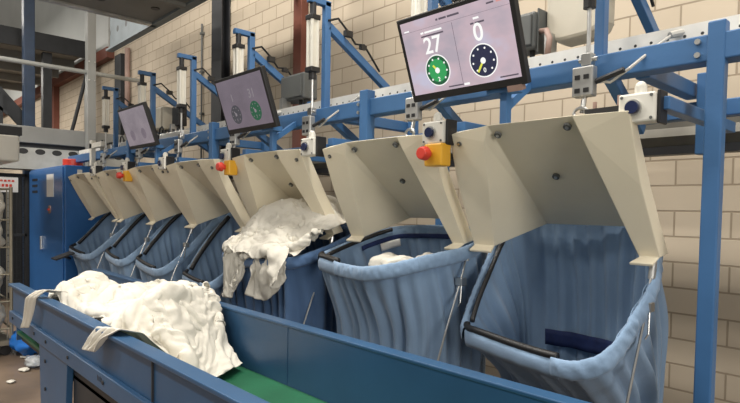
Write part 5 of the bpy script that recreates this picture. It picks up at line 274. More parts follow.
BAGL = [
(30,[-3.839, 2.01, 1.33],[-2.875, 2.642, 1.74],
[76,-3,-10,-7,-8,-10,-12,-12,-9,0,1,3,-7,3,5,-2,-2,-1,-1,0,0,1,2,-2,-5,3,1,1,1,3,-10,-7,-6,-10,-5,-8,-7,-2,-1,-2,-1,-2,1,3,4,-2,-2,-2,-1,-1,1,1,0,-4,3,1,0,0,1,2,-12,-8,2,-6,-2,0,0,0,-1,-2,-2,-2,-2,2,1,2,-4,-2,-2,0,1,-2,0,3,1,0,-1,0,0,1,8,-6,-1,2,1,1,0,0,-2,-1,-3,-3,-2,-2,1,-1,1,-3,-2,-1,-1,1,1,3,1,-1,0,-1,-1,1,6,2,-1,5,1,0,-1,-3,-1,-1,-1,-2,-2,-1,-2,0,-1,-1,-2,-1,0,0,3,1,-3,0,0,0,1,0,18,-1,2,2,2,-1,-1,-1,-2,-2,-2,-2,-1,0,-1,-2,-1,-1,-1,-1,0,1,2,0,1,1,-1,0,-1,0,17,0,2,1,2,-1,0,-2,-2,-1,-2,-2,-1,-1,-1,-1,-2,-1,-1,-1,0,2,2,2,1,0,-1,0,-1,-1,17,1,1,0,3,-1,0,-2,-1,-2,-2,-2,-1,-1,0,-1,-2,-1,-1,-1,0,2,2,2,1,0,-2,1,-1,-1,17,1,-1,0,0,-1,-1,-1,0,0,-1,-1,-2,-1,0,-1,-1,-1,0,-1,0,1,2,2,1,-3,-1,3,-1,0,18,0,-2,-3,-1,-1,-1,0,0,-1,1,1,0,-1,-2,-1,0,0,0,-1,0,0,1,3,-4,-1,1,2,1,1,18,-1,-2,-2,-2,-1,-1,0,0,0,1,-1,0,-1,-1,0,0,0,0,-1,0,-1,1,1,-2,1,1,1,1,1,19,-2,-2,-2,-1,-2,0,-1,0,0,0,-1,0,0,-1,0,0,0,0,0,0,0,0,0,0,1,0,1,1,1,18,-1,-2,-2,-2,-1,-1,0,-1,0,0,-1,0,-1,0,0,0,0,0,0,1,0,0,1,0,1,0,1,0,0,16,-1,-1,-2,-2,0,-1,0,0,0,-1,0,-1,0,0,0,0,-1,0,0,1,0,1,0,1,1,0,0,0,0,16,-1,-1,-1,0,-1,0,-1,0,0,0,0,0,0,0,0,-2,-1,0,0,1,0,0,0,1,1,1,0,-1,0,18,-1,-1,0,-1,0,-1,0,-1,-1,1,0,1,0,0,-1,-3,1,-1,1,0,-1,1,-1,0,1,3,-1,-1,0,18,0,-1,-1,-1,0,0,-1,-2,0,1,0,1,0,-1,-2,0,0,0,1,0,-2,0,0,0,1,1,0,0,-1,18,-2,-1,0,1,1,-1,-2,-1,0,0,0,0,-1,0,0,-1,0,0,1,0,-1,-1,0,0,0,2,0,0,-1,18,-3,-1,0,2,1,-1,0,-1,-1,0,-1,0,-1,0,-1,0,0,1,0,0,-1,0,-1,0,0,1,1,0,0,18,-4,-1,0,1,0,2,1,-1,-2,0,-1,-2,1,0,-1,0,0,0,1,0,0,-1,-1,0,0,1,1,0,0,17,-3,0,-1,-1,0,0,4,0,-2,0,-1,-2,0,0,1,0,0,0,0,0,0,-1,0,-1,0,0,2,-1,0,7,6,2,-2,0,-1,0,1,3,0,-2,0,-1,0,0,0,1,-1,0,0,1,-1,-1,0,-1,0,0,2,-2,0,14,6,5,-1,-2,0,0,1,1,0,0,0,0,0,0,0,1,0,0,0,0,0,-2,-1,-1,-1,2,1,-2,-2,3,11,10,4,-1,-1,0,1,0,0,0,1,0,0,0,1,0,0,0,0,0,-1,-1,-3,-4,1,-1,2,0,-6,8,10,10,10,4,-2,0,2,0,0,0,0,1,0,0,1,0,0,0,0,-1,-2,-3,-4,-3,-3,0,4,0,-8,17,4,6,10,8,4,0,2,1,0,0,0,1,0,0,0,1,0,0,0,-2,-3,-5,-4,-3,-3,1,3,-1,-9,17,3,3,6,10,8,1,3,2,0,0,-1,1,1,0,1,0,0,0,-1,-3,-4,-5,-5,-4,-1,2,3,-5,-11,18,3,3,3,6,10,3,-3,2,4,2,1,2,0,1,1,0,0,0,-2,-3,-5,-5,-5,-4,0,3,-1,-8,-10,18,3,3,3,3,4,6,1,-2,-1,3,5,3,3,2,2,0,0,-1,-2,-3,-4,-6,-6,-5,2,3,-5,-9,-10,17,3,3,3,2,0,1,0,-1,3,6,5,1,0,0,1,-1,0,4,2,-1,-3,-5,-7,-9,2,2,-7,-14,1],
[54,13,9,13,16,12,6,0,11,11,11,10,13,18,17,18,19,19,19,20,20,20,20,19,14,16,21,20,21,20,-18,17,16,3,14,13,13,18,16,13,13,12,6,6,14,17,17,19,19,19,20,21,19,16,17,20,21,20,21,21,-15,16,13,7,19,20,19,15,12,13,13,14,9,6,9,17,16,18,19,19,20,19,20,17,20,20,20,21,20,21,8,7,2,18,21,20,17,12,13,13,11,14,15,8,11,8,17,17,18,19,19,21,19,19,21,20,20,20,20,20,-16,14,18,15,18,15,10,8,13,14,16,15,15,15,9,13,13,16,18,19,20,20,21,20,17,21,20,20,19,20,-9,17,19,14,18,16,13,14,12,13,13,13,9,17,15,12,13,15,19,19,21,21,22,18,20,20,18,18,19,20,-1,17,16,19,16,16,16,14,13,12,12,13,12,8,16,13,14,16,18,20,22,22,20,19,21,19,20,17,19,18,3,18,12,14,19,14,16,14,14,12,12,12,10,16,13,15,14,15,18,20,21,21,21,21,21,20,20,17,17,19,1,18,6,9,16,15,15,15,15,15,14,16,18,10,9,15,15,16,19,20,21,22,21,21,21,19,19,17,18,19,-4,17,10,19,16,15,15,14,16,16,15,14,10,9,16,14,14,12,17,19,21,22,22,20,19,18,19,19,19,18,-3,19,19,17,18,15,14,15,15,13,11,13,14,14,11,13,13,14,15,16,20,22,22,21,17,18,19,18,20,19,0,21,20,19,17,15,15,14,15,14,14,14,11,10,12,15,12,13,14,15,17,21,21,20,18,19,19,20,21,20,1,21,21,16,18,18,15,14,14,15,13,12,13,14,14,12,12,12,11,16,16,18,20,20,20,19,20,20,20,21,8,15,19,11,18,20,17,15,15,14,15,14,14,14,12,12,10,11,15,14,16,18,19,18,20,19,20,21,20,21,6,13,7,15,21,19,17,15,15,15,15,14,15,14,14,11,9,16,14,12,16,18,20,19,18,18,19,21,20,21,3,5,8,17,18,19,17,15,15,14,17,15,16,15,14,7,17,15,15,10,16,20,19,20,20,16,16,21,20,21,-2,6,9,12,18,18,16,15,13,17,18,16,16,15,12,17,14,18,14,7,17,21,20,20,19,17,14,20,20,21,1,-2,7,16,19,17,15,12,18,17,16,15,18,15,18,15,19,17,9,10,16,22,20,21,19,19,12,19,20,19,3,-9,6,15,18,18,13,19,17,14,18,19,14,19,16,20,18,14,10,11,15,21,21,21,19,19,17,13,20,20,3,-6,-4,18,18,18,15,17,18,18,18,17,19,15,16,19,17,13,12,13,11,21,21,21,20,19,18,12,20,20,3,-6,-5,19,21,20,17,10,18,20,18,18,18,17,15,11,19,14,11,14,12,20,21,21,20,20,20,10,20,20,8,-11,-5,18,21,21,19,15,11,19,19,18,17,16,16,9,17,15,12,16,12,20,21,20,21,21,20,11,18,19,6,-4,-10,12,21,21,19,19,15,15,16,15,18,14,16,14,11,15,14,16,16,19,21,22,21,20,16,16,18,15,15,-6,-8,0,19,22,18,20,17,16,16,10,12,17,17,15,14,13,15,17,18,21,21,22,20,19,18,17,18,-3,18,-1,-7,-9,7,20,17,18,18,16,15,15,10,17,14,15,15,16,15,18,20,21,21,21,21,21,20,16,14,2,-6,17,2,-9,-1,3,15,20,20,16,14,12,18,16,15,15,15,16,17,19,20,21,21,20,22,20,20,15,14,3,-5,19,17,2,-8,-10,7,20,20,18,14,17,13,18,15,17,15,18,18,20,19,21,20,20,21,21,13,18,13,-3,-6,20,17,16,2,-9,-3,7,16,18,19,14,18,15,17,15,20,19,19,20,20,20,19,20,20,17,12,20,8,-5,-6,20,18,16,13,4,-7,3,5,11,18,14,17,18,19,20,21,21,20,20,20,20,20,19,10,14,18,15,6,-11,-5,20,19,16,10,10,14,5,5,1,2,16,19,21,21,22,21,21,18,19,21,20,21,18,8,0,19,11,-4,12],
[70,22,18,-12,-4,-1,9,9,4,24,26,27,12,-2,-11,11,13,12,10,9,8,6,5,10,6,-11,4,3,2,0,22,-10,-3,13,-19,-2,2,8,20,24,24,26,27,18,-1,13,15,13,11,10,7,4,9,5,-12,3,6,5,4,2,-8,-9,-9,-5,-11,0,13,21,25,25,25,24,26,21,19,9,18,15,12,10,6,8,5,-14,-1,6,8,7,5,4,0,-17,-22,-3,0,9,20,24,24,24,27,25,26,29,17,24,10,16,15,10,8,3,-4,-9,3,8,6,8,8,5,-26,10,-12,-10,7,11,26,26,24,24,21,25,26,24,29,19,19,15,13,11,7,3,-7,-1,3,7,5,8,7,6,-3,-8,6,15,-1,6,19,24,25,25,27,29,30,23,24,25,22,18,14,12,6,-1,-1,-11,-11,5,13,12,12,9,-14,-2,17,5,10,7,18,23,26,27,29,28,30,30,22,24,23,21,16,12,5,0,-13,-17,-9,7,6,16,13,15,-18,8,24,7,6,21,19,23,24,28,30,30,31,24,23,20,23,22,17,13,9,-10,-13,-14,-7,0,7,10,16,12,-14,13,27,26,16,20,21,22,24,25,27,25,21,29,27,22,22,20,14,14,11,-7,-12,-13,-4,7,7,-9,13,4,5,10,24,11,19,22,22,24,22,23,27,29,30,30,18,21,25,25,20,17,12,0,-9,-13,7,-4,3,-5,-11,5,7,6,11,17,15,21,22,23,24,28,31,27,27,23,24,25,24,24,23,21,17,6,-3,-6,-7,-15,-8,-12,3,11,3,6,7,11,19,22,21,24,23,26,26,26,29,28,24,23,25,24,25,22,20,11,3,-8,-14,-15,-10,-6,-1,3,10,4,3,15,17,15,21,23,23,24,26,27,27,22,23,26,26,27,24,21,20,15,7,-2,-9,-12,-12,-5,-2,-1,-11,21,9,20,13,8,17,22,22,23,22,24,24,25,25,26,28,23,21,24,19,16,12,5,-5,-11,-7,-3,-1,-2,-15,21,29,17,8,13,18,22,22,21,23,22,23,22,24,27,23,18,24,26,17,16,12,7,13,-4,-12,0,2,-1,-8,31,28,19,13,12,18,22,22,24,18,21,20,21,23,23,12,22,24,29,15,12,14,9,7,18,-3,0,3,1,3,30,29,23,12,13,20,23,24,18,19,20,21,19,16,10,21,18,24,30,18,5,13,12,9,16,20,0,3,3,6,31,30,14,13,18,21,23,16,21,21,23,14,18,9,19,13,17,27,28,17,3,12,12,12,14,24,8,5,8,10,29,23,21,14,17,23,11,13,24,21,16,22,11,16,9,16,20,27,25,15,7,10,12,13,15,17,21,7,6,11,28,20,12,14,15,20,14,6,14,21,22,18,23,17,7,18,24,24,23,25,3,7,12,12,14,15,23,6,4,13,24,14,4,5,10,15,24,14,2,20,21,22,21,23,24,11,24,25,21,26,8,6,9,9,11,13,24,1,2,34,-17,21,14,-5,0,11,17,24,11,12,20,23,23,23,28,18,22,25,19,26,9,11,12,4,5,5,23,-2,0,7,-13,10,24,0,-10,-5,13,20,21,20,21,19,26,22,25,26,21,23,21,21,13,8,3,3,-1,13,18,0,-12,1,7,-14,19,12,-2,-15,5,17,20,21,28,27,21,20,24,25,25,22,19,17,9,4,0,-5,5,7,16,6,-18,-14,12,-2,7,20,9,-13,-5,16,20,22,23,28,19,25,24,23,22,21,16,12,4,-2,-5,-3,-1,9,18,6,-18,-14,5,18,8,12,15,-1,-2,8,18,24,25,15,21,24,25,24,20,17,13,7,-1,-6,-6,-2,-1,10,19,-1,-19,-11,9,13,21,9,14,20,-6,7,12,22,18,24,16,23,23,22,15,16,8,1,-5,-8,-8,-4,5,22,11,-12,-19,-5,6,15,19,20,6,26,25,9,4,9,17,16,21,20,22,13,15,9,5,-2,-8,-10,-7,-5,16,23,-5,-19,-17,0,2,11,20,22,20,15,31,28,20,4,8,13,14,14,11,10,9,8,2,-2,-7,-10,-11,16,19,0,-19,-19,-8,-7,5,7,18,25,15,19,31,31,30,21,-1,-11,2,7,8,8,9,9,8,5,-2,-5,6,1,11,-12,-15,-1,-13]),
(30,[-3.698, 1.95, 1.115],[-2.912, 2.598, 1.71],
[170,7,12,13,9,-4,-13,4,7,-4,-7,-19,-18,-6,-12,-19,-15,-16,-12,-4,1,-11,-5,2,-15,-13,-18,-10,-2,-2,17,1,4,7,8,8,-6,-10,-11,5,4,-16,-11,-7,-11,-17,-16,-14,-14,-5,-1,-5,-5,-8,-8,-14,-15,-12,-3,3,17,2,1,2,2,5,4,-16,-20,0,13,-7,-11,-6,-11,-15,-13,-16,-9,-3,-4,-4,-8,-10,-11,-8,-16,-7,-6,-3,19,1,1,1,2,2,2,-16,-18,-18,7,9,-4,-8,-16,-13,-11,-12,-8,-4,-5,-8,-6,-10,-9,-11,-10,-8,-8,-6,18,1,2,0,1,-2,-5,-5,-15,-16,-13,-2,4,6,-9,-20,-11,-16,-6,-6,-4,-6,-8,-7,-9,-16,-6,-6,-10,-11,18,1,1,2,-4,-5,-5,-6,-10,-11,-14,-11,2,0,-6,-11,-15,-16,-5,-5,-2,-7,-5,-7,-8,-14,-12,-10,-9,-10,18,-1,1,1,-6,-5,-4,-11,-7,-11,-10,-11,-1,-20,-13,-13,-11,2,5,-8,0,-9,-7,-6,-9,-6,-5,-22,-8,-7,18,-3,-3,0,-4,-5,-7,-6,-12,-11,-6,-12,-18,-21,-12,-7,-8,-7,5,8,-7,-3,-7,-6,-5,-6,-7,-10,-15,-9,18,-4,-5,-5,-5,-5,-5,-4,-10,-11,-11,-15,-17,-26,-7,-9,-5,-2,4,2,0,-4,-8,-2,-5,-7,-4,-7,-18,-9,18,-6,-4,-5,-6,-5,-7,-1,-11,-16,-15,-15,-19,-14,-11,-11,-7,3,-3,4,3,-2,0,-6,-8,-6,-2,-6,-17,-12,18,-7,-6,-3,-6,-6,-6,-4,-15,-16,-14,-13,-12,-14,-7,-17,-11,-1,-1,9,-3,-1,0,-4,-5,-4,-3,-8,-13,-9,17,-8,-8,-6,-1,-6,-6,-6,-21,-9,-10,-17,-9,-15,-15,-6,-3,-12,1,5,-4,-1,0,-2,-3,-7,-5,-5,-10,-6,16,-8,-7,-8,-8,-2,-2,-6,-18,-13,-15,-13,-6,-13,-21,-4,-2,-5,-5,2,-1,-4,-2,3,-5,-4,-1,-14,-4,-8,17,-10,-5,-8,-9,-4,-5,-5,-12,-12,-22,-11,-10,-7,-16,-6,-3,-9,-2,-1,-3,-3,-4,2,0,1,-6,-18,-2,-4,7,-2,-8,-7,-6,-4,-13,-5,-6,-18,-20,-11,-11,-3,-7,-7,-5,-14,-1,-1,-7,-2,-4,2,0,4,-12,-14,-3,2,-1,7,-4,-3,-5,-7,-11,-9,-5,-16,-29,-8,-10,-2,-3,-9,-4,-5,-4,-5,-11,-1,0,-1,0,-3,-6,-9,-8,-4,17,-3,-1,2,-4,-8,-13,-13,-9,-14,-17,-7,-4,-14,-5,-5,-4,-9,-5,-4,-11,0,0,1,-4,-8,-11,-12,-17,5,17,-11,-10,7,5,-13,-15,-9,-12,-16,-9,0,0,-13,-16,-5,-4,-5,-8,-7,-5,-5,0,-2,-7,-6,-14,-16,-12,-18,-6,5,-6,-5,5,-4,-13,-8,-14,-17,-8,-2,-1,-6,-13,-10,-2,-3,-13,-7,-3,-4,-5,-3,-10,-11,-8,-14,-11,-14,-4,13,7,-2,-2,-8,-16,-2,-15,-17,-8,-7,-4,2,-5,-15,1,-6,-9,-10,-6,-8,-3,-4,-10,-8,-16,-9,-9,-14,14,11,3,-2,-12,-8,-7,0,-15,-18,-9,-4,-2,1,-4,-11,-1,-5,-9,-11,-11,-7,-4,-7,-7,-10,-8,-11,-9,-11,8,3,-3,-9,-10,-10,3,-6,-6,-13,-3,-3,1,-2,-5,-10,-3,-1,-10,-14,-12,-7,-6,-7,-6,-9,-7,-10,-12,-11,-3,-5,-5,-8,-13,-8,-1,-5,2,-2,4,5,-4,2,-13,-9,-2,-2,-8,-17,-14,-6,-6,-8,-6,-8,-3,-10,-12,-8,-8,-10,-8,-7,-9,-13,-3,-1,3,7,-2,12,16,-2,-19,-8,0,-3,-14,-15,-10,-4,-8,-8,-5,-8,0,-5,-10,-11,-2,-12,-10,-9,-9,-9,-9,-7,5,9,4,8,10,9,-6,-5,-2,-7,-13,-11,-5,-5,-9,-8,-10,-2,-1,-4,-6,-10,9,-15,-7,-6,-7,-7,-7,-8,2,-1,7,10,11,0,1,-1,-7,-6,-12,-9,-1,-7,-4,-10,-8,-3,-5,-3,-5,-7,5,-6,-5,-5,-7,-6,-10,-10,6,-3,3,12,13,-9,6,-6,0,-10,-9,-7,1,-10,4,-14,-3,-4,-5,-9,-4,-3,15,-4,-7,-7,-6,-3,-10,-9,-4,-6,7,5,20,2,-3,-1,-2,-12,-8,-7,0,2,-2,-11,-2,-10,-9,-5,-3,-4,16,-4,-6,-7,-6,-6,-13,-13,-2,-10,9,13,14,9,-7,-3,-1,-13,-13,1,3,4,-4,-8,-6,-12,-6,-9,-3,0,17,-6,-4,-7,-8,-14,-11,-17,-4,10,1,12,7,15,-4,-5,-4,-6,-17,3,9,-3,-2,-9,-7,-13,-4,-7,-12,1],
[55,-3,-2,-1,-1,5,17,11,2,-6,-18,15,-5,24,22,5,11,13,13,18,13,14,12,18,2,21,7,17,23,16,8,6,2,1,-2,-3,14,9,-4,-9,-3,-11,9,28,21,12,11,9,9,15,17,13,14,7,5,11,20,16,14,21,5,7,5,6,0,0,-3,7,-5,-10,4,-10,8,31,19,15,11,9,9,17,14,13,12,9,7,7,16,16,15,16,2,8,5,-1,4,1,3,0,7,-5,-16,3,24,14,11,23,12,1,13,16,9,14,12,11,5,13,20,12,14,22,2,5,1,1,0,2,1,2,-4,7,1,2,19,16,21,14,6,6,13,13,12,10,11,9,11,9,17,15,19,16,2,4,2,0,1,-1,-3,2,8,-8,8,11,14,16,15,14,15,5,15,14,14,12,9,8,8,13,16,10,26,20,5,8,1,0,-7,-1,-2,8,6,-12,-3,21,17,11,11,14,15,16,12,14,14,10,15,5,10,12,13,13,28,21,4,-7,-3,3,-1,-1,13,-3,-3,11,-16,16,13,10,10,15,21,16,17,15,13,12,9,10,12,16,13,19,25,17,3,-13,-9,-4,-2,7,10,11,-6,5,-4,4,9,18,13,16,20,18,16,9,18,15,10,13,15,15,14,18,23,16,1,-7,-11,-7,-6,4,8,18,-7,-3,17,2,2,14,17,14,15,20,7,15,17,17,18,16,16,13,16,15,21,17,0,-1,-9,-11,-8,0,7,17,3,5,-1,9,-5,10,14,19,21,17,11,19,16,18,18,17,14,15,19,14,24,20,-3,5,-1,-7,-15,1,7,9,7,6,-13,-2,6,15,5,17,23,25,17,20,19,18,19,14,15,18,14,16,23,22,-4,4,5,-1,-6,-16,8,7,10,-3,-10,-8,7,22,12,15,19,29,17,20,21,21,18,22,14,14,11,10,25,24,-5,-1,11,2,0,-12,-7,6,13,-3,-5,-6,0,22,17,14,26,21,18,22,20,21,15,18,26,15,7,9,26,25,4,-15,7,9,4,-1,-3,-5,2,4,-4,-9,4,19,23,16,23,20,18,22,20,21,16,17,26,17,10,10,26,20,8,-21,-6,14,12,1,2,-14,9,-7,-5,-3,8,26,17,11,21,23,19,18,23,23,21,18,23,16,2,13,15,18,-1,-16,-5,3,11,6,-3,-3,-2,-10,1,6,19,17,19,8,20,21,19,21,19,27,23,22,16,7,8,9,15,11,-9,2,5,-5,-5,-3,-8,12,-1,-15,2,22,19,9,25,9,22,19,19,22,17,23,25,21,12,11,6,2,16,17,9,-5,4,6,-12,-6,-10,7,2,-6,6,15,13,23,24,9,21,24,14,23,19,17,28,18,9,11,9,9,20,4,6,-4,-1,-2,-10,-11,2,10,6,-12,16,8,19,20,22,14,12,25,22,22,17,6,29,22,8,9,9,16,25,9,-4,-4,-6,-7,-8,-12,13,20,7,2,15,11,13,11,20,16,14,23,21,18,11,16,23,19,14,8,9,18,19,19,-16,-6,-7,6,-10,-8,6,27,16,4,24,16,6,9,20,21,15,21,17,21,7,17,21,17,13,5,16,22,23,15,-21,-1,-4,3,4,-6,1,24,18,21,21,14,7,14,17,25,19,14,14,18,13,15,22,16,10,10,19,20,26,20,-20,4,2,1,1,6,1,24,14,16,26,16,17,14,26,25,11,15,9,22,14,17,20,13,16,5,24,27,19,18,-19,2,3,4,4,4,6,30,14,16,18,18,28,26,24,22,10,11,14,20,17,17,14,18,5,18,24,25,28,17,-2,5,1,0,8,4,11,27,17,13,18,19,26,40,23,18,5,10,14,20,15,13,16,19,10,17,31,23,28,19,6,7,0,3,4,4,17,26,16,7,20,19,25,37,20,8,16,13,14,23,14,7,18,17,18,20,28,19,31,19,-9,15,9,7,6,0,19,24,14,12,7,8,20,38,22,24,11,16,13,15,18,17,14,15,22,26,26,24,26,18,-7,16,12,6,14,11,17,21,17,-8,28,19,11,18,20,18,19,21,15,15,19,18,14,12,23,29,18,28,29,17,0,8,16,18,17,16,17,4,5,-1,36,27,3,9,17,18,21,25,21,16,18,19,18,15,19,27,24,17,26,24],
[15,26,24,24,25,24,13,15,18,2,-9,5,5,16,5,7,15,17,19,23,31,13,22,16,4,22,6,12,16,8,-6,28,28,27,25,26,10,23,16,-9,3,-1,14,8,8,7,15,17,19,21,24,22,18,20,2,8,23,13,11,13,-3,28,28,28,28,25,22,32,4,-4,2,6,8,5,4,7,17,14,16,24,25,22,20,17,5,12,15,15,12,9,-2,27,29,28,29,28,28,32,4,-3,-5,10,16,4,3,10,11,6,14,30,15,24,18,13,21,15,20,11,9,8,-2,28,29,28,27,24,20,25,18,11,-1,3,11,13,11,8,9,4,15,19,20,17,23,15,15,22,18,15,9,5,-2,29,28,29,25,22,21,26,19,12,8,0,8,9,8,9,15,9,15,18,21,21,15,13,20,20,23,11,13,3,0,27,28,29,22,23,27,20,26,1,19,6,6,-5,5,9,15,16,20,19,21,12,20,17,18,19,21,18,16,2,1,26,28,27,26,25,16,26,22,18,-2,15,-5,-2,2,5,15,21,19,22,16,20,17,21,18,27,23,24,13,1,6,24,26,28,27,24,21,20,18,16,7,-1,1,-3,4,9,17,18,16,20,25,17,14,22,28,26,22,22,16,2,6,26,26,26,27,25,25,15,16,14,9,1,-9,5,5,9,9,18,18,17,21,20,21,24,28,25,20,20,19,5,9,26,26,25,26,27,25,19,21,10,0,4,1,-4,1,6,11,19,16,24,17,20,22,24,20,24,24,19,20,5,9,26,26,26,24,23,26,28,19,12,-12,-3,11,3,-2,4,12,19,19,24,18,20,21,17,18,26,21,17,16,10,9,26,26,26,26,22,22,25,14,7,-12,-11,20,11,-3,10,14,23,18,19,20,20,18,19,18,19,17,12,17,12,11,25,25,25,26,25,25,16,11,-1,-2,-14,14,17,3,9,23,17,16,19,17,18,14,13,24,19,17,9,14,14,19,16,25,25,29,31,18,7,9,1,-2,-3,5,15,8,11,19,16,17,17,16,15,11,16,19,19,10,18,9,16,21,12,20,23,28,28,19,-3,14,6,-8,5,4,15,5,13,10,21,17,16,17,14,14,12,20,15,14,4,12,8,8,17,18,20,27,24,12,8,4,0,5,8,-2,9,13,13,7,20,18,17,17,16,14,15,19,21,7,7,18,0,0,22,22,27,14,9,11,18,9,-7,17,4,-8,1,19,18,5,18,20,20,18,12,15,15,18,20,13,8,15,15,15,19,23,34,14,-2,1,20,4,6,6,9,-15,0,16,24,7,17,19,22,20,8,20,23,15,5,16,11,15,13,-1,22,25,31,20,1,-4,14,11,2,7,8,-9,-8,10,22,12,14,23,24,23,1,23,21,11,13,5,16,18,11,-14,24,27,28,19,18,2,7,8,2,1,12,-9,-7,11,21,16,15,22,21,13,16,18,23,14,8,11,11,13,13,-10,26,28,22,19,21,21,11,0,-17,-4,10,7,3,13,20,19,18,20,26,11,11,22,18,14,14,2,13,14,9,-7,27,28,25,20,20,24,12,4,-13,-10,6,2,10,17,27,20,13,18,23,14,16,22,16,15,2,10,11,13,12,-4,25,27,26,26,20,25,15,2,-3,-10,2,5,5,22,26,23,10,17,24,12,21,18,14,12,4,10,10,10,13,2,23,26,25,26,26,25,12,8,-1,-4,-9,5,16,15,26,21,12,12,26,20,19,13,15,9,5,8,8,12,14,17,11,27,27,25,28,24,10,7,-4,-3,-10,7,31,14,18,12,16,13,21,21,14,17,17,8,7,9,6,7,15,-11,26,27,28,26,28,19,8,10,-7,3,-7,-4,28,24,14,11,19,16,24,18,7,17,16,12,7,7,2,8,19,10,23,25,26,25,30,12,17,-3,-11,10,2,3,10,19,23,13,17,19,15,19,18,11,14,8,7,4,4,10,12,11,22,24,26,22,24,11,9,-17,-16,13,16,14,12,13,19,15,20,18,20,20,15,10,9,7,4,1,4,11,14,7,26,23,19,18,14,15,11,-14,-23,14,22,14,15,9,16,16,21,24,18,17,12,10,9,3,1,-4,1,14,13]),
(30,[-3.762, 2.038, 1.319],[-3.237, 2.517, 1.712],
[33,-11,2,13,-19,-18,8,23,7,14,18,-1,-10,-7,-2,-3,6,7,4,6,8,6,-2,4,17,-13,-8,-20,-12,-16,12,-2,-4,-3,-1,-10,-6,-3,13,10,18,18,1,-4,-2,-2,1,9,13,3,6,7,-5,4,-1,-1,-23,-14,-15,-13,8,5,2,-3,-2,-6,-7,-3,2,8,-2,13,8,9,6,8,6,7,10,7,3,11,-4,2,-7,-13,-18,-19,-17,-13,-17,26,12,-3,-3,-1,-11,-3,2,-13,-14,14,15,8,9,16,24,13,2,10,5,5,1,2,-8,-16,-19,-21,-17,-20,10,-2,20,12,2,-5,-4,-3,-3,0,-9,-11,2,6,8,18,26,17,14,13,2,-2,9,6,-5,-14,-19,-25,-16,-19,6,2,7,9,15,1,-1,-7,-7,3,-6,-2,-1,-7,7,14,15,8,11,10,2,3,5,8,6,2,-18,-20,-19,-18,3,2,11,12,22,18,-14,-6,-8,2,-6,-3,1,-6,5,6,-19,4,8,1,12,10,4,1,13,21,-4,-23,-15,-19,8,0,12,13,24,17,6,-9,-6,-4,-10,-6,-1,1,-7,-10,-20,-9,4,1,12,11,4,8,17,19,13,-11,-15,-11,23,-8,5,6,17,13,13,18,-3,-11,-17,-5,-5,4,0,-9,-16,-26,5,5,8,5,2,13,10,11,13,11,-12,-4,-2,12,2,5,11,6,5,17,0,-11,-2,4,-2,1,1,-10,-9,-15,-4,5,4,2,5,10,14,5,8,16,-10,-4,11,14,10,8,4,9,1,13,-8,-11,7,4,1,-1,9,-7,-9,-13,-5,3,5,3,3,5,17,1,4,11,2,-1,17,17,9,8,3,5,1,8,2,-6,-3,3,-3,5,1,2,2,-8,-10,0,3,8,4,2,1,6,6,5,9,-1,21,11,11,11,1,-1,7,4,6,-5,2,-12,-11,13,6,2,2,2,-5,-3,-2,8,4,-2,-4,12,6,6,3,-13,18,10,5,3,-5,8,12,2,-3,-7,13,5,-11,2,6,1,-3,4,7,2,-2,0,3,-6,-1,7,11,5,-2,-11,1,9,4,-2,12,12,-3,-7,-11,14,14,12,7,-7,4,-9,9,-1,9,6,-3,-1,-1,-5,-2,5,6,11,-2,-11,15,1,7,11,-3,-1,-7,5,1,7,13,17,5,-2,3,1,8,3,2,3,6,-6,-1,-4,-7,3,5,4,10,-5,14,5,-1,-3,-6,2,6,4,21,-3,15,14,3,1,2,10,1,5,4,5,3,-11,2,3,-11,-3,7,-3,5,9,-1,5,-8,-1,3,5,6,8,14,19,13,12,-2,0,6,11,2,3,-3,13,5,-11,5,9,-15,-12,5,6,-6,-2,19,-12,5,0,-2,1,14,7,12,16,17,8,2,9,10,3,5,2,0,11,5,-15,-20,0,12,-2,4,7,-5,-14,23,-12,-2,-2,-2,3,17,17,6,9,17,7,7,-2,6,5,6,-1,-3,5,-6,-11,-11,-4,15,13,6,4,4,-9,18,-12,-1,5,0,1,17,14,11,1,9,9,-5,-11,-5,2,17,-7,6,8,-11,4,3,-2,4,14,13,0,1,9,22,-7,-6,7,5,1,14,3,11,9,-1,6,2,-11,-10,-6,2,15,13,5,-4,3,5,-10,3,11,21,0,1,0,-7,1,7,11,7,-5,7,9,13,9,0,2,3,-9,-3,-5,5,6,13,-2,0,3,7,-12,2,13,13,7,6,-2,11,-12,11,19,11,-1,11,10,10,6,-4,7,7,-11,2,-7,4,7,4,-1,-9,2,1,-11,15,13,15,5,2,5,9,-3,7,16,9,-1,13,20,14,3,-12,0,-1,8,3,-6,0,3,10,-9,1,-6,-6,11,0,15,8,8,1,15,18,-4,11,13,3,6,7,19,7,2,-8,-3,10,8,6,3,-5,1,-3,0,0,0,-6,4,2,10,12,5,12,4,26,-7,9,5,1,14,12,7,0,2,-8,13,0,14,2,-2,8,-8,8,-7,-6,4,6,6,-9,6,15,4,11,20,-5,13,7,12,6,5,2,19,1,-2,2,6,-1,7,9,7,7,-4,-8,-1,-4,3,6,3,-4,3,21,8,2,8,3,19,8,19,18,-1,-1,16,-6,-5,7,12,0,1,12,15,8,0,-9,-5,-5,-6,5,-2,4,10,20,12,17,-10,18,21,7,19,20,4,2,-5,-1,-5,9,13,7,-8,8,14,17,2,-9,-5,-11,-5,8,-1,-7,16,6,19,20,10],
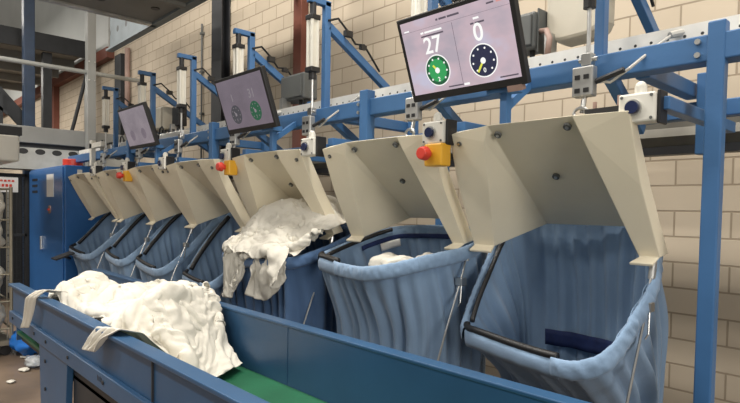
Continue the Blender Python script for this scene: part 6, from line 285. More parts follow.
[133,-18,0,15,6,13,4,5,4,10,3,8,-14,17,22,28,12,10,19,13,7,14,15,16,-15,-3,-3,2,2,0,-9,-10,-13,18,6,17,16,7,8,4,-5,3,11,8,9,19,16,11,19,13,15,12,7,23,8,-4,2,1,-4,5,-2,-6,-8,-1,11,16,10,14,4,11,9,1,7,10,7,8,14,13,21,16,14,19,15,15,10,7,2,3,7,-6,13,-8,-23,3,3,23,0,15,21,16,14,-1,6,8,8,8,3,2,18,21,12,15,27,24,15,8,7,0,14,-5,17,-11,-13,-13,-9,16,14,15,9,18,18,16,9,10,9,0,3,2,7,17,18,23,20,20,20,12,13,4,11,4,6,-9,-8,-15,-7,11,19,9,12,12,16,13,14,9,12,-2,7,9,9,10,19,20,26,21,17,9,14,11,11,8,-14,13,-10,-11,-3,7,18,11,8,11,13,12,17,-7,14,12,8,13,11,13,14,31,13,19,16,12,16,22,6,11,-8,2,18,-5,-8,7,16,9,7,2,17,7,5,11,12,18,13,7,15,17,20,26,19,17,15,12,16,23,10,0,11,-13,7,10,0,3,8,7,14,13,8,1,4,10,16,19,11,15,15,14,23,22,19,23,19,17,22,15,15,-10,-26,16,-6,7,15,6,11,2,12,14,5,13,-1,14,12,9,16,9,14,19,21,22,21,26,18,16,18,25,25,-10,-8,8,4,8,11,8,14,6,10,11,8,13,6,1,12,14,14,13,16,18,18,21,20,21,26,19,17,22,26,-4,-10,9,11,15,9,10,-5,12,15,13,10,4,15,2,11,13,8,15,12,19,20,20,23,24,22,23,13,24,27,-7,-14,14,15,11,8,3,0,16,19,16,11,-4,17,5,9,4,22,11,10,14,14,20,20,28,27,20,20,22,23,7,-9,9,11,7,5,4,12,28,15,14,11,7,3,13,4,10,10,14,19,16,15,11,21,24,29,20,19,20,17,11,-15,7,8,-4,12,22,23,15,15,12,15,4,12,14,4,10,12,12,16,20,14,18,11,17,24,22,26,21,13,20,-14,6,2,12,22,25,13,18,14,19,-3,13,1,15,18,11,15,12,13,18,19,11,15,14,19,18,21,17,23,20,-18,17,17,14,24,16,9,16,9,12,10,9,13,11,20,15,14,15,14,15,15,16,17,13,9,16,25,19,11,19,-1,15,20,20,12,18,14,8,12,15,14,10,12,17,16,21,15,12,18,14,12,13,12,13,18,3,23,18,12,15,1,17,18,12,17,17,7,14,11,14,17,21,10,16,18,13,16,17,12,11,13,9,8,16,21,16,14,17,17,9,6,7,13,15,19,14,20,9,11,13,13,17,12,14,13,17,11,18,13,12,11,9,9,17,23,12,11,17,24,20,18,-5,13,21,11,15,12,17,16,8,-1,17,9,10,19,15,14,13,14,13,5,13,16,19,9,21,14,15,22,26,-18,18,14,13,18,12,15,4,15,21,10,3,11,7,9,14,12,17,17,9,17,13,11,8,23,13,17,17,23,28,-29,21,25,25,12,17,9,15,14,15,21,9,16,1,9,12,9,13,11,15,10,12,16,14,20,6,16,15,20,28,13,-11,21,29,22,18,18,10,13,19,13,20,16,0,6,15,13,9,11,11,16,11,10,13,18,16,8,14,12,18,-1,-11,15,25,23,14,17,17,15,17,9,11,14,10,12,16,10,8,7,19,13,15,12,11,14,11,14,13,14,7,14,-15,-4,22,20,12,19,17,16,17,13,7,14,14,17,15,4,12,15,9,17,11,12,7,18,11,13,18,21,11,2,-17,-15,16,19,16,14,15,17,18,16,11,18,12,15,12,7,13,16,9,22,6,12,11,14,15,19,17,8,26,-13,-3,-10,-6,20,18,8,14,21,23,24,12,12,12,7,14,11,16,9,17,11,19,9,8,19,18,23,20,2,17,-16,7,13,-4,-3,10,8,21,25,19,19,9,9,15,9,15,10,14,15,12,16,16,11,13,21,16,22,17,10,-4,-9,5,18,12,3,-13,10,9,29,25,10,8,16,7,11,16,17,22,10,9,12,17,17,24,0,17,16,21,11,13],
[168,-7,-17,-17,-15,-9,22,21,29,24,16,17,13,9,18,22,28,33,14,18,13,13,21,1,-11,-6,-11,6,-23,-6,-22,4,-16,-15,-17,6,-1,25,26,30,8,19,24,16,21,21,24,30,21,16,14,13,15,16,-4,-12,-10,2,-14,-14,-9,6,-4,-25,-11,0,19,5,19,24,19,22,21,19,26,23,27,25,20,19,20,13,13,13,1,-2,-9,-4,-15,-9,2,1,-9,-22,-21,24,1,19,13,20,28,25,23,18,24,20,13,21,22,26,32,19,0,17,3,-5,-3,0,-16,-23,5,7,-23,-15,-24,15,25,16,21,19,20,19,27,20,23,20,16,6,13,26,23,17,18,17,13,-1,-10,-10,-10,-11,35,-14,-24,-15,-18,6,28,15,20,24,21,13,22,13,24,25,23,11,6,16,22,15,19,12,9,13,-17,-11,-12,-12,-3,30,-36,-28,-11,0,28,22,11,19,20,24,10,13,23,22,8,18,20,14,13,23,11,10,1,7,3,-25,-12,-5,-16,25,5,-32,-5,12,22,6,19,21,16,12,14,10,5,25,16,15,18,16,14,21,14,2,0,2,-3,-7,-21,0,-2,13,11,11,-19,1,18,14,17,13,21,15,13,0,9,20,16,12,14,18,17,16,12,1,0,-6,-8,1,-10,-1,-11,9,13,22,5,3,10,12,28,12,8,18,13,2,12,10,10,11,20,19,17,17,9,1,-8,-12,-2,3,-1,-10,-31,20,18,23,19,17,19,6,25,17,-9,3,26,18,19,-6,7,13,19,18,18,14,11,5,-6,-6,0,-3,-3,-12,-17,19,21,20,24,27,22,14,11,22,-1,-6,17,21,8,11,27,5,10,20,18,17,14,4,3,-3,-9,3,0,-10,-5,11,23,26,26,27,28,21,6,10,6,-24,6,24,15,25,20,23,17,11,14,19,18,13,3,-6,-1,-1,-2,-4,-8,17,29,31,24,24,17,-3,13,3,14,5,-12,27,23,17,22,22,16,20,21,21,17,12,7,1,-5,-1,-12,-9,-13,25,32,36,22,6,3,12,5,4,14,13,1,25,26,12,20,17,25,25,24,19,17,19,4,3,5,-6,-13,-1,0,31,42,18,1,5,10,7,10,5,17,8,22,17,22,17,20,22,19,26,24,17,19,16,10,11,4,-5,-9,-16,24,11,13,9,5,11,10,18,19,-2,15,16,12,22,25,24,20,26,26,17,21,18,14,18,16,9,8,0,-15,-8,-18,8,0,10,21,12,12,15,15,12,15,17,17,16,25,25,27,28,9,21,21,18,19,14,15,23,2,0,1,-8,-18,2,12,24,10,5,19,8,15,14,15,16,22,15,19,25,19,29,21,20,25,25,24,20,13,7,12,-2,-4,9,-3,0,11,14,5,16,15,16,12,20,14,14,18,23,15,18,21,30,27,21,25,31,20,23,15,8,-7,8,0,-4,-5,9,6,1,16,13,18,9,18,18,12,24,14,22,20,25,11,33,22,19,19,27,20,20,19,0,10,5,2,5,5,-1,0,11,14,17,8,23,18,2,22,20,26,11,23,25,19,14,16,23,25,20,15,25,13,12,9,3,9,13,-19,8,-1,11,17,10,20,11,17,16,17,28,17,18,15,21,21,13,18,19,30,16,18,17,13,15,10,6,12,3,-15,2,8,14,18,15,14,19,9,17,26,20,21,20,18,7,17,17,18,20,20,20,12,12,23,19,7,9,7,14,13,-6,17,-1,13,21,16,11,4,26,21,20,18,17,15,13,16,16,17,11,17,21,11,25,17,15,11,6,10,19,-7,3,12,9,3,14,19,7,15,20,22,21,17,15,11,14,17,19,3,21,15,17,15,17,21,12,15,13,10,9,14,-8,9,10,9,1,15,17,14,18,18,22,10,20,13,17,23,0,16,14,5,22,17,14,16,17,17,17,17,2,-24,8,6,12,12,6,15,18,15,8,21,16,15,21,20,11,16,5,18,10,14,13,8,18,17,17,16,15,18,5,-10,0,12,19,18,8,14,10,11,11,14,18,20,20,23,12,21,6,4,22,13,2,10,17,16,15,14,11,9,18,9,-13,-6,36,26,10,11,13,4,-3,14,23,22,25,17,10,22,16,13,16,-6,9,22,7,12,6,23,2,14,14]),
(30,[-3.57, 2.124, 1.404],[-2.891, 2.593, 1.721],
[171,-2,5,10,0,-3,-9,-18,-11,-3,-8,-7,-18,-18,-8,-2,-10,-12,-5,-14,-11,-7,-6,2,3,3,2,-7,-8,-9,15,4,3,-3,2,-2,-2,-21,-14,-9,-3,-8,-13,-10,-9,-12,-5,-5,-5,-19,-10,-6,-5,0,0,1,-2,-6,-3,-5,23,-2,5,-3,-2,-7,0,-21,-13,-8,-5,-8,-8,-7,-7,-17,-13,7,-2,-22,-9,-11,-5,2,-3,-1,-4,-6,-2,-4,12,-5,9,0,-6,-6,-13,-12,-6,-9,-11,-5,-3,-8,-6,-16,-13,-11,5,-11,-11,-12,-9,14,-5,-3,-1,-17,-8,0,20,-8,3,0,-5,-9,-10,-17,-4,-2,-11,-5,-5,-9,-2,-15,-15,-9,-2,-13,-10,-9,-2,4,-3,-21,-2,-2,-2,11,9,2,-2,-4,-6,-5,-9,-15,-5,-4,-10,-5,-5,-9,-12,-10,-12,-6,-10,-12,-8,-9,0,-3,-7,-18,-22,0,12,17,-1,16,3,-7,-10,-6,-6,-11,-5,-6,-8,-6,-7,-13,-11,-10,-9,-11,-16,-7,-3,-13,1,-4,-12,-13,-14,-6,7,4,4,12,11,-4,-8,-4,-8,-8,-6,-8,-7,-6,-6,-18,-9,-6,-7,-15,-13,-7,-7,-17,-5,-3,-3,-12,-9,1,0,-4,11,8,7,6,-6,-3,-9,-8,-6,-8,-8,-7,-7,-16,-6,-10,-5,-20,-8,-2,-8,-18,-7,-7,-5,-13,-5,2,-1,-12,9,8,11,8,-8,-6,-6,-6,-7,-8,-10,-8,-10,-4,-8,-14,-8,-14,-6,-8,-16,-6,-11,-6,-11,-6,-5,-4,1,-8,12,1,10,6,1,-2,-3,-9,-5,-10,-8,-6,-5,-10,-5,-16,-14,-8,-14,-12,-11,-12,-7,-9,-10,-5,-7,-11,-5,-4,7,1,18,13,-5,-3,4,-12,-10,-13,-4,-10,-3,-10,-9,-13,-13,-11,-12,-15,-3,-14,-9,-10,-8,-5,-12,-15,-17,5,6,9,4,21,5,-9,4,-8,-13,-14,-2,-9,-6,-7,-8,-20,-15,-14,-7,-11,-8,-13,-19,-15,-6,8,-7,-21,-15,-14,4,5,9,15,15,-1,-6,-5,-12,-10,-6,-7,-7,-10,-13,-16,-13,-12,-11,-9,-13,-13,-13,-10,-13,-12,-6,-10,-14,-15,-7,12,14,8,16,13,-5,-9,-10,-10,-5,-7,-11,-15,-7,-16,-13,-9,-13,-10,-13,-12,-10,-11,-13,-22,-5,-8,-11,-14,-1,6,11,12,17,18,11,-12,-11,-7,-7,-10,-13,-10,-14,-11,-11,-9,-13,-5,-13,-20,-8,-11,-8,-12,-14,-9,-14,-13,20,-2,4,7,16,16,16,-5,-10,-8,-8,-12,-11,-9,-11,-11,-12,-12,-7,-6,-13,-16,-13,-14,-1,-7,-12,-13,-12,-15,21,0,-6,0,11,15,14,7,-11,-7,-4,-10,-11,-8,-12,-13,-13,-9,-9,-10,-15,-11,-7,-15,-7,-4,-11,-13,-10,-17,16,1,-3,-2,-8,10,22,9,-6,-3,-6,-7,-11,-9,-12,-13,-12,-7,-8,-11,-15,-16,-6,-8,-13,-6,-12,-11,-8,-11,18,2,-7,-2,-8,-1,18,15,1,-4,-4,-9,-7,-11,-12,-14,-11,-6,-11,-13,-15,-10,-10,-10,-9,-10,-11,-10,-8,-10,19,6,-11,-6,-1,-12,5,17,12,3,-11,-7,-9,-9,-12,-11,-9,-12,-15,-10,-14,-12,-4,-15,-10,-9,-10,-10,-7,-9,16,-1,-3,-8,-2,-3,-2,6,11,2,-9,-1,-7,-10,-16,-11,-11,-13,-8,-8,-14,-12,-9,-11,-11,-5,-10,-6,-10,-10,22,-6,-7,-2,-8,-6,8,4,0,8,-6,1,-15,-14,-13,-11,-13,-13,2,-12,-13,-13,-9,-9,-11,-3,-12,-4,-10,-10,14,4,-8,-17,1,-9,3,11,2,0,3,-9,-17,-9,-16,-11,-7,-6,-4,-14,-10,-9,-15,-7,-11,-4,-13,-5,-4,-12,-19,15,9,-8,5,1,-2,0,-2,-3,1,-5,-20,-13,-8,-8,-10,-6,-7,-9,-5,-10,-12,-9,-8,-8,-14,-6,-7,-4,-15,12,11,9,14,8,2,-2,-9,-7,4,-14,-13,-10,-7,-8,-10,-2,-9,-7,-5,-11,-11,-8,-11,-11,-13,-4,-9,0,-15,10,12,10,14,12,14,11,-12,-3,-2,-10,-7,-9,-8,-11,6,-11,-13,-4,-8,-17,-17,-9,-4,-18,-3,-3,-6,-12,-9,9,10,16,15,9,12,19,4,-2,-6,-9,0,-11,-13,9,-8,-7,-10,-13,-11,-12,-18,-13,-8,-13,1,-9,-3,-7,-16,12,14,21,17,6,6,26,23,3,-8,-11,2,-10,-13,2,-8,-6,-10,-16,-12,-10,-13,-16,-12,-9,3,-9,-9,3,2,11,14,20,21,12,7,10,25,12,-1,-8,0,-14,-6,-3,-13,-7,-14,-10,-12,-11,-10,-16,-12,-11,3,-12,1,-14],
[108,-13,-13,-9,-15,-5,-12,-3,9,11,4,15,13,4,8,21,10,8,11,3,7,11,14,18,16,18,19,23,27,13,5,-18,-10,-11,-13,-9,-11,4,11,13,-1,20,0,20,6,4,18,15,11,4,3,8,13,12,19,20,19,20,29,20,1,-15,-17,-11,-14,-15,-1,3,14,8,7,12,10,14,15,6,3,26,18,0,2,3,12,10,17,20,25,17,25,22,0,-14,-21,-13,-16,-13,-12,4,14,23,18,16,-5,16,12,7,8,11,20,14,10,10,-4,19,4,21,30,4,15,17,8,-14,-16,-22,-16,-13,-19,-7,16,24,17,16,16,12,21,7,5,8,13,16,9,10,19,1,1,1,23,19,14,15,-16,1,-16,-15,-21,-21,-23,5,17,20,15,20,20,11,16,16,14,2,7,11,12,18,15,10,6,-13,1,19,12,20,-20,11,-6,-24,-14,-24,-29,6,26,25,14,20,18,17,16,12,13,13,4,6,16,9,11,23,12,-7,-19,10,11,6,-23,15,5,-17,-27,-19,-18,16,21,20,19,19,21,13,9,11,18,16,12,10,9,8,12,14,8,-5,-19,14,7,15,-22,17,6,2,-28,-24,4,19,19,17,15,17,17,11,15,-5,23,20,18,16,10,7,10,-13,5,-4,1,5,15,9,-14,12,11,8,-14,-17,14,15,17,16,15,15,12,5,3,10,16,24,18,7,-4,14,23,-11,-17,9,12,8,12,10,-10,10,11,-18,10,15,12,15,11,11,14,17,0,15,4,14,9,17,14,3,5,8,19,14,2,4,13,7,0,12,-6,12,14,-15,14,21,11,15,9,3,14,14,14,15,11,2,10,14,21,11,-5,13,15,15,0,7,14,1,6,-1,29,-9,16,-1,10,22,4,14,12,9,6,9,17,10,14,5,15,20,5,13,2,9,8,8,13,12,-4,9,14,-3,26,-13,0,4,14,16,14,11,17,6,9,10,15,9,4,9,16,13,14,11,10,5,7,5,14,8,5,3,15,3,14,0,-10,-3,17,11,17,17,12,7,8,15,15,13,-13,0,26,25,11,18,0,-2,18,6,16,-2,15,13,6,7,15,7,-5,-6,13,14,13,11,14,14,5,10,12,11,6,-3,21,16,12,15,15,-16,9,5,21,11,3,19,26,7,5,16,3,-3,10,7,9,12,17,14,11,7,8,10,13,11,10,12,-5,11,8,-1,8,18,9,18,15,11,17,10,9,17,8,10,5,4,-2,10,18,16,15,4,8,12,11,10,15,15,-10,7,-1,-11,15,9,21,17,5,22,24,12,-12,17,21,19,9,1,4,6,13,20,14,8,4,13,8,9,12,17,9,-6,-4,-5,12,3,4,20,26,21,19,14,17,14,6,21,10,7,12,0,12,16,16,4,15,5,13,3,11,20,0,-2,4,1,3,10,8,19,20,28,20,13,1,20,9,10,19,6,21,-5,11,24,0,9,10,15,3,16,8,6,13,11,1,-10,-3,10,19,20,26,22,26,7,-2,12,10,18,13,12,19,20,9,18,0,9,0,16,10,24,9,-3,11,8,-3,-8,10,4,16,22,17,32,29,10,-1,13,10,10,18,10,24,18,16,12,15,6,9,10,7,12,19,13,-12,-9,3,15,13,4,15,25,15,31,22,12,14,0,10,16,15,8,13,23,24,16,10,19,8,3,11,14,9,14,5,-17,0,9,10,9,19,20,29,27,19,-3,4,14,7,5,10,13,13,15,30,18,13,19,12,8,11,11,5,1,-13,6,16,6,6,12,13,16,19,39,25,-13,16,10,13,10,-2,17,2,13,32,13,15,16,8,13,23,12,-11,-16,1,20,21,7,9,13,15,10,12,32,30,-11,15,12,10,12,0,4,10,4,33,23,12,11,9,9,8,19,-17,-4,14,19,27,0,1,16,20,12,4,31,40,-4,15,9,8,13,5,6,4,3,21,24,19,12,20,9,-1,-18,-2,19,13,19,28,13,-2,2,14,16,17,15,25,8,18,4,6,14,1,9,3,7,-3,37,13,20,23,14,-12,-16,0,34,11,14,24,20,8,-2,4,16,33,10,2,9,-9,13,4,6,1,13,21,14,-2,-1,38,15,23,14,-11,-11,6,25,23,13,24,16,8,13,3,-8,21,18,-1,4],
[165,-26,-18,10,-21,-12,-18,-33,-22,18,11,10,3,14,17,21,26,30,28,35,18,32,22,30,40,38,11,9,4,20,4,-20,-19,-20,12,-6,-36,-21,-19,7,24,5,16,-1,13,25,17,24,32,21,33,34,23,23,34,32,33,12,8,-6,11,-21,-18,-19,-11,-7,-27,-18,-5,22,8,7,15,-6,23,14,21,19,37,12,28,22,24,29,22,28,35,28,15,8,11,-22,-21,-25,-4,-17,-25,-26,-9,24,3,8,23,9,27,16,12,23,32,28,7,16,14,40,21,16,30,48,31,1,-7,-12,-16,-11,-30,-25,-18,-22,-15,23,12,22,22,16,19,17,10,21,28,30,31,4,11,25,39,11,20,34,26,9,-12,-18,-22,-9,-15,-17,-30,-15,7,21,15,13,19,27,18,18,7,18,22,29,32,18,2,29,26,22,20,28,22,15,-27,-4,-26,-16,-3,-17,-30,-12,23,10,27,22,24,9,25,23,8,23,8,12,26,25,25,16,32,16,24,9,18,20,-25,2,-17,-25,-13,-7,-18,3,24,20,24,24,21,6,18,25,13,12,15,6,28,7,19,24,41,17,13,19,26,-1,-32,7,-10,-20,-15,-14,-1,16,23,23,23,24,27,13,7,17,-1,3,32,22,24,11,18,4,25,8,25,30,23,8,-18,-6,-7,-8,-8,-17,8,20,25,22,20,26,18,25,13,18,1,-9,28,22,12,33,21,-1,6,28,19,21,31,-2,-8,2,-18,-27,-8,4,22,13,17,22,26,12,33,21,21,8,15,2,17,15,21,22,29,23,2,18,14,4,24,26,-6,-10,-12,-30,-4,18,27,3,19,19,30,15,27,31,15,12,14,17,9,9,22,13,27,29,27,15,2,6,10,15,15,-19,-9,-23,-13,10,17,19,17,29,26,15,18,24,29,11,18,7,20,7,16,11,12,26,36,36,15,3,7,10,-6,6,-14,-21,-13,1,20,21,17,24,30,22,16,9,15,24,23,16,9,14,12,17,20,20,26,26,23,19,16,9,19,-14,1,-15,-5,0,5,18,20,22,32,24,23,9,0,18,22,29,14,12,5,18,25,24,17,11,31,25,16,5,26,-16,-21,-8,8,4,-8,22,20,27,27,24,22,5,14,5,20,22,28,-2,9,14,27,28,8,21,10,26,18,11,-12,16,-9,-16,8,4,4,7,24,34,24,20,15,13,12,13,13,6,19,8,10,14,13,10,19,16,16,25,26,25,-1,18,13,1,-4,5,-1,2,26,39,22,17,8,21,13,12,13,8,8,4,9,20,1,0,22,22,17,24,20,14,-17,21,23,29,7,-9,14,5,13,33,23,7,19,20,17,11,5,21,14,6,2,-1,-9,-10,17,36,25,19,19,6,1,27,19,30,23,1,12,3,9,20,18,19,13,20,19,12,8,19,23,10,-5,-20,-11,5,17,19,25,22,18,5,-3,31,23,30,34,11,21,-5,3,4,22,21,17,21,11,20,15,20,11,6,-6,-34,-11,19,19,18,21,19,26,17,4,17,35,4,38,44,24,10,1,-2,14,23,18,8,24,31,19,10,-7,-5,-9,-15,-5,12,16,19,11,24,36,12,9,17,17,23,8,33,40,24,22,-17,13,22,19,16,24,18,25,4,-13,-15,-7,3,6,13,10,15,14,24,32,19,1,29,11,10,25,15,22,42,21,16,-12,16,24,31,19,12,18,11,-16,-11,-4,5,11,9,6,7,19,25,32,1,1,23,23,14,21,23,17,31,26,18,1,1,21,30,16,16,8,-10,-5,-5,12,19,7,9,-8,6,14,21,39,-1,10,18,22,23,13,22,18,26,27,14,12,7,17,15,12,2,0,-8,-2,12,15,19,12,8,1,5,6,13,33,17,24,11,23,29,8,8,18,11,35,11,11,6,17,13,7,-7,-4,-4,8,12,6,28,9,7,11,2,17,9,27,13,28,3,28,32,13,5,5,-4,27,14,3,21,3,5,0,-11,-4,3,10,14,1,12,26,21,1,6,16,7,28,30,20,13,11,22,9,10,13,-7,0,16,11,9,10,-4,1,0,-7,-1,10,9,2,9,14,19,26,10,6,19,21,29,-14,11,10,19,8,24,13,13,-11,-23,22,25,0,-14,12,6,-4,-1,1,4,2,13,13,20,20,32,7,10,34,-1]),
(30,[-3.73, 2.157, 1.394],[-3.175, 2.601, 1.725],
[207,-18,-12,-26,-21,-26,-25,-28,-19,-22,-3,13,10,12,12,2,2,23,25,10,-2,14,1,6,8,-6,-13,-19,7,-3,-11,0,-16,-23,-26,-23,-28,-24,-22,-23,-11,14,22,12,8,11,6,14,20,20,6,7,2,8,0,-12,-12,-2,4,4,-12,-9,-8,-15,-20,-24,-23,-25,-21,-20,-2,10,18,12,8,16,10,6,11,26,18,1,0,4,-3,-9,-11,0,7,7,0,-18,-15,-18,-12,-15,-13,-28,-25,-9,2,14,10,10,8,23,0,17,2,16,26,6,1,-7,7,-7,-4,-14,9,10,-9,-16,-16,-14,-15,-8,-13,-21,-20,-5,3,17,15,3,2,20,13,2,16,8,11,16,4,1,-5,-6,-7,-4,-2,1,-3,-21,-13,-17,-14,-15,-13,1,-9,-6,3,21,17,-9,8,10,17,8,8,11,6,16,13,-7,-7,-2,-7,-5,1,5,10,-28,-24,-15,-16,-21,6,5,10,-15,2,16,21,-6,5,2,22,19,14,7,-4,-4,22,-7,0,-1,-6,-10,9,-13,-5,-16,-31,-29,-15,-7,9,14,12,1,-5,13,7,9,6,4,28,11,4,-2,9,-1,7,4,4,-4,-8,-8,7,-7,-3,-18,-17,-33,-21,6,12,10,13,5,1,10,6,6,8,8,28,5,2,-1,11,-3,7,11,3,-9,-9,-6,6,-6,-1,-25,-22,-15,-11,6,19,3,13,0,6,10,5,5,8,10,21,11,6,0,5,1,-2,1,2,10,0,-9,-8,-6,-7,-21,-26,-17,10,10,4,14,4,2,12,14,3,2,12,10,22,8,6,4,4,1,-3,-15,3,16,14,-8,-10,-12,-18,0,-26,-12,6,23,8,9,6,5,14,19,7,-11,7,6,26,8,6,-1,10,4,-6,-7,1,7,7,5,-12,-10,-25,9,7,-4,10,15,6,6,6,10,18,9,11,-5,-2,3,17,16,8,-3,-1,17,2,-15,-2,9,8,2,-6,-9,-9,15,19,15,7,9,-1,13,1,5,13,17,8,2,-4,6,8,2,12,7,-17,14,15,-3,5,4,3,0,4,-5,13,18,17,21,8,8,-7,25,4,5,-5,2,20,7,-4,3,14,-5,-5,16,-4,3,14,6,18,0,-5,3,6,2,30,5,18,11,16,7,22,15,3,3,-5,-13,16,5,-5,7,16,-1,-7,9,9,0,8,2,10,10,1,10,1,-2,20,6,12,12,21,21,19,12,-3,-2,-11,-16,-7,7,11,16,15,9,-3,-12,12,10,3,-2,11,16,3,9,3,-2,20,8,13,10,6,14,25,17,-3,-15,-19,-3,-2,5,7,19,15,22,-2,-6,-7,10,5,4,4,27,7,1,1,2,23,10,0,-7,-7,10,22,14,11,-14,-6,15,1,1,6,9,8,18,12,3,-1,-2,5,4,3,16,22,-4,1,3,-28,9,8,-6,4,10,18,7,8,9,7,22,3,-7,6,5,8,7,12,16,13,-4,-5,4,4,4,16,11,5,6,2,-4,19,8,7,7,12,7,6,21,8,9,15,-1,-3,4,7,12,9,6,19,7,-2,-7,4,8,1,17,12,12,32,-13,8,20,15,-1,12,8,5,7,10,6,12,16,-6,3,0,5,9,10,12,14,6,-2,2,4,-2,12,19,13,22,-13,12,12,20,5,8,14,9,1,0,1,5,23,3,-4,5,-8,7,10,7,12,22,5,2,4,-8,7,11,14,9,-10,15,26,7,9,15,11,7,7,1,0,4,3,12,-6,9,-8,0,12,5,11,11,22,9,3,-10,2,1,12,3,-5,0,24,24,11,13,15,6,8,10,1,0,0,-1,3,3,4,3,8,10,7,14,14,13,5,-4,-4,-6,11,-13,16,5,11,25,11,12,22,10,6,14,8,-2,3,3,-2,1,4,8,-1,12,12,15,24,-2,1,-2,3,-8,-8,0,24,20,10,17,15,7,11,20,5,9,19,0,8,3,-1,2,-6,4,11,2,6,12,38,4,-6,2,13,-14,-20,4,20,30,13,20,15,4,16,12,6,5,13,17,5,10,-3,4,-4,0,10,5,-4,3,18,6,2,-4,11,3,-7,17,-4,27,15,25,19,5,14,20,7,6,3,23,13,5,5,3,6,-3,5,4,-5,6,10,-2,7,-2,3,-11,-1,9,-3,15,10,15,25,15,17,18,18,8,6,18,10,6,11,-2,8,4,3,8,2,-5,13,-7,6,4,-2,-19,-8],
[228,5,18,-3,0,-2,-4,7,15,25,23,3,-27,-25,4,29,17,11,-2,11,21,25,27,24,10,-3,3,5,26,7,-20,14,12,5,-11,11,-16,10,7,25,24,25,0,-27,-33,15,23,14,11,9,17,25,25,24,5,-6,14,6,20,20,-17,9,10,5,0,8,-4,-3,4,11,30,24,23,-5,-37,-11,24,18,8,19,8,16,29,23,0,-19,20,27,20,16,-19,6,7,3,11,18,-11,-4,0,33,16,19,19,15,-27,-19,7,20,18,9,10,23,20,16,6,-9,15,16,25,16,-11,-2,6,10,4,14,4,-3,2,27,24,19,19,12,-13,-15,-7,17,20,13,12,14,24,17,-12,6,20,17,13,16,-20,1,9,5,9,9,7,16,10,11,22,26,15,17,-6,-18,-15,5,20,14,14,19,28,-1,-6,24,15,22,12,15,-11,-4,4,7,9,9,14,19,19,21,4,22,20,19,8,-16,-12,0,14,18,11,14,11,1,-2,23,26,18,20,7,-15,0,1,3,8,17,19,18,14,17,23,12,23,19,17,-10,-13,-18,13,22,15,22,-3,-3,22,19,16,17,19,18,-16,4,2,1,9,21,15,17,14,22,18,19,19,20,21,7,-12,-29,-3,28,19,15,5,6,19,19,19,15,9,17,-7,-8,-3,6,25,15,12,20,16,20,15,16,19,24,26,22,-4,-18,-16,11,10,15,18,23,12,11,17,20,16,25,-22,3,-7,7,26,18,13,15,16,18,18,16,20,22,28,23,1,8,-17,-13,21,17,21,23,20,15,-4,22,28,20,-29,14,3,15,18,25,13,12,19,15,18,19,23,19,16,21,-6,12,6,-3,12,18,11,21,33,25,6,10,21,20,-11,6,15,19,19,23,15,15,10,15,22,18,29,22,1,23,-11,-6,17,31,23,14,6,12,17,25,29,27,16,9,8,7,0,21,20,15,16,21,11,16,13,27,28,19,-6,14,19,15,8,13,27,20,12,15,12,11,27,25,23,13,-5,12,10,7,17,18,15,21,15,21,13,18,26,22,-12,3,26,29,22,3,18,20,17,11,19,9,23,17,21,22,-6,7,22,16,18,17,17,21,15,13,25,10,17,13,8,-9,23,22,24,14,10,19,11,14,17,16,16,20,21,29,1,9,19,19,21,16,18,12,17,13,14,4,11,8,12,21,18,13,13,26,14,6,21,27,7,6,22,20,18,18,-4,16,18,10,15,13,13,17,21,16,6,3,12,17,17,17,16,16,19,13,20,5,29,28,20,-5,12,18,27,21,-3,16,12,8,18,8,16,19,16,16,6,12,17,8,17,10,17,17,28,21,15,14,5,33,28,12,6,11,16,24,-3,8,13,13,10,10,4,21,21,17,14,17,20,4,10,19,8,17,21,26,25,20,6,18,25,24,13,15,6,20,-16,8,12,19,9,9,9,20,19,20,17,13,19,16,8,18,8,7,17,28,32,26,9,11,18,15,16,22,24,8,-2,8,10,15,13,14,18,11,11,15,18,18,18,16,17,16,-7,14,28,18,25,25,8,18,14,12,17,28,26,18,11,-2,1,19,16,13,15,8,11,16,17,14,17,18,19,19,2,10,26,24,15,16,6,20,19,19,21,25,19,20,14,-4,-7,16,7,8,7,12,14,20,14,15,14,14,21,29,17,11,21,21,0,6,8,20,29,24,29,13,23,19,19,-5,3,3,5,-10,-2,10,17,18,20,14,3,22,28,31,21,16,15,21,0,-7,17,19,24,25,22,21,19,15,13,0,9,-8,6,-5,-13,-7,10,20,25,27,-2,19,30,24,18,13,13,21,13,1,13,11,23,31,23,18,21,6,14,6,5,-4,3,-4,-4,-22,-10,20,29,25,16,17,15,22,16,25,-11,28,5,9,9,3,35,37,28,24,9,9,22,-2,7,-3,3,7,-18,-14,-17,-9,24,26,25,24,19,18,16,19,10,13,4,13,17,4,42,36,30,19,18,-14,13,-5,3,7,7,9,-15,-14,-13,-22,1,14,28,24,22,26,17,24,12,17,9,6,12,17,30,42,27,23,24,-8,23,-12,3,17,-23,14,3,-13,-12,-16,-20,-2,22,25,18,27,16,29,25,18,19,14,3,20,22,30,30,20,13,25],
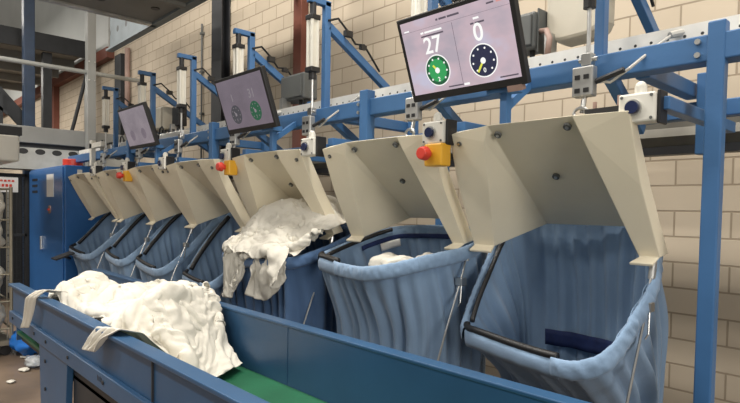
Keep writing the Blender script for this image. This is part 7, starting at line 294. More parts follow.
[396,31,15,1,-20,-7,-19,-4,-5,-11,-13,9,14,20,4,11,-13,-16,-18,-8,5,6,16,11,-2,-9,-21,-2,4,23,3,13,19,0,-11,-8,-8,-10,-13,-11,-20,9,21,18,14,6,-2,-2,-12,-12,2,6,16,13,-18,-17,6,-31,8,15,-12,5,17,-6,3,-1,-9,-10,-18,-13,2,10,7,17,9,16,10,19,-22,-13,-5,9,8,15,-25,-26,-11,-2,13,8,-29,6,12,4,4,4,-4,-11,-18,-15,22,6,9,11,17,7,22,13,-4,-25,10,-4,8,12,-24,-24,-26,-4,25,-10,-32,12,15,8,18,0,-13,-6,-14,0,25,7,0,8,18,13,20,2,-1,6,-2,-4,8,-12,-20,-18,-3,-13,9,-9,-26,10,25,8,9,11,-11,-13,2,22,15,12,-2,1,19,3,18,19,1,5,-3,-1,-4,-10,-17,-9,-6,5,-9,-9,-29,14,19,6,16,10,0,-8,10,18,22,12,-5,5,18,9,12,21,21,4,-9,-2,-9,-8,-13,-21,6,1,-26,22,-23,21,10,3,22,9,2,17,18,13,9,23,8,2,9,16,16,7,21,10,-1,4,-21,-19,-15,-5,6,-26,-3,-8,-16,4,15,7,10,18,12,19,25,10,22,17,21,2,-2,26,24,-4,23,4,5,-5,-11,-18,-16,-9,-3,-6,-19,4,-30,10,4,16,6,25,22,17,19,31,21,18,21,11,6,11,25,4,-1,19,-3,1,-7,-12,-16,-6,-21,1,-5,-12,-24,8,-7,8,25,28,20,28,28,24,22,21,16,21,11,13,6,12,3,12,10,-7,0,-6,-23,-12,-2,-12,-7,-3,-9,0,-14,4,24,41,33,20,23,25,30,14,15,31,19,17,0,2,10,8,8,7,-4,-11,-17,-4,-8,-10,-3,-6,-10,11,-20,4,27,35,32,18,24,26,29,41,-9,24,31,3,2,7,9,13,3,0,10,-7,-16,-3,-2,-5,-10,-11,-19,-1,-1,14,21,30,23,20,26,21,27,42,17,10,30,2,7,11,12,9,-6,0,13,-1,-8,-9,2,5,-4,-7,-23,-5,6,27,31,23,10,26,12,15,36,35,21,19,25,26,3,9,0,20,-3,-5,2,19,-5,-4,-5,-1,5,0,-51,24,16,28,25,17,30,7,15,25,32,32,26,28,28,16,14,-1,9,10,19,-7,-7,28,-3,4,-17,5,-1,8,-16,26,15,22,23,17,15,25,23,40,25,24,32,35,20,5,15,-2,18,5,19,18,-13,-2,18,1,8,-6,7,-6,-18,25,14,27,20,22,25,19,35,32,26,29,23,26,18,5,10,24,5,17,3,17,-9,15,2,-1,18,10,3,1,-9,16,27,34,35,20,12,14,24,36,25,22,23,30,12,16,5,9,15,15,12,9,13,-10,17,7,3,21,-1,11,21,15,19,29,28,23,13,15,14,33,26,16,6,41,18,1,20,5,9,12,15,10,17,16,-1,7,0,26,16,7,-15,26,22,14,17,20,21,19,24,23,37,6,3,20,22,18,26,15,23,10,11,3,20,-2,12,-3,11,14,18,21,-27,23,36,31,15,13,12,20,23,20,21,10,13,33,12,20,24,7,23,30,8,-1,13,9,8,0,14,19,22,13,-2,22,36,21,16,22,3,19,24,24,8,11,15,27,31,6,20,11,23,28,15,-13,17,14,4,6,16,23,19,16,26,15,4,14,26,15,6,23,24,22,20,16,11,-4,35,17,26,20,6,26,23,5,-7,9,8,10,14,23,15,15,0,29,17,-10,3,3,19,24,22,37,17,16,19,-14,20,30,19,18,20,16,10,12,0,8,17,13,11,9,18,23,33,2,32,-6,-3,-4,0,21,27,35,18,12,24,10,9,19,11,18,16,7,11,14,-1,4,27,14,14,11,19,17,33,-14,18,13,-2,-3,-21,8,36,26,19,22,21,14,13,9,16,3,23,18,26,15,-21,-11,25,28,27,2,2,5,19,-2,4,25,7,-8,-1,-14,7,36,11,13,23,0,15,8,25,12,16,22,26,25,-3,-15,31,26,19,3,-9,-17,13,10,16,-2,22,-1,0,-18,-4,4,30,15,3,3,5,13,23,24,16,22,27,24,19,-5,15,29,14,8,6,-25,-5,26,18,-16,-8,22,1,7,-7,-3,15,11,1,5,16,0,18,25,19,29,39,17,2,17,15,21,12,10,20,-8]),
(30,[-3.79, 1.973, 1.079],[-3.465, 2.452, 1.711],
[16,-3,-7,-3,-3,3,4,-5,16,14,26,-20,-1,10,26,-3,19,10,-21,-44,12,1,-25,-9,40,17,-16,-17,21,28,20,-7,-6,-6,-4,-3,0,-6,0,31,21,-14,-14,23,26,4,16,17,-19,-38,-21,17,-20,-18,12,26,2,-10,7,26,10,4,-6,-7,-4,-4,-4,-5,-9,19,28,-12,3,-2,33,18,7,9,6,-23,-26,-12,-10,-3,-7,0,28,-6,-5,9,17,-2,2,-3,-7,-3,-5,-1,-13,14,20,3,-2,-12,22,30,17,15,1,-20,-39,-3,-12,-2,5,-6,6,14,-6,-18,18,2,0,-1,-6,-6,-2,-7,-9,5,27,6,-8,3,1,32,11,24,9,-17,-37,-25,-4,3,3,2,7,13,-2,-19,14,1,2,-5,-1,0,-3,-6,-9,-6,16,3,13,25,11,5,-4,1,10,6,-24,-25,-23,10,-17,15,15,23,0,-16,22,-2,-1,-1,-4,3,-1,-9,-6,1,6,-5,-1,34,47,-25,-6,-13,-2,3,11,-27,-25,10,-17,1,1,26,25,-2,23,-1,-2,-2,-7,1,2,-7,-4,-1,6,-10,-7,17,50,-3,-14,-5,-9,-3,-11,8,-17,-11,-2,-4,-17,19,33,12,17,-2,-2,-2,-1,-1,1,-4,-2,-1,10,-12,-29,19,33,23,-12,-7,-4,-7,-19,-7,5,-21,10,-10,-12,-10,12,9,22,-3,-2,-2,-1,-2,3,-3,-2,-2,16,-6,-28,6,27,-2,0,5,-14,0,-13,-15,-7,-3,0,0,-16,-9,-12,-5,24,-3,-2,-2,-2,-3,1,-1,0,-3,12,-3,-20,7,18,-6,-22,18,-5,-10,-12,1,-22,-6,10,6,-25,-3,-10,-4,23,-4,-1,0,-4,-4,0,1,0,0,3,0,-16,5,13,-8,-21,-16,22,-3,0,-12,-16,-1,-9,-8,-9,12,-5,-10,22,-5,-4,5,-3,-5,-1,-1,2,0,-4,2,-10,2,-2,-5,-6,-31,18,19,-11,-7,-10,-34,10,1,-19,24,-1,-14,14,-4,-1,3,3,-6,-3,-2,3,3,-6,2,-8,2,0,-10,1,-22,1,22,-10,-15,-18,-24,3,-4,-7,9,15,-10,17,0,-5,7,-3,0,-2,-2,2,5,-8,-4,-1,-2,3,-13,0,2,-15,-12,16,-21,-35,5,9,-24,3,14,8,-1,11,8,-1,-8,8,-1,0,-5,0,7,-13,1,-11,16,5,-10,-26,22,-5,-41,9,-5,-30,-16,30,-21,-3,18,-12,-7,4,5,10,2,-4,-4,11,-2,-3,0,-9,-9,5,9,2,-5,-17,-13,8,-22,-21,4,-9,-18,-8,8,-6,13,11,-15,19,-2,-4,14,1,-4,7,-4,-5,-1,5,-11,6,3,-6,-2,-5,-19,-24,-4,2,-14,4,-7,-24,-1,9,2,0,12,16,1,-4,-5,12,0,5,1,-5,-10,12,-11,-6,7,-1,-12,1,-24,-14,2,-14,3,5,1,-27,-15,2,20,1,-5,-7,17,1,5,-4,3,6,3,0,-15,13,-17,8,-4,-4,-7,-8,-9,-18,-5,-15,-7,9,30,-24,-31,8,2,17,11,15,4,11,-4,13,0,3,3,5,-21,14,-27,24,-10,-12,-8,1,-5,-28,-25,11,5,-4,10,-4,-32,23,-3,-18,23,16,7,8,-1,8,0,7,-1,6,-28,8,-23,-1,-4,-6,10,-11,7,-21,-25,-15,19,23,1,-19,-27,13,17,-27,-14,-4,26,10,0,2,4,2,1,3,-17,3,-18,-10,-24,-13,5,2,-10,-8,1,-20,22,20,7,-1,-22,-2,20,-18,-14,-6,30,28,-2,5,1,-2,-1,2,1,-9,-13,-17,-18,-23,-5,-6,1,-29,21,6,37,11,-14,-4,2,6,1,-11,-23,8,18,32,19,-5,4,-5,-3,9,9,-13,-17,-17,-12,-19,-7,-7,-21,-7,11,22,-3,17,0,3,3,12,15,-5,-18,21,11,14,33,3,3,-17,6,15,-4,-13,-14,-12,-1,-22,-2,-14,-16,-12,24,27,-6,3,-11,8,8,5,16,13,-30,-7,34,9,9,26,10,-25,9,28,-23,-4,-8,-14,-1,-7,-5,-19,-12,-20,6,39,9,0,-28,15,10,2,1,26,-18,15,16,29,1,5,16,-6,-4,20,18,-10,-19,-10,0,2,0,-19,-19,-22,-7,8,4,16,-8,17,27,-2,-3,14,-13,23,1,23,19,-16,2,8,15,21,13,2,-27,-1,1,3,5,-16,-23,-28,-9,7,-14,-3,-7,50,33,7,-19,10,-9,20,1,-4,32,-6,-11,-4,31,2,31,1,-4,-25,19,4,10,-13,-21,-29,-15,5,-13,-5,-6,19,56,12,-24,-18,-11],
[81,-2,0,-1,0,-3,-3,-1,0,-8,6,-3,24,21,9,24,13,29,35,11,22,6,32,16,1,8,31,24,3,18,4,5,0,1,0,0,-3,-2,-5,-5,-5,5,4,13,18,19,24,36,29,19,19,4,22,26,5,8,10,34,18,19,-11,17,6,-3,2,0,0,-1,1,-2,-9,0,-9,-7,33,27,24,23,35,29,22,17,14,19,14,15,4,28,27,16,-4,9,12,1,-4,1,0,6,-3,7,-1,-13,-4,-17,25,34,23,28,31,36,20,15,22,5,14,19,23,11,29,25,0,10,3,5,-2,-4,8,-5,-5,12,-4,-11,-10,-10,35,33,26,29,23,30,30,8,21,22,0,12,19,18,34,26,-6,6,3,1,5,7,-3,-1,5,11,5,-17,-20,-3,30,34,29,40,18,18,33,11,11,30,15,4,13,16,27,30,5,-7,0,7,1,11,-3,4,5,0,18,-4,-18,0,16,35,19,31,28,23,25,22,8,24,20,18,7,9,23,27,-7,0,3,3,8,0,2,0,7,-1,18,-10,-15,19,24,21,13,32,24,21,25,21,18,13,21,19,22,11,20,17,6,4,4,3,-2,4,-6,1,7,4,23,-12,-25,22,39,24,1,24,24,26,22,24,24,18,4,15,26,20,7,23,3,6,5,3,-4,-5,4,-3,3,4,28,-13,-25,20,41,36,6,14,19,30,23,10,21,27,16,3,21,21,15,20,-3,9,6,3,-3,-5,-6,3,6,4,25,-16,-25,26,40,43,14,12,8,33,27,3,8,22,21,21,20,23,23,18,-3,6,10,5,-2,-7,0,-5,5,8,18,-16,-12,29,26,44,28,16,1,21,31,10,9,7,20,27,22,28,28,24,4,1,3,11,-3,-3,1,1,0,-2,28,-23,0,34,31,34,24,21,-1,8,25,19,16,14,10,16,27,25,32,26,8,5,0,-2,1,3,0,2,2,-6,24,-22,3,30,35,30,27,16,13,0,15,16,22,23,15,16,14,24,23,33,-9,13,0,6,3,-2,-7,-1,9,-8,20,-2,11,16,29,28,25,20,20,6,9,12,14,24,23,23,10,12,23,34,-11,16,6,-2,9,8,-4,-3,0,3,2,3,30,12,21,23,22,27,21,11,15,2,13,24,26,13,16,17,17,18,-10,13,16,8,-6,1,9,3,7,3,-15,-3,39,17,16,27,25,22,18,20,15,8,4,22,19,21,33,13,15,14,7,1,8,15,10,-6,-9,6,11,0,1,-2,31,23,10,19,32,26,12,19,16,19,8,25,6,30,29,26,10,14,-5,14,3,2,14,9,-8,-5,15,-14,8,7,23,20,20,9,23,27,16,20,13,25,20,24,15,16,32,25,22,12,-11,19,11,7,1,3,12,-5,9,-7,-4,9,21,23,6,24,12,28,21,24,11,17,21,35,21,9,30,13,26,20,-1,8,15,6,12,-7,9,15,2,-7,-4,19,22,29,4,20,7,24,16,29,18,11,17,23,24,15,24,29,17,16,-7,17,7,17,7,5,-4,6,2,-2,5,26,16,26,21,20,10,16,2,27,26,19,11,9,17,15,31,38,31,18,-8,22,19,8,4,9,3,-4,-3,14,-8,31,23,22,18,16,23,11,-1,20,31,22,23,10,10,25,16,31,28,31,-3,20,21,17,-8,2,5,18,-1,4,-13,30,23,24,22,22,22,13,-7,23,22,22,27,27,6,16,30,20,22,18,-5,23,17,22,7,0,3,0,9,1,-9,29,26,22,23,15,23,22,5,15,8,13,18,31,26,18,17,31,20,5,-2,21,18,16,20,7,-5,-3,-2,-2,2,34,28,19,16,17,22,23,16,3,16,11,14,21,25,26,25,31,26,0,-2,18,14,20,15,18,0,0,-14,-17,4,40,42,24,10,18,20,16,12,25,13,19,11,15,18,17,31,33,39,13,-10,21,17,14,16,13,13,9,-7,-28,6,33,25,25,25,19,17,24,8,24,19,22,16,9,24,17,20,35,41,23,3,14,16,22,4,13,9,16,4,-8,-10,23,21,28,31,27,14,23,10,10,18,25,18,14,15,28,22,18,41,30,8,6,16,14,15,2,22,0,9,6,-13,24,16,29,32,22,20,17,10,10,18,29,18,15,11,18,40,13,20,32],
[0,23,23,22,23,24,23,21,21,22,15,13,21,16,4,4,18,4,-22,0,20,20,6,20,12,25,11,7,19,11,2,22,22,23,23,23,23,25,25,10,13,9,23,22,2,7,12,7,-8,-9,11,22,9,13,17,20,20,2,19,25,6,17,22,23,23,23,23,25,25,19,4,4,15,23,21,-1,0,2,4,8,3,19,18,11,10,16,19,16,8,20,-1,22,20,22,22,24,23,24,24,17,15,0,8,11,24,20,-8,-7,0,24,15,5,20,15,13,9,18,28,4,-2,0,21,22,22,22,23,22,21,24,17,13,4,9,15,13,24,5,-10,-6,18,26,5,15,17,17,14,22,20,11,-2,-1,22,22,22,22,22,22,22,22,19,14,13,10,10,17,14,12,-5,-6,12,17,12,17,16,11,20,18,19,15,3,-1,23,23,22,22,21,21,22,22,22,12,9,24,-2,-4,22,24,11,-1,10,8,14,16,16,7,10,20,19,12,15,0,23,22,23,21,22,22,22,23,24,11,6,15,9,-9,12,28,12,13,19,8,3,7,24,13,8,13,18,10,14,-1,23,23,22,23,22,22,22,22,25,10,4,3,11,-1,10,26,25,1,17,24,7,1,14,26,6,12,7,12,10,0,23,22,23,23,22,22,23,22,25,10,3,-7,13,2,8,30,24,15,2,26,21,3,5,15,14,4,16,4,6,2,21,23,23,22,23,22,23,21,24,11,2,-6,14,6,5,27,24,21,5,15,24,11,8,10,10,3,15,8,2,1,23,21,22,23,22,23,22,21,23,13,-4,9,6,7,13,19,19,16,12,12,21,9,15,24,8,4,8,10,6,2,22,23,21,22,21,23,23,22,25,7,1,11,3,1,13,23,13,15,15,20,16,1,14,25,23,8,7,12,9,0,22,23,23,21,21,23,22,22,28,6,3,9,1,4,12,18,18,10,22,17,15,14,5,17,23,22,9,5,12,3,21,22,21,22,22,22,23,20,22,11,8,6,3,3,19,17,11,14,21,28,9,20,3,7,20,24,20,1,0,5,19,21,22,21,22,22,20,20,23,12,6,3,7,6,16,25,16,7,17,25,20,12,14,7,8,18,25,12,-2,6,20,18,20,22,22,21,20,22,18,12,7,4,7,9,17,23,23,10,6,18,23,19,18,10,3,6,24,14,11,0,23,22,18,19,22,21,21,21,25,7,7,-2,5,24,12,18,29,19,3,5,14,26,21,19,6,-8,18,15,8,5,19,22,23,18,20,21,20,18,22,13,7,7,6,22,19,7,25,25,10,8,1,13,25,23,13,2,4,3,3,8,16,18,21,22,21,20,21,22,17,11,11,9,11,19,23,10,4,23,14,18,11,7,17,24,12,8,9,-3,-8,-2,22,18,21,17,23,21,20,23,19,6,6,9,14,18,13,21,14,14,4,25,22,17,11,21,16,1,15,-4,-4,1,17,22,18,21,22,21,22,23,7,13,0,12,13,18,13,26,21,14,-1,9,27,24,18,24,13,13,6,-2,-7,11,8,16,20,23,20,22,21,25,12,7,2,6,13,15,21,22,12,12,19,-3,25,27,22,23,12,14,17,-4,-1,11,7,9,17,21,23,22,16,23,17,3,8,9,7,13,21,19,19,3,24,19,19,17,18,23,18,6,17,7,-10,7,10,8,8,21,22,22,18,21,17,2,9,7,8,15,16,18,14,21,20,21,19,19,14,16,16,22,9,11,-9,-3,13,15,9,14,21,18,21,21,13,9,9,2,14,12,16,20,19,19,23,18,16,17,18,19,9,13,15,10,-5,8,3,18,14,14,19,15,24,17,0,18,17,-4,13,17,9,18,19,26,21,17,20,18,12,23,18,2,7,16,-2,-1,11,9,18,17,18,18,24,21,-2,12,5,0,10,19,14,16,21,22,21,20,17,19,18,11,20,9,10,8,15,-2,20,11,9,21,17,21,10,22,11,6,6,-6,12,20,19,16,16,28,10,16,15,19,18,18,19,16,14,14,14,-2,23,18,9,16,21,12,8,17,12,13,6,4,3,19,25,13,15,20,23,8,13,19,18,15,22,11,27,16,10]),
(30,[-3.207, 2.12, 1.389],[-2.87, 2.532, 1.664],
[100,-33,20,-11,-20,-18,-18,19,5,15,12,-42,0,-13,8,-14,5,-8,20,35,-19,-8,-2,-6,9,-9,-19,-8,10,-7,18,-30,-2,9,-16,-15,-15,-5,29,-3,12,-27,-21,-3,4,9,-23,2,-1,34,13,-16,8,-11,7,-19,-16,-19,8,6,15,-19,-5,11,-18,-16,-15,-11,19,24,3,-27,-15,-4,-4,11,-14,1,-10,10,22,11,2,-20,-12,-6,-13,-20,-18,16,26,-21,-20,6,0,-11,-19,-9,1,15,14,-9,-28,8,-2,-12,8,-16,11,4,-5,-2,23,-5,-27,-9,2,-21,-15,-9,3,-15,-24,-19,28,-7,-11,-2,-4,-1,2,10,-25,12,-6,-10,2,-7,8,9,-13,-12,16,15,-23,-10,-6,-11,-18,-19,-1,-19,-12,-25,9,25,-14,-3,12,-7,-6,17,-15,-7,-2,-5,-2,-3,11,4,-7,-27,18,-2,5,-12,-9,-17,-4,-8,17,-20,-13,-27,-5,25,11,-18,10,10,-24,13,12,-18,-6,-3,-14,12,17,-4,-9,-33,4,22,-6,4,-18,-29,-28,18,15,-8,-12,-25,-14,22,15,-23,-1,14,-16,7,15,-18,-9,2,-14,-5,33,4,-14,-35,-9,39,0,-19,-13,-27,-27,-6,25,-12,-9,-15,-19,10,20,-22,-6,3,-2,-6,20,-23,-18,14,6,-19,7,34,-5,-37,-38,27,30,-20,-25,-26,-16,-7,15,-1,-12,-28,-1,-2,8,-5,-2,-1,-8,-23,17,-3,-16,-8,25,7,-25,16,19,-40,-33,-12,40,0,-25,-15,-16,-25,30,-12,-11,-28,-6,10,-5,-9,-3,-3,4,-21,-4,13,-14,-11,3,31,-10,-31,-2,8,-27,-24,4,25,1,-17,-16,-26,14,-17,-6,-27,1,9,-16,-5,0,-11,4,-7,-16,12,-4,-15,-16,12,23,-10,-22,-20,5,-17,-19,-4,29,-25,-15,-13,14,-21,-8,-14,-8,11,-12,-9,0,-10,-6,16,-15,-5,6,-13,-18,-9,-3,13,4,-19,-7,-20,-17,-9,3,-10,-30,-16,23,-15,-15,-16,-10,5,-8,-18,-5,-4,3,3,7,-12,4,-20,-1,-6,-23,-9,23,-7,-8,-11,-20,-8,-23,-6,-11,-25,-7,14,-14,-29,-4,12,-22,-11,-6,-6,0,10,-1,9,-6,-29,-9,15,-19,-17,18,2,-29,-8,-17,-9,-19,-5,-7,-26,-21,26,15,-26,-15,14,-18,-25,-7,6,-3,8,7,4,-5,-28,-35,8,6,0,-15,16,-14,-5,-25,-9,-10,-10,-21,-15,24,-4,12,13,-19,-24,-1,-2,-12,-4,2,-4,14,1,-10,-26,-27,-7,21,2,-10,-15,10,-13,-32,-16,11,-18,-16,-20,29,-7,-1,-1,3,-33,-19,-5,10,-15,17,-3,4,1,-3,-28,-18,-9,12,12,-13,-25,15,-11,-42,-6,7,-18,-6,-10,31,-7,-5,-10,-6,-27,-16,-20,-9,23,11,-11,7,7,-5,-34,-16,4,-3,20,-4,-29,-8,-19,-20,-7,11,-22,-3,-21,22,0,-19,-9,-6,-23,-20,-10,-11,9,17,-9,-9,4,5,-4,-24,-4,-13,14,-3,-29,-4,-30,-1,-7,-8,-14,-3,-15,11,12,-25,-16,-1,-26,-5,-5,-14,6,-9,3,-1,-8,-8,24,-2,-27,-1,-6,-17,-28,3,-25,4,-10,-16,-8,-17,-21,14,0,-4,-30,-16,-6,11,-9,-16,-10,-4,-8,13,-10,1,-3,16,-9,-22,-1,-5,-25,-16,-15,-9,-14,-4,-18,-18,-12,-14,13,-6,-10,-12,-9,-1,1,-21,-6,1,-14,0,9,0,-2,-17,1,0,-6,-16,-10,-19,-13,-6,-14,-12,-20,-18,-14,-4,26,1,-9,0,-19,-9,-13,-3,-8,-11,0,-6,16,-1,-8,2,-10,-5,-5,-19,-4,-21,-2,-10,-13,-16,-18,-20,-18,13,-2,22,3,-2,-15,-7,-17,-6,-9,-4,-15,13,2,-2,-9,5,-3,-13,-9,-22,-4,-9,-15,1,-18,-15,-16,-20,-21,15,-5,19,-8,2,-5,-6,-16,-9,-8,-3,-7,14,-9,8,-11,-3,-8,-6,-10,-12,-13,-7,-4,-25,-19,-5,-24,-18,-20,10,13,7,-9,-8,-3,5,-20,-9,-6,-2,-11,13,-5,10,-9,-16,-3,-11,-27,-12,17,-13,-28,1,-22,-19,-16,-15,-12,32,13,-11,-20,-5,0,1,-2,-7,-19,8,-20,20,-1,2,-3,-12,-15,-11,-18,-7,6,-7,-33,-12,-13,-16,-21,-15,-7,13,12,-24,-8,-12,2,14,-9,-5,-8,11,-16,-6,15,-8,5,-6,-19,-15,-11,-1,2,-24,-29,-15,-17,-18,-11,-14,-5,18,-8,-18,-12,-7,-3,14,4,-11,5,-8,10,-12,6,-14,3,6,-26,-19,-10,-2,15,-31,-17,-22,-20,-16,-18,-7,-20],
[2,9,6,13,8,14,23,23,22,6,13,-9,17,24,26,1,0,19,-15,6,16,0,24,25,12,-10,-1,23,20,16,-2,10,27,2,4,18,20,17,24,12,14,-7,8,13,19,21,-7,12,16,0,-8,8,15,26,24,5,-3,12,16,17,12,6,20,14,4,14,14,15,19,15,15,14,8,9,7,16,9,0,17,17,-13,-5,-3,22,37,19,-4,10,19,19,10,11,14,12,13,5,16,16,24,25,0,5,18,8,-6,17,17,16,6,2,17,-14,-4,11,23,16,20,8,13,21,15,13,16,5,11,0,14,13,15,27,16,9,14,-1,3,12,14,22,12,-7,21,-1,-2,0,0,23,16,15,11,9,9,23,17,1,7,5,14,7,8,12,11,20,19,-4,12,13,2,15,18,8,13,12,-9,5,-1,20,14,18,11,-9,10,10,31,13,6,0,5,15,10,7,13,2,18,9,10,25,-1,-6,14,12,23,16,-2,-8,11,5,17,28,10,-16,-7,16,17,25,18,-4,7,13,14,6,12,9,19,6,-7,14,30,1,-4,6,18,24,9,-10,9,4,10,28,13,-15,-6,27,12,16,21,15,1,16,17,5,9,12,16,8,9,-9,19,17,6,-2,6,21,24,0,2,5,12,15,15,0,11,15,22,11,14,28,9,4,19,15,5,11,7,18,12,3,-2,14,12,0,4,14,28,4,0,10,7,-5,25,14,9,-1,26,23,22,29,14,-3,4,16,14,4,11,11,14,10,8,2,9,8,7,2,22,20,-2,8,5,-4,22,-4,12,3,14,22,23,23,13,5,10,3,23,13,-2,15,9,18,13,2,4,4,9,9,11,13,11,9,10,3,15,-15,-9,24,16,11,20,30,6,-8,29,9,9,27,-1,7,7,14,21,16,-12,10,-6,13,21,9,13,5,16,12,5,0,9,18,23,6,18,18,14,2,16,16,6,14,14,0,23,-6,24,22,5,4,3,-3,13,12,10,14,18,15,10,6,13,13,21,-1,15,23,19,7,8,7,17,1,18,21,16,-9,8,19,21,2,0,10,14,-10,13,14,27,18,14,11,17,3,19,5,4,22,15,20,11,11,11,0,19,16,17,-14,0,17,21,19,3,10,9,-11,11,12,17,20,36,2,-10,22,9,13,6,4,17,16,19,17,14,13,-1,12,15,-11,10,16,13,15,15,10,9,1,3,9,13,18,25,5,-3,15,16,16,11,3,-2,28,21,18,9,16,25,4,5,5,-2,10,12,13,16,13,8,7,6,5,1,27,24,-13,-5,17,14,17,12,17,-1,19,19,13,20,2,15,15,15,10,-1,6,20,17,16,-8,10,21,-4,8,11,9,25,3,1,16,10,26,14,9,10,15,14,13,17,7,3,17,16,13,9,8,27,8,13,-10,15,11,10,-4,27,2,18,13,0,16,21,14,25,14,9,2,14,7,20,20,3,10,14,6,12,13,2,22,13,1,18,13,3,14,16,17,11,8,0,23,17,3,23,18,12,8,16,15,6,12,24,4,-4,22,14,9,12,10,14,12,4,19,18,9,24,-1,19,3,-10,13,22,23,17,8,11,15,18,13,19,8,8,26,-8,10,13,15,14,15,15,12,4,4,28,4,2,20,14,27,5,8,28,18,10,15,1,19,17,19,15,14,11,19,11,15,-10,12,20,15,17,1,13,3,14,2,10,23,30,6,1,15,12,14,21,29,6,11,23,23,9,-8,17,28,16,19,0,2,14,11,23,1,2,17,6,13,6,22,23,10,-4,14,14,12,17,30,21,12,19,23,7,7,11,22,21,3,16,9,7,10,7,13,11,14,14,11,5,13,23,14,29,-11,11,20,12,20,28,7,23,16,14,22,12,11,11,14,16,14,7,6,12,6,11,20,12,13,16,2,24,14,-14,9,11,9,22,11,27,18,15,13,19,16,5,17,17,18,13,19,15,11,16,-17,14,23,15,9,10,15,12,19,20,6,18,5,16,6,6,21,15,18,26,17,12,10,22,21,16,3,12,6,18,7,3,26,13,14,11,14,8,-6,10,19,23,6,-20,25,5,12,18,17,6,28,5,26,26,25,16,13,-27,10,16,16,16,28,13,12,8,18,15,-7],
[30,-1,26,22,24,-1,-8,-11,17,34,22,3,22,31,-33,28,35,19,4,-4,20,33,-16,-3,20,14,28,-9,4,15,-22,8,24,41,23,6,-15,12,-5,16,28,17,-9,32,3,17,20,15,26,-9,4,26,9,8,12,22,16,15,-1,-10,-8,11,26,54,17,9,5,17,-8,1,0,22,19,8,21,-7,23,16,18,18,-7,16,34,3,18,13,27,7,12,-17,8,14,7,44,39,23,-21,21,35,-1,-31,-17,45,23,19,4,8,10,17,11,21,13,19,19,11,28,8,9,17,5,-1,25,14,17,31,23,3,10,32,27,-26,-34,37,35,17,0,10,9,29,23,-3,18,6,25,20,15,24,12,19,13,6,3,27,3,31,30,0,14,30,23,4,-34,8,31,29,4,19,20,20,31,-18,8,18,20,28,16,1,19,35,10,8,8,5,10,21,28,36,-26,32,46,13,-27,-18,19,26,26,9,28,31,30,-15,13,18,18,21,17,-1,10,39,31,-20,13,20,26,8,29,38,-17,-3,46,31,-10,-27,14,29,35,16,13,28,33,8,-1,22,24,23,19,-7,9,30,33,21,-4,16,29,16,24,51,-8,-28,30,49,7,-27,17,16,19,32,16,22,26,22,0,11,29,32,17,-5,15,-5,33,27,-19,8,5,41,18,41,26,-19,2,46,33,-20,-3,10,21,28,27,9,26,37,1,-5,30,27,25,9,16,-9,-18,-4,9,7,9,10,26,19,32,18,18,7,46,-7,-21,14,22,22,38,12,4,15,27,9,14,26,26,21,12,12,-12,-24,29,28,14,1,23,31,8,20,42,2,17,23,-24,13,14,19,28,10,30,11,9,21,14,22,15,32,0,15,10,23,1,25,33,9,23,27,17,0,42,29,-9,25,0,2,9,9,19,26,29,42,-11,-12,18,22,8,26,24,-9,32,3,5,13,22,12,37,44,16,10,19,37,5,5,16,-5,7,6,18,22,29,47,22,-26,1,23,16,1,27,8,-17,27,-2,8,17,13,16,25,29,34,25,12,38,6,-8,10,7,8,25,15,16,39,30,-4,-6,8,5,4,28,23,-21,21,0,7,0,21,10,18,9,39,37,-5,41,23,17,5,5,21,2,18,7,22,25,18,18,6,-6,-26,44,8,21,11,13,4,1,10,11,22,8,14,42,14,9,35,37,22,-2,9,20,-7,11,11,21,27,15,20,-6,-21,12,0,12,-26,29,29,6,2,16,30,-5,17,2,38,21,3,35,32,10,17,39,-29,-7,21,6,41,14,12,12,-33,12,-4,2,-4,25,21,17,21,8,23,20,25,-14,20,35,4,8,11,12,33,46,9,-31,16,0,29,12,38,10,-46,26,21,3,28,1,23,4,19,17,18,20,33,5,-9,35,30,6,10,6,22,46,20,-11,7,8,-23,17,32,27,-20,-23,38,20,18,5,5,22,1,-3,24,23,17,36,13,6,25,27,20,-18,2,28,40,19,21,4,-29,-33,41,19,11,-28,19,20,21,5,5,11,7,5,5,23,27,17,31,26,-3,16,36,-9,2,-13,27,17,16,30,6,-32,-4,14,4,29,16,9,22,-10,18,-4,5,18,11,10,21,26,17,23,27,-5,15,16,14,-14,-4,19,13,10,25,-23,-10,29,24,15,16,7,34,-28,1,17,-16,18,41,11,-1,25,30,3,21,6,6,22,26,4,-10,-24,23,35,10,-22,-21,44,13,12,3,-1,7,1,-19,5,-13,25,22,13,29,16,6,36,0,12,-5,12,10,18,-1,1,-15,37,23,-7,-28,12,12,15,-2,0,-5,29,-3,-14,-11,14,18,1,29,22,18,15,20,6,4,-22,15,14,17,-12,14,19,2,2,-9,-7,21,-14,5,6,5,23,14,-20,3,22,0,7,15,-2,32,16,20,8,-4,-1,-4,11,3,-19,30,19,-6,-9,19,-3,-6,15,-21,20,18,15,-10,-27,-2,30,10,9,19,18,5,12,27,9,-12,3,12,-17,1,11,1,29,11,-21,3,4,-15,19,11,-2,-6,17,3,-27,3,19,24,-6,0,22,12,12,20,19,6,-24,4,21,-7,15,-12,19,12,-23,-13,21,4,-17,9,26,-8,21,7,-13,0,-10,28,29,2,-7,20,4,19,10,16,19,-14,3,13,8,9,-6,-1,-27,4,-4,29,-9,-4,-5]),
]

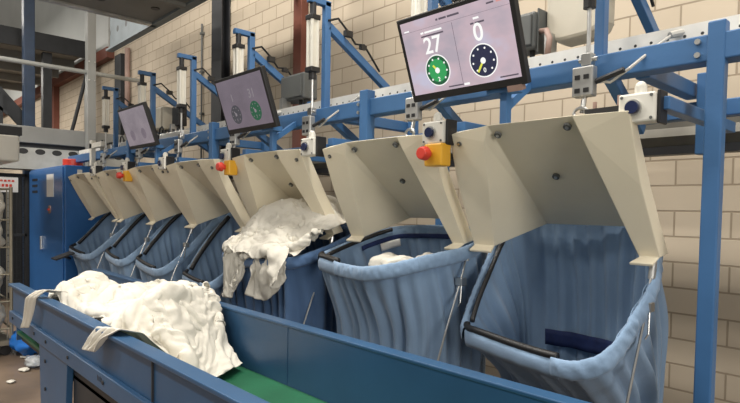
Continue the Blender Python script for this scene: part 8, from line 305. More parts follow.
# ================================================================ camera
cd = D.cameras.new('camera'); cam = D.objects.new('camera', cd); COL.objects.link(cam); SC.camera = cam
yaw, pit, rol = math.radians(43.15), math.radians(-1.8), math.radians(.9)
fw0 = V(-math.cos(yaw), math.sin(yaw), 0); rt0 = V(math.sin(yaw), math.cos(yaw), 0); up0 = V(0, 0, 1)
fw = fw0*math.cos(pit) + up0*math.sin(pit); up1 = up0*math.cos(pit) - fw0*math.sin(pit)
rt = rt0*math.cos(rol) + up1*math.sin(rol); up = up1*math.cos(rol) - rt0*math.sin(rol)
cam.matrix_world = Matrix(((rt.x, up.x, -fw.x, 0), (rt.y, up.y, -fw.y, 0), (rt.z, up.z, -fw.z, 1.7), (0, 0, 0, 1)))
cd.sensor_fit = 'HORIZONTAL'; cd.sensor_width = 36; cd.lens = 560/740*36; cd.shift_y = 23.5/740; cd.clip_end = 200; cd.clip_start = .05

# ================================================================ setting
struct_(MB().box(-26, 4, -6, 3.8, -.1, 0).build('floor', M_floor))
struct_(MB().box(-26, 4, 3.8, 4.05, 0, 9).build('wall_back', M_brick))
struct_(MB().box(-26.2, -26, -6, 4.05, 0, 9.5).build('wall_left', M_lightgrey))
struct_(MB().box(-26, -11.45, 3.74, 3.8, 4.69, 9).build('wall_back_cladding', M_lightgrey))

# ---------------------------------------------------------------- wall columns, pipes
c = MB(); c.box(-7.12, -6.84, 3.775, 3.79, 0, 9); c.box(-7.12, -6.84, 3.66, 3.675, 0, 9); c.box(-6.99, -6.97, 3.67, 3.78, 0, 9)
tag(c.build('steel_column', M_blackst, bevel=.004), 'black steel H column against the brick wall behind the middle monitor', 'column')
c = MB(); c.box(-5.26, -5.11, 3.70, 3.797, 0, 9)
tag(c.build('steel_column', M_brown, bevel=.004), 'slim red-brown steel column set on the brick wall', 'column')
c = MB(); c.box(-11.0, -10.68, 3.70, 3.79, 0, 4.45)
tag(c.build('steel_column', M_darkbeam, bevel=.004), 'dark steel column under the perforated blue-grey channel', 'column')
c = MB(); c.cyl((-10.45, 3.74, 0), (-10.45, 3.74, 4.5), .045)
tag(c.build('wall_pipe', M_pink, smooth=False), 'dusty pink vertical pipe beside the dark far column', 'pipe')
c = MB(); c.tube([(-7.62, 3.77, 4.3), (-7.62, 3.77, 3.2), (-7.62, 3.77, 0)], .014)
for z in (4.15, 3.6, 3.0): c.box(-7.65, -7.59, 3.75, 3.8, z, z+.03)
tag(c.build('conduit', M_greybox), 'thin vertical cable conduit clipped to bricks near the black column', 'conduit')
c = MB(); c.box(-26, -11.3, 3.66, 3.8, 4.48, 4.68)
tag(c.build('roof_beam', M_brown), 'long red-brown steel beam running along the far brick wall', 'beam')
for x, lab in ((-18.2, 'red-brown post on the far wall beyond the grey column'), (-15.2, 'red-brown post on the far wall hidden partly by grey uprights')):
    tag(MB().box(x-.12, x+.12, 3.68, 3.798, 0, 4.48).build('wall_post', M_brown), lab, 'post')

# ---------------------------------------------------------------- mezzanine at the far end
mz = thing('mezzanine', 'dark-edged steel mezzanine floor at the far end of the hall', 'mezzanine', (-14, 0, 4.57))
MB().box(-12.06, -12, -6, 3.6, 4.56, 4.88).build('fascia_beam', M_darkbeam, mz)
MB().box(-17, -12.06, -6, 3.6, 4.72, 4.86).build('deck', M_greypaint, mz)
for x in (-13.2, -14.4, -15.6, -16.8): MB().box(x-.06, x+.06, -6, 3.6, 4.56, 4.72).build('joist', M_greypaint, mz)
r = MB(); r.cyl((-10, -4, 3.85), (-10, 3.79, 3.85), .036, 12)
tag(r.build('crossbar_pipe', M_lightgrey, smooth=True), 'light grey horizontal pipe crossing in front of the mezzanine', 'pipe')
for x, y, lab, m_ in ((-12.2, 2.85, 'dark slim upright under the mezzanine beside the blue post', M_darkbeam),
                  (-12.2, 3.62, 'dark grey upright under the mezzanine beside the grey column', M_greypaint)):
    tag(MB().box(x-.08, x+.08, y-.075, y+.075, 0, 4.56).build('upright', m_), lab, 'post')
b = MB(); b.cyl((-12.03, 3.6, 4.6), (-12.1, 3.15, 2.6), .035, 8)
b.build('diagonal_brace', M_darkbeam, mz)

st = thing('steel_stair', 'dark steel stair with handrails climbing to the mezzanine', 'stair', (-11.4, 1.5, 0))
for y in (1.35,): MB().bar((-11.4, y-.45, 4.75), (-11.4, y+1.25, 2.75), .05, .22).build('stringer', M_darkbeam, st)
MB().bar((-11.3, .85, 4.4), (-11.3, 1.95, 3.55), .04, .05).build('handrail', M_darkbeam, st)
MB().bar((-11.3, .85, 4.15), (-11.3, 2.05, 3.2), .04, .05).build('handrail', M_darkbeam, st)
for y, z in ((1.62, 3.78), (1.95, 3.55)): MB().box(-11.33, -11.28, y-.025, y+.025, 2.6, z).build('baluster', M_darkbeam, st)
MB().box(-11.35, -11.3, 1.6, 2.55, 2.93, 2.98).build('landing_edge', M_darkbeam, st)

# blue post, grey column
c = MB(); c.box(-11.08, -10.92, 2.215, 2.38, 0, 7); tag(c.build('blue_post', M_bluepost, bevel=.008), 'tall blue square steel post rising behind the blue cabinet', 'post')
gc = thing('grey_column', 'light grey painted square column behind the far loading hoods', 'column', (-10, 2.98, 0))
MB().box(-10.07, -9.93, 2.92, 3.05, 0, 4.9).build('column_shaft', M_greypaint, gc, bevel=.006)
MB().box(-10.1, -9.9, 2.88, 3.09, 2.0, 2.03).build('column_collar', M_greypaint, gc)
for z in (3.72, 4.02):
    for y in (2.94, 3.03): MB().cyl((-9.93, y, z), (-9.915, y, z), .012, 8).build('bolt', M_steel, gc)

# overhead conveyor housing (boxed panel with slot row)
oc = thing('overhead_conveyor', 'grey boxed overhead conveyor with a row of oval slots at the far end', 'conveyor', (-10.2, 2.6, 2.3))
MB().box(-10.6, -10.1, 1.55, 3.75, 2.63, 2.89).build('upper_housing', M_greypaint, oc, bevel=.01)
MB().box(-10.6, -10.16, 1.6, 3.75, 2.56, 2.63).build('shadow_gap_strip', M_darkbeam, oc)
MB().box(-10.62, -10.15, 1.6, 3.75, 2.22, 2.56).build('slotted_panel', M_slotpanel, oc)
wm = thing('white_chute', 'white slotted sheet-metal chute above the roll cage', 'chute', (-8.7, 1.4, 2.2))
MB().box(-9.6, -7.88, 1.25, 1.55, 2.19, 2.50).build('chute_body', M_white, wm, bevel=.02)
for k in range(9): MB().box(-9.1+k*.09, -9.06+k*.09, 1.549, 1.553, 2.30, 2.36).build('slot', M_black, wm)
MB().box(-9.6, -8.0, 1.2, 1.6, 2.52, 2.62).build('black_cover', M_black, wm)
MB().box(-9.5, -9.42, 1.3, 1.38, 0, 2.2).build('leg', M_greypaint, wm)
# platform overhead with perforated channel on its edge
pf = thing('overhead_platform', 'grey steel platform seen from below near the brick wall', 'platform', (-5.6, 1.5, 4))
MB().box(-7.25, -4.2, -.6, 2.93, 4.03, 4.10).build('platform_deck', M_platform, pf)
MB().box(-7.34, -7.25, -.6, 2.98, 4.0, 4.16).build('edge_lip', M_galv, pf, bevel=.01)
MB().box(-9.0, -4.2, 2.96, 3.0, 4.03, 4.52).build('perforated_channel', M_channel, pf)
MB().box(-9.0, -4.2, 2.90, 3.0, 4.0, 4.03).build('channel_flange', M_bluegrey, pf)
for x in (-6.3, -5.4): MB().box(x-.04, x+.04, -.6, 2.9, 3.98, 4.03).build('rib', M_platform, pf)
for x in (-5.2, -4.4): MB().box(x-.04, x+.04, 3.0, 3.797, 4.03, 4.12).build('wall_bracket', M_greypaint, pf)
for x, y in ((-7.0, 1.9), (-6.85, 2.15), (-6.7, 2.72), (-5.9, 2.3)): MB().cyl((x, y, 4.03), (x, y, 4.022), .05, 12).build('hole_plug', M_black, pf)

# ================================================================ blue machine frame
FB = .05
fr = thing('machine_frame', 'blue welded steel frame carrying the hoods, cylinders and monitors', 'frame', (-3, 2.4, 0))
MB().box(-8.9, 1.9, 2.35, 2.45, 2.265, 2.365).build('front_beam', M_blue, fr, bevel=.006)
MB().box(-8.9, 1.9, 3.06, 3.14, 2.165, 2.245).build('rear_beam', M_blue, fr, bevel=.006)
MB().box(-8.9, 1.9, 2.5, 2.53, 2.37, 2.46).build('perforated_rail', M_rail, fr)
MB().box(-8.9, 1.9, 2.53, 2.62, 2.37, 2.385).build('rail_flange', M_galv, fr)
for k, x in enumerate((-.655, -2.56, -4.53, -6.5)):
    p = MB()
    if k == 0: p.prism([(x-.03, 2.345, 2.41), (x+.03, 2.345, 2.41), (x+.03, 2.40, 2.41), (x-.03, 2.40, 2.41)], (-.018, .02, -2.41))
    else: p.box(x-.035, x+.035, 2.325, 2.395, 2.02, 2.42)
    po = p.build('post', M_blue, fr, bevel=.006)
    for z in (2.29, 2.34): MB().cyl((x-.06, 2.352, z), (x-.06, 2.335, z), .011, 8).build('bolt', M_steel, po)
    MB().box(x-.035, x+.035, 3.065, 3.135, 0, 2.166).build('rear_post', M_blue, fr, bevel=.006)
    MB().box(x-.33, x-.27, 2.45, 3.08, 2.26, 2.33).build('cross_beam', M_blue, fr, bevel=.005)
    MB().box(x-.26, x-.20, 3.0, 3.06, 1.98, 2.37).build('hanger_strut', M_blue, fr, bevel=.005)

STX = [-1.115, -2.08, -3.03, -4.0, -5.03, -5.98, -7.1]      # cylinder stands
HX = [-1.31, -2.28, -3.40, -4.53, -5.47, -6.40, -7.45]     # hoods
ORD = ['first', 'second', 'third', 'fourth', 'fifth', 'sixth', 'seventh']
for k, x in enumerate(STX):
    s = MB(); s.box(x-.021, x+.021, 2.38, 2.43, 2.36, 3.09)
    so = s.build('cylinder_stand', M_blue, fr, bevel=.005)
    MB().box(x-.021, x+.021, 2.25, 2.43, 3.055, 3.095).build('stand_arm', M_blue, so, bevel=.004)
    MB().bar((x, 2.42, 2.93), (x, 3.12, 2.52), .042, .055).build('diagonal_brace', M_blue, so, bevel=.004)
    MB().bar((x+.02, 2.46, 2.29), (x+.02, 2.80, 2.09), .05, .05).build('lower_brace', M_blue, so, bevel=.004)
    cbl = MB(); cbl.tube([(x+.03, 2.40, 2.96), (x+.035, 2.48, 2.99), (x+.034, 2.56, 2.93), (x+.034, 2.64, 2.85), (x+.036, 2.72, 2.86), (x+.035, 2.80, 2.78), (x+.034, 2.88, 2.70)], .008)
    cbl.obox((x+.036, 2.57, 2.905), (.035, .06, .04)); cbl.obox((x+.036, 2.71, 2.84), (.03, .05, .03))
    cbl.build('cable', M_cable, so)

# control arms to the boxes
BX = [-.865, -1.80, -2.82, -3.86, -5.02, -5.96, -6.96]
for k, x in enumerate(BX):
    MB().box(x+.05, x+.10, 2.22, 3.08, 2.08, 2.13).build('control_arm', M_blue, fr, bevel=.004)

# ---------------------------------------------------------------- pneumatic cylinders with lifting rods
for k, x in enumerate(STX):
    y = 2.29
    t = thing('pneumatic_cylinder', '%s silver pneumatic lifting cylinder counted from the big near blue post' % ORD[k], 'cylinder', (x, y, 2.6), 'lifting cylinders over the hoods')
    b = MB()
    for sx in (-1, 1):
        for sy in (-1, 1): b.cyl((x+sx*.022, y+sy*.022, 2.63), (x+sx*.022, y+sy*.022, 2.94), .012, 10)
    b.box(x-.026, x+.026, y-.026, y+.026, 2.63, 2.94)
    b.build('barrel', M_whitecyl, t)
    MB().box(x-.038, x+.038, y-.038, y+.038, 2.94, 2.975).build('end_cap', M_black, t, bevel=.006)
    MB().box(x-.038, x+.038, y-.038, y+.038, 2.595, 2.63).build('end_cap', M_black, t, bevel=.006)
    MB().cyl((x, y, 2.975), (x, y, 3.06), .022, 12).build('top_clevis', M_blackst, t)
    MB().cyl((x, y, 2.55), (x, y, 2.595), .026, 12).build('rod_gland', M_black, t)
    MB().cyl((x, y, 2.36), (x, y, 2.56), .009, 12).build('piston_rod', M_alu, t, smooth=False)
    f = MB(); f.box(x-.022, x+.022, y-.022, y+.022, 2.31, 2.36); f.cyl((x-.04, y, 2.335), (x+.04, y, 2.335), .01, 10)
    f.build('rod_clevis', M_steel, t, bevel=.003)
    blk = MB().box(x-.045, x+.045, y-.05, y-.005, 2.175, 2.30).build('valve_block', M_galv, t, bevel=.006)
    for dx in (-.02, .018):
        for z in (2.20, 2.255): MB().box(x+dx-.011, x+dx+.011, y-.054, y-.048, z-.009, z+.009).build('slot', M_black, blk)
    MB().cyl((x, 2.25, 2.11), (x, 2.265, 2.178), .011, 10).build('link_rod', M_steel, t)
    MB().tube([(x+.03*math.cos(a*PI/6), 2.235, 2.105+.022*math.sin(a*PI/6)) for a in range(12)], .007, 6, True).build('shackle', M_steel, t)
    cb = MB(); cb.tube([(x+.04, y-.02, 2.24), (x+.10, y-.01, 2.225), (x+.17, y+.0, 2.27), (x+.24, y+.12, 2.38), (x+.27, 2.48, 2.43)], .0065); cb.cyl((x+.26, 2.46, 2.42), (x+.30, 2.52, 2.44), .014, 8)
    cb.build('air_hose', M_greycable, t)
    MB().cyl((x+.045, y-.02, 2.235), (x+.16, y-.02, 2.265), .012, 8).build('hose_fitting', M_blackst, t)

# ---------------------------------------------------------------- loading hoods
HT = [0, .03, .05, .07, .07, .08, .10]
HLAB = ['biggest cream loading hood next to the bare blue post, open bag beneath it',
        'cream loading hood above the brimming bag with white label inside',
        'cream loading hood with white linen heaped against it',
        'cream loading hood beneath the middle monitor, red stop button on its corner',
        'cream loading hood fifth from the big post, below the small far monitor',
        'cream loading hood second from the blue cabinet',
        'cream loading hood at the end beside the blue cabinet']
def hood(k):
    cx = HX[k]; w = .435 if k in (0, 1) else .475
    t = thing('loading_hood', HLAB[k], 'hood', (cx, 2.4, 1.5), 'cream loading hoods in a row')
    wt = w-.01
    P = {}
    for s in (-1, 1):
        P['to', s] = V(s*wt, 2.15, 2.055 if s < 0 else 2.075); P['tc', s] = V(s*.205, 2.15, 2.08)
        P['wi', s] = V(s*.235, 2.168, 2.015); P['ti', s] = V(s*(w-.08)+.04, 2.385, 1.515); P['tx', s] = V(s*(w+.015)+.018, 2.385, 1.515)
        P['bc', s] = V(s*.205, 2.70, 1.632)
        P['li', s] = V(s*(w-.10)+.035, 2.335, 1.487); P['lx', s] = V(s*(w+.012)+.015, 2.335, 1.487)
        P['fo', s] = V(s*(wt-.005), 2.21, 2.075); P['fx', s] = V(s*(w+.035), 2.46, 1.53)
        P['mo', s] = V(s*(w+.002), 2.255, 1.80); P['mf', s] = V(s*(w+.004), 2.335, 1.80)
    P['tk', -1] = V(-.205, 2.20, 2.085); P['tk', 1] = V(.205, 2.20, 2.085)
    rot = Matrix.Translation((0, 2.4, 1.5)) @ Matrix.Rotation(HT[k], 4, 'X') @ Matrix.Translation((0, -2.4, -1.5))
    vs = []; idx = {}
    for key, p in P.items(): idx[key] = len(vs); q = rot @ p; vs.append((q.x+cx, q.y, q.z))
    i = lambda *a: [idx[x] for x in a]
    fs = [i(('tc', -1), ('tc', 1), ('bc', 1), ('bc', -1))]
    for s in (-1, 1):
        fs += [i(('tc', s), ('wi', s), ('bc', s)), i(('wi', s), ('ti', s), ('bc', s)),
               i(('tc', s), ('to', s), ('wi', s)), i(('to', s), ('mo', s), ('wi', s)), i(('mo', s), ('tx', s), ('ti', s), ('wi', s)),
               i(('ti', s), ('tx', s), ('lx', s), ('li', s)),
               i(('to', s), ('fo', s), ('mf', s), ('mo', s)), i(('mo', s), ('mf', s), ('fx', s), ('tx', s)),
               i(('to', s), ('tc', s), ('tk', s), ('fo', s))]
    fs += [i(('tc', -1), ('tc', 1), ('tk', 1), ('tk', -1))]
    MB().add(vs, fs).build('hood_shell', M_cream, t, bevel=.022, solid=.014, seg=3)
    nrm = V(0, -.63, -.78)
    def screw(x, y, z, n, r=.017):
        n = n.normalized(); p = rot @ V(x, y, z); p.x += cx
        sc_ = MB(); sc_.cyl(p, p+n*.012, r, 14).build('screw', M_greybox, t)
        q = MB(); q.cyl(p+n*.012, p+n*.016, r*.45, 10); q.build('screw_centre', M_steel, t)
    cn = V(0, -.44, -.55).cross(V(1, 0, 0)); cn = V(0, -.63, -.777)
    cn = V(0, -(2.08-1.632), -(2.70-2.15))
    for x, f in ((-.17, .06), (.17, .05), (0, .47)): screw(x, 2.15+.55*f, 2.08-.448*f-.008, cn)
    wn = V(0, -.5, -.2)
    for s in ((-1,) if k == 0 else (-1, 1)): screw(s*(w-.06), 2.168, 2.015, V(0, -.92, -.38), .012)
    return t
for k in range(7): hood(k)

# ---------------------------------------------------------------- control boxes with push button, emergency stops
CB = ['beside the big hood next to the bare blue post', 'above a yellow stop box between the two largest hoods', 'at the corner of the hood with heaped linen',
      'beneath the middle monitor', 'between the fourth and fifth hoods', 'near the second hood from the cabinet', 'on the endmost hood by the cabinet']
for k, x in enumerate(BX):
    y = 2.20 if k == 0 else 2.125
    z = 2.09 if k == 0 else 2.07
    t = thing('control_box', 'white push-button box ' + CB[k], 'control box', (x, y, z), 'push-button boxes')
    MB().box(x-.068, x+.068, y-.03, y+.05, z-.055, z+.055).build('box_body', M_white, t, bevel=.008)
    MB().box(x+.068, x+.080, y-.015, y+.062, z-.062, z+.062).build('gasket_plate', M_black, t, bevel=.004)
    bt = MB().cyl((x-.01, y-.03, z), (x-.01, y-.04, z), .031, 20).build('button_ring', M_steel, t)
    MB().cyl((x-.01, y-.04, z), (x-.01, y-.052, z), .024, 20).build('button', M_btn, bt)
    for a in (-.054, .054):
        for b in (-.042, .042): MB().cyl((x+a, y-.03, z+b), (x+a, y-.033, z+b), .006, 8).build('screw', M_greybox, t)
    g = MB(); g.cyl((x, y+.01, z+.055), (x, y+.01, z+.085), .022, 12); g.ball((x, y+.01, z+.085), .02); g.build('cable_gland', M_white, t, smooth=False)
    MB().box(x+.0, x+.045, y+.05, 2.3, z-.02, z+.02).build('mounting_stub', M_blue, t)
EST = [(1, 'between the two largest hoods'), (3, 'on the hood beneath the middle monitor'), (5, 'between the fifth and sixth hoods')]
for k, lab in EST:
    x = BX[k] + (.02 if k == 1 else .07); y = 2.10; z = 1.965 if k == 1 else 1.985; hw = .055 if k == 1 else .04
    t = thing('emergency_stop', 'yellow box with red mushroom stop button ' + lab, 'emergency stop', (x, y, z), 'emergency stops on the hoods')
    MB().box(x-hw, x+hw, y-.025, y+.05, z-.06, z+.05).build('stop_box', M_yellow, t, bevel=.008)
    MB().cyl((x-.025, y-.025, z), (x-.025, y-.05, z), .02, 16).build('button_stem', M_red, t)
    MB().cyl((x-.025, y-.045, z), (x-.025, y-.085, z), .036, 18, .03).build('mushroom_button', M_red, t, bevel=.006)

# ---------------------------------------------------------------- monitors
def text_mesh(body, size, M, name, m, parent, align='CENTER', shear=0.):
    cu = D.curves.new(name, 'FONT'); cu.body = body; cu.size = size; cu.align_x = align; cu.align_y = 'CENTER'; cu.extrude = .0004; cu.offset = size*.012
    o = D.objects.new(name, cu); COL.objects.link(o)
    bpy.context.view_layer.update()
    me = D.meshes.new_from_object(o.evaluated_get(bpy.context.evaluated_depsgraph_get()))
    D.objects.remove(o); D.curves.remove(cu)
    me.materials.clear(); me.materials.append(m); me.transform(M)
    q = D.objects.new(name, me); COL.objects.link(q); q.parent = parent; q.matrix_parent_inverse = Matrix.Translation(-parent.location)
    return q
M_dig = emit('screen_white', (.95, .95, .93), .95); M_digdim = emit('screen_white_dim', (.55, .5, .55), .36)
M_gg = emit('gauge_green', (.03, .42, .12), .75); M_gd = emit('gauge_navy', (.015, .02, .06), .9); M_gy = emit('gauge_needle', (.75, .75, .08), .95)
M_ggd = emit('gauge_green_dark', (.01, .13, .055), .7)
M_grim = emit('gauge_dark_rim', (.01, .10, .05), .8); M_gdim = emit('gauge_dim', (.06, .06, .075), .8); M_ink = emit('screen_ink', (.11, .09, .12), .8)
def screen_mat(name, A, B, C_, strength):
    m = D.materials.new(name); m.use_nodes = True; nt = m.node_tree; b = nt.nodes['Principled BSDF']
    tc = nt.nodes.new('ShaderNodeTexCoord'); mp = nt.nodes.new('ShaderNodeMapping'); nt.links.new(tc.outputs['Generated'], mp.inputs[0])
    mp.inputs['Scale'].default_value = (2.2, 1, 1.6)
    n = nt.nodes.new('ShaderNodeTexNoise'); n.inputs['Scale'].default_value = 1.3; n.inputs['Detail'].default_value = 3; nt.links.new(mp.outputs[0], n.inputs['Vector'])
    r = nt.nodes.new('ShaderNodeValToRGB'); e = r.color_ramp.elements
    e[0].position = .33; e[0].color = (*A, 1); e[1].position = .68; e[1].color = (*C_, 1); x = e.new(.5); x.color = (*B, 1)
    nt.links.new(n.outputs['Fac'], r.inputs[0]); nt.links.new(r.outputs[0], b.inputs['Emission Color']); b.inputs['Emission Strength'].default_value = strength
    b.inputs['Base Color'].default_value = (.02, .02, .02, 1); b.inputs['Roughness'].default_value = .2
    return m
MS = [screen_mat('screen_picture_lilac', (.40, .345, .40), (.52, .40, .45), (.50, .48, .60), 1.0),
      screen_mat('screen_picture_violet', (.145, .12, .15), (.165, .135, .17), (.175, .145, .18), .85),
      screen_mat('screen_picture_grey', (.20, .17, .20), (.24, .205, .235), (.27, .23, .26), .85)]
MONL = ['largest flat monitor showing 27 and 0 above two round gauges', 'middle flat monitor showing 1 and 31 above two dim gauges', 'smallest far flat monitor with a pale grey screen']
def monitor(k, x0, x1, yb, zb, h, tilt, nums):
    cx = (x0+x1)/2; W = x1-x0
    t = thing('monitor', MONL[k], 'monitor', (cx, yb, zb), 'monitors above the hoods')
    # local frame: X along row, Z' up the screen leaning to the operator, N outward
    upv = V(0, -math.sin(tilt), math.cos(tilt)); nv = V(0, -math.cos(tilt), -math.sin(tilt)); O = V(cx, yb, zb)
    F = Matrix(((1, upv.x, nv.x, O.x), (0, upv.y, nv.y, O.y), (0, upv.z, nv.z, O.z), (0, 0, 0, 1)))
    def L(mb): mb.v = [tuple(F @ Vector(p)) for p in mb.v]; return mb
    hs = L(MB().box(-W/2, W/2, 0, h, -.035, 0)).build('monitor_housing', M_black, t, bevel=.005)
    L(MB().box(-W/2+.06, W/2-.06, .05, h-.05, -.07, -.035)).build('rear_cover', M_black, t, bevel=.01)
    b = .022
    scn = L(MB().box(-W/2+b, W/2-b, b+.012, h-b, 0, .0015)).build('screen', MS[k], t)
    sw, sh = W-2*b, h-2*b-.012; by = b+.012
    def T(x, y, z=.003): return F @ Matrix.Translation((x*sw-sw/2, by+y*sh, z))
    def bar(x, y, w_, h_, m, name='text_line', z=.002): L(MB().box(x*sw-sw/2, (x+w_)*sw-sw/2, by+y*sh, by+(y+h_)*sh, z, z+.0004)).build(name, m, scn)
    dim = k > 0
    for (gx, gy), num, main, inner in zip(((.285, .285), (.715, .285)), nums, (M_gg, M_gd) if k == 0 else ((M_gdim, M_grim) if k == 1 else (M_digdim, M_digdim)), (M_grim, M_gdim)):
        if k == 2:
            L(MB().cyl((gx*sw-sw/2, by+gy*sh, .002), (gx*sw-sw/2, by+gy*sh, .0024), .05, 32)).build('gauge', MS[1], scn); continue
        R = .068 if k == 0 else .062
        c0 = (gx*sw-sw/2, by+gy*sh)
        L(MB().cyl((*c0, .002), (*c0, .0024), R*1.08, 40)).build('gauge_rim', M_dig if k == 0 else main, scn)
        g = L(MB().cyl((*c0, .0026), (*c0, .003), R, 40)).build('gauge', main if main is not M_gg else M_ggd, scn)
        if main is M_gg: L(MB().cyl((*c0, .0031), (*c0, .0034), R*.78, 32)).build('gauge_face', M_gg, scn)
        for a in range(8):
            an = math.radians(-45+a*38.5); p = V(c0[0]+R*.8*math.cos(an), c0[1]+R*.8*math.sin(an), .0036)
            L(MB().cyl(p, p+V(0, 0, .0004), R*.07, 8)).build('gauge_tick', M_dig if k == 0 else M_digdim, scn)
        nd = MB(); an = math.radians(232 if main is M_gd else 130); ln = R*(.85 if main is M_gd else .5)
        nd.bar((*c0, .0042), (c0[0]+ln*math.cos(an), c0[1]+ln*math.sin(an), .0042), R*.14, .0006); L(nd).build('needle', M_gy if k == 0 else M_digdim, scn)
        L(MB().cyl((*c0, .0046), (*c0, .0052), R*.2, 16)).build('hub', M_dig if k == 0 else M_digdim, scn)
        text_mesh('0' if main is M_gd else '2', R*.42, T(gx, gy-.62*R/sh, .0038), 'gauge_digit', M_dig if k == 0 else M_digdim, scn)
    if k < 2:
        text_mesh(nums[0], .105 if k == 0 else .075, T(.285, .62), 'count_digits', M_dig if k == 0 else M_digdim, scn)
        text_mesh(nums[1], .105 if k == 0 else .085, T(.715, .63), 'count_digits', M_dig if k == 0 else M_digdim, scn)
    if k == 0:
        for x, y, w_ in ((.36, .915, .02), (.39, .915, .07), (.47, .915, .11)): bar(x, y, w_, .025, M_ink)
        for x, y, w_ in ((.19, .795, .03), (.23, .795, .17)): bar(x, y, w_, .025, M_dig)
        bar(.19, .75, .22, .02, M_ink); bar(.69, .80, .05, .025, M_dig); bar(.66, .745, .03, .022, M_ink); bar(.70, .745, .08, .022, M_ink)
        bar(.03, .87, .05, .02, M_dig); bar(.82, .93, .06, .02, M_ink); bar(.90, .925, .10, .075, emit('screen_pink', (.75, .33, .3), .85), 'status_patch')
        bar(.499, .02, .003, .82, M_ink, 'divider'); bar(0, .86, 1, .003, M_ink, 'divider')
        bar(.36, .03, .14, .018, M_ink); bar(.83, .03, .15, .018, M_ink); bar(.51, .02, .05, .03, M_dig)
    # arm
    a = MB(); a.bar((cx+.17, yb+.07, zb-.0), (cx+.17, yb+.07, 2.08), .038, .038, (0, 1, 0)); a.box(cx+.10, cx+.24, yb+.02, yb+.10, zb-.012, zb+.02)
    a.build('monitor_arm', M_blue, t, bevel=.003)
    a = MB(); a.bar((cx+.17, yb+.07, 2.16), (cx+.17, 2.36, 2.29), .035, .035); a.build('arm_bracket', M_blue, t)
    if k == 0: L(MB().box(W/2-.10, W/2-.03, -.022, .004, -.03, .004)).build('cable_clip', M_pink, t)
monitor(0, -1.93, -1.283, 2.1, 2.23, .40, .36, ('27', '0'))
monitor(1, -3.80, -3.16, 2.1, 2.225, .40, .33, ('1', '31'))
monitor(2, -5.79, -5.125, 2.1, 2.24, .40, .33, ('', ''))

# ---------------------------------------------------------------- laundry bags
def catmull(P, n, closed=True):
    P = [Vector(p) for p in P]; m = len(P); out = []
    for i in range(m):
        p0, p1, p2, p3 = P[i-1], P[i], P[(i+1) % m], P[(i+2) % m]
        d = max(1e-6, (p2-p1).length)
        # bezier with limited tangents keeps corners round but tight
        t1 = (p2-p0).normalized()*d*.33; t2 = (p3-p1).normalized()*d*.33
        for k in range(12):
            t = k/12; a, b = p1+t1, p2-t2
            out.append(p1*(1-t)**3 + a*3*t*(1-t)**2 + b*3*t*t*(1-t) + p2*t**3)
    # resample evenly
    L = [0.]
    for i in range(len(out)): L.append(L[-1] + (out[(i+1) % len(out)]-out[i]).length)
    res = []; j = 0
    for k in range(n):
        s = L[-1]*k/n
        while L[j+1] < s: j += 1
        u = (s-L[j])/max(1e-9, L[j+1]-L[j]); res.append(out[j].lerp(out[(j+1) % len(out)], u))
    return res
# rim points start at the front bar and run counter-clockwise seen from above: front-left, front-right, side, back-right, back-left
BAGS = [
 dict(p=[(-1.665,2.23,1.125),(-1.58,2.185,1.112),(-1.05,2.06,1.108),(-.945,2.08,1.15),(-.898,2.2,1.27),(-.884,2.42,1.48),(-1.06,2.70,1.74),(-1.60,2.78,1.78),(-1.69,2.62,1.62),(-1.69,2.40,1.36)], yf=2.42, lab='empty light blue cloth bag hanging open beside the bare blue post'),
 dict(p=[(-2.70,2.14,1.40),(-2.60,2.07,1.395),(-2.15,1.96,1.385),(-1.98,1.98,1.41),(-1.85,2.12,1.46),(-1.80,2.36,1.50),(-1.86,2.64,1.57),(-2.05,2.74,1.585),(-2.45,2.74,1.58),(-2.64,2.68,1.56),(-2.73,2.40,1.47)], yf=2.1, lab='full blue cloth bag with level rim and white label inside'),
 dict(p=[(-3.88,2.14,1.36),(-3.78,2.07,1.35),(-3.05,2.04,1.35),(-2.90,2.10,1.38),(-2.86,2.34,1.46),(-2.95,2.64,1.55),(-3.15,2.72,1.57),(-3.6,2.72,1.57),(-3.84,2.64,1.55),(-3.90,2.38,1.46)], yf=2.08, lab='dark blue cloth bag heaped with white linen'),
 dict(p=[(-4.77,2.24,1.10),(-4.68,2.17,1.085),(-4.16,2.10,1.065),(-4.04,2.12,1.10),(-3.99,2.32,1.30),(-4.0,2.52,1.50),(-4.08,2.76,1.72),(-4.72,2.78,1.74),(-4.80,2.58,1.52),(-4.79,2.38,1.29)], yf=2.2, lab='open blue cloth bag just past the linen-heaped one, black front bar showing'),
 dict(p=[(-5.85,2.24,1.16),(-5.76,2.17,1.135),(-5.16,2.12,1.09),(-5.04,2.15,1.12),(-4.99,2.34,1.30),(-5.0,2.52,1.48),(-5.06,2.76,1.70),(-5.78,2.78,1.72),(-5.88,2.58,1.53),(-5.87,2.38,1.32)], yf=2.2, lab='open blue cloth bag fifth from the bare blue post'),
 dict(p=[(-6.76,2.24,1.18),(-6.68,2.17,1.15),(-6.14,2.12,1.10),(-6.03,2.15,1.12),(-5.98,2.34,1.30),(-5.98,2.52,1.48),(-6.05,2.76,1.70),(-6.68,2.78,1.72),(-6.79,2.58,1.53),(-6.78,2.38,1.33)], yf=2.2, lab='open blue cloth bag second from the blue cabinet'),
 dict(p=[(-7.98,2.20,1.15),(-7.90,2.12,1.12),(-7.22,2.10,1.08),(-7.05,2.14,1.11),(-6.90,2.30,1.30),(-6.89,2.50,1.48),(-6.98,2.76,1.70),(-7.80,2.78,1.72),(-8.0,2.58,1.53),(-8.0,2.38,1.32)], yf=2.2, lab='endmost blue cloth bag with rim drooping beside the blue cabinet'),
]
NB = 200
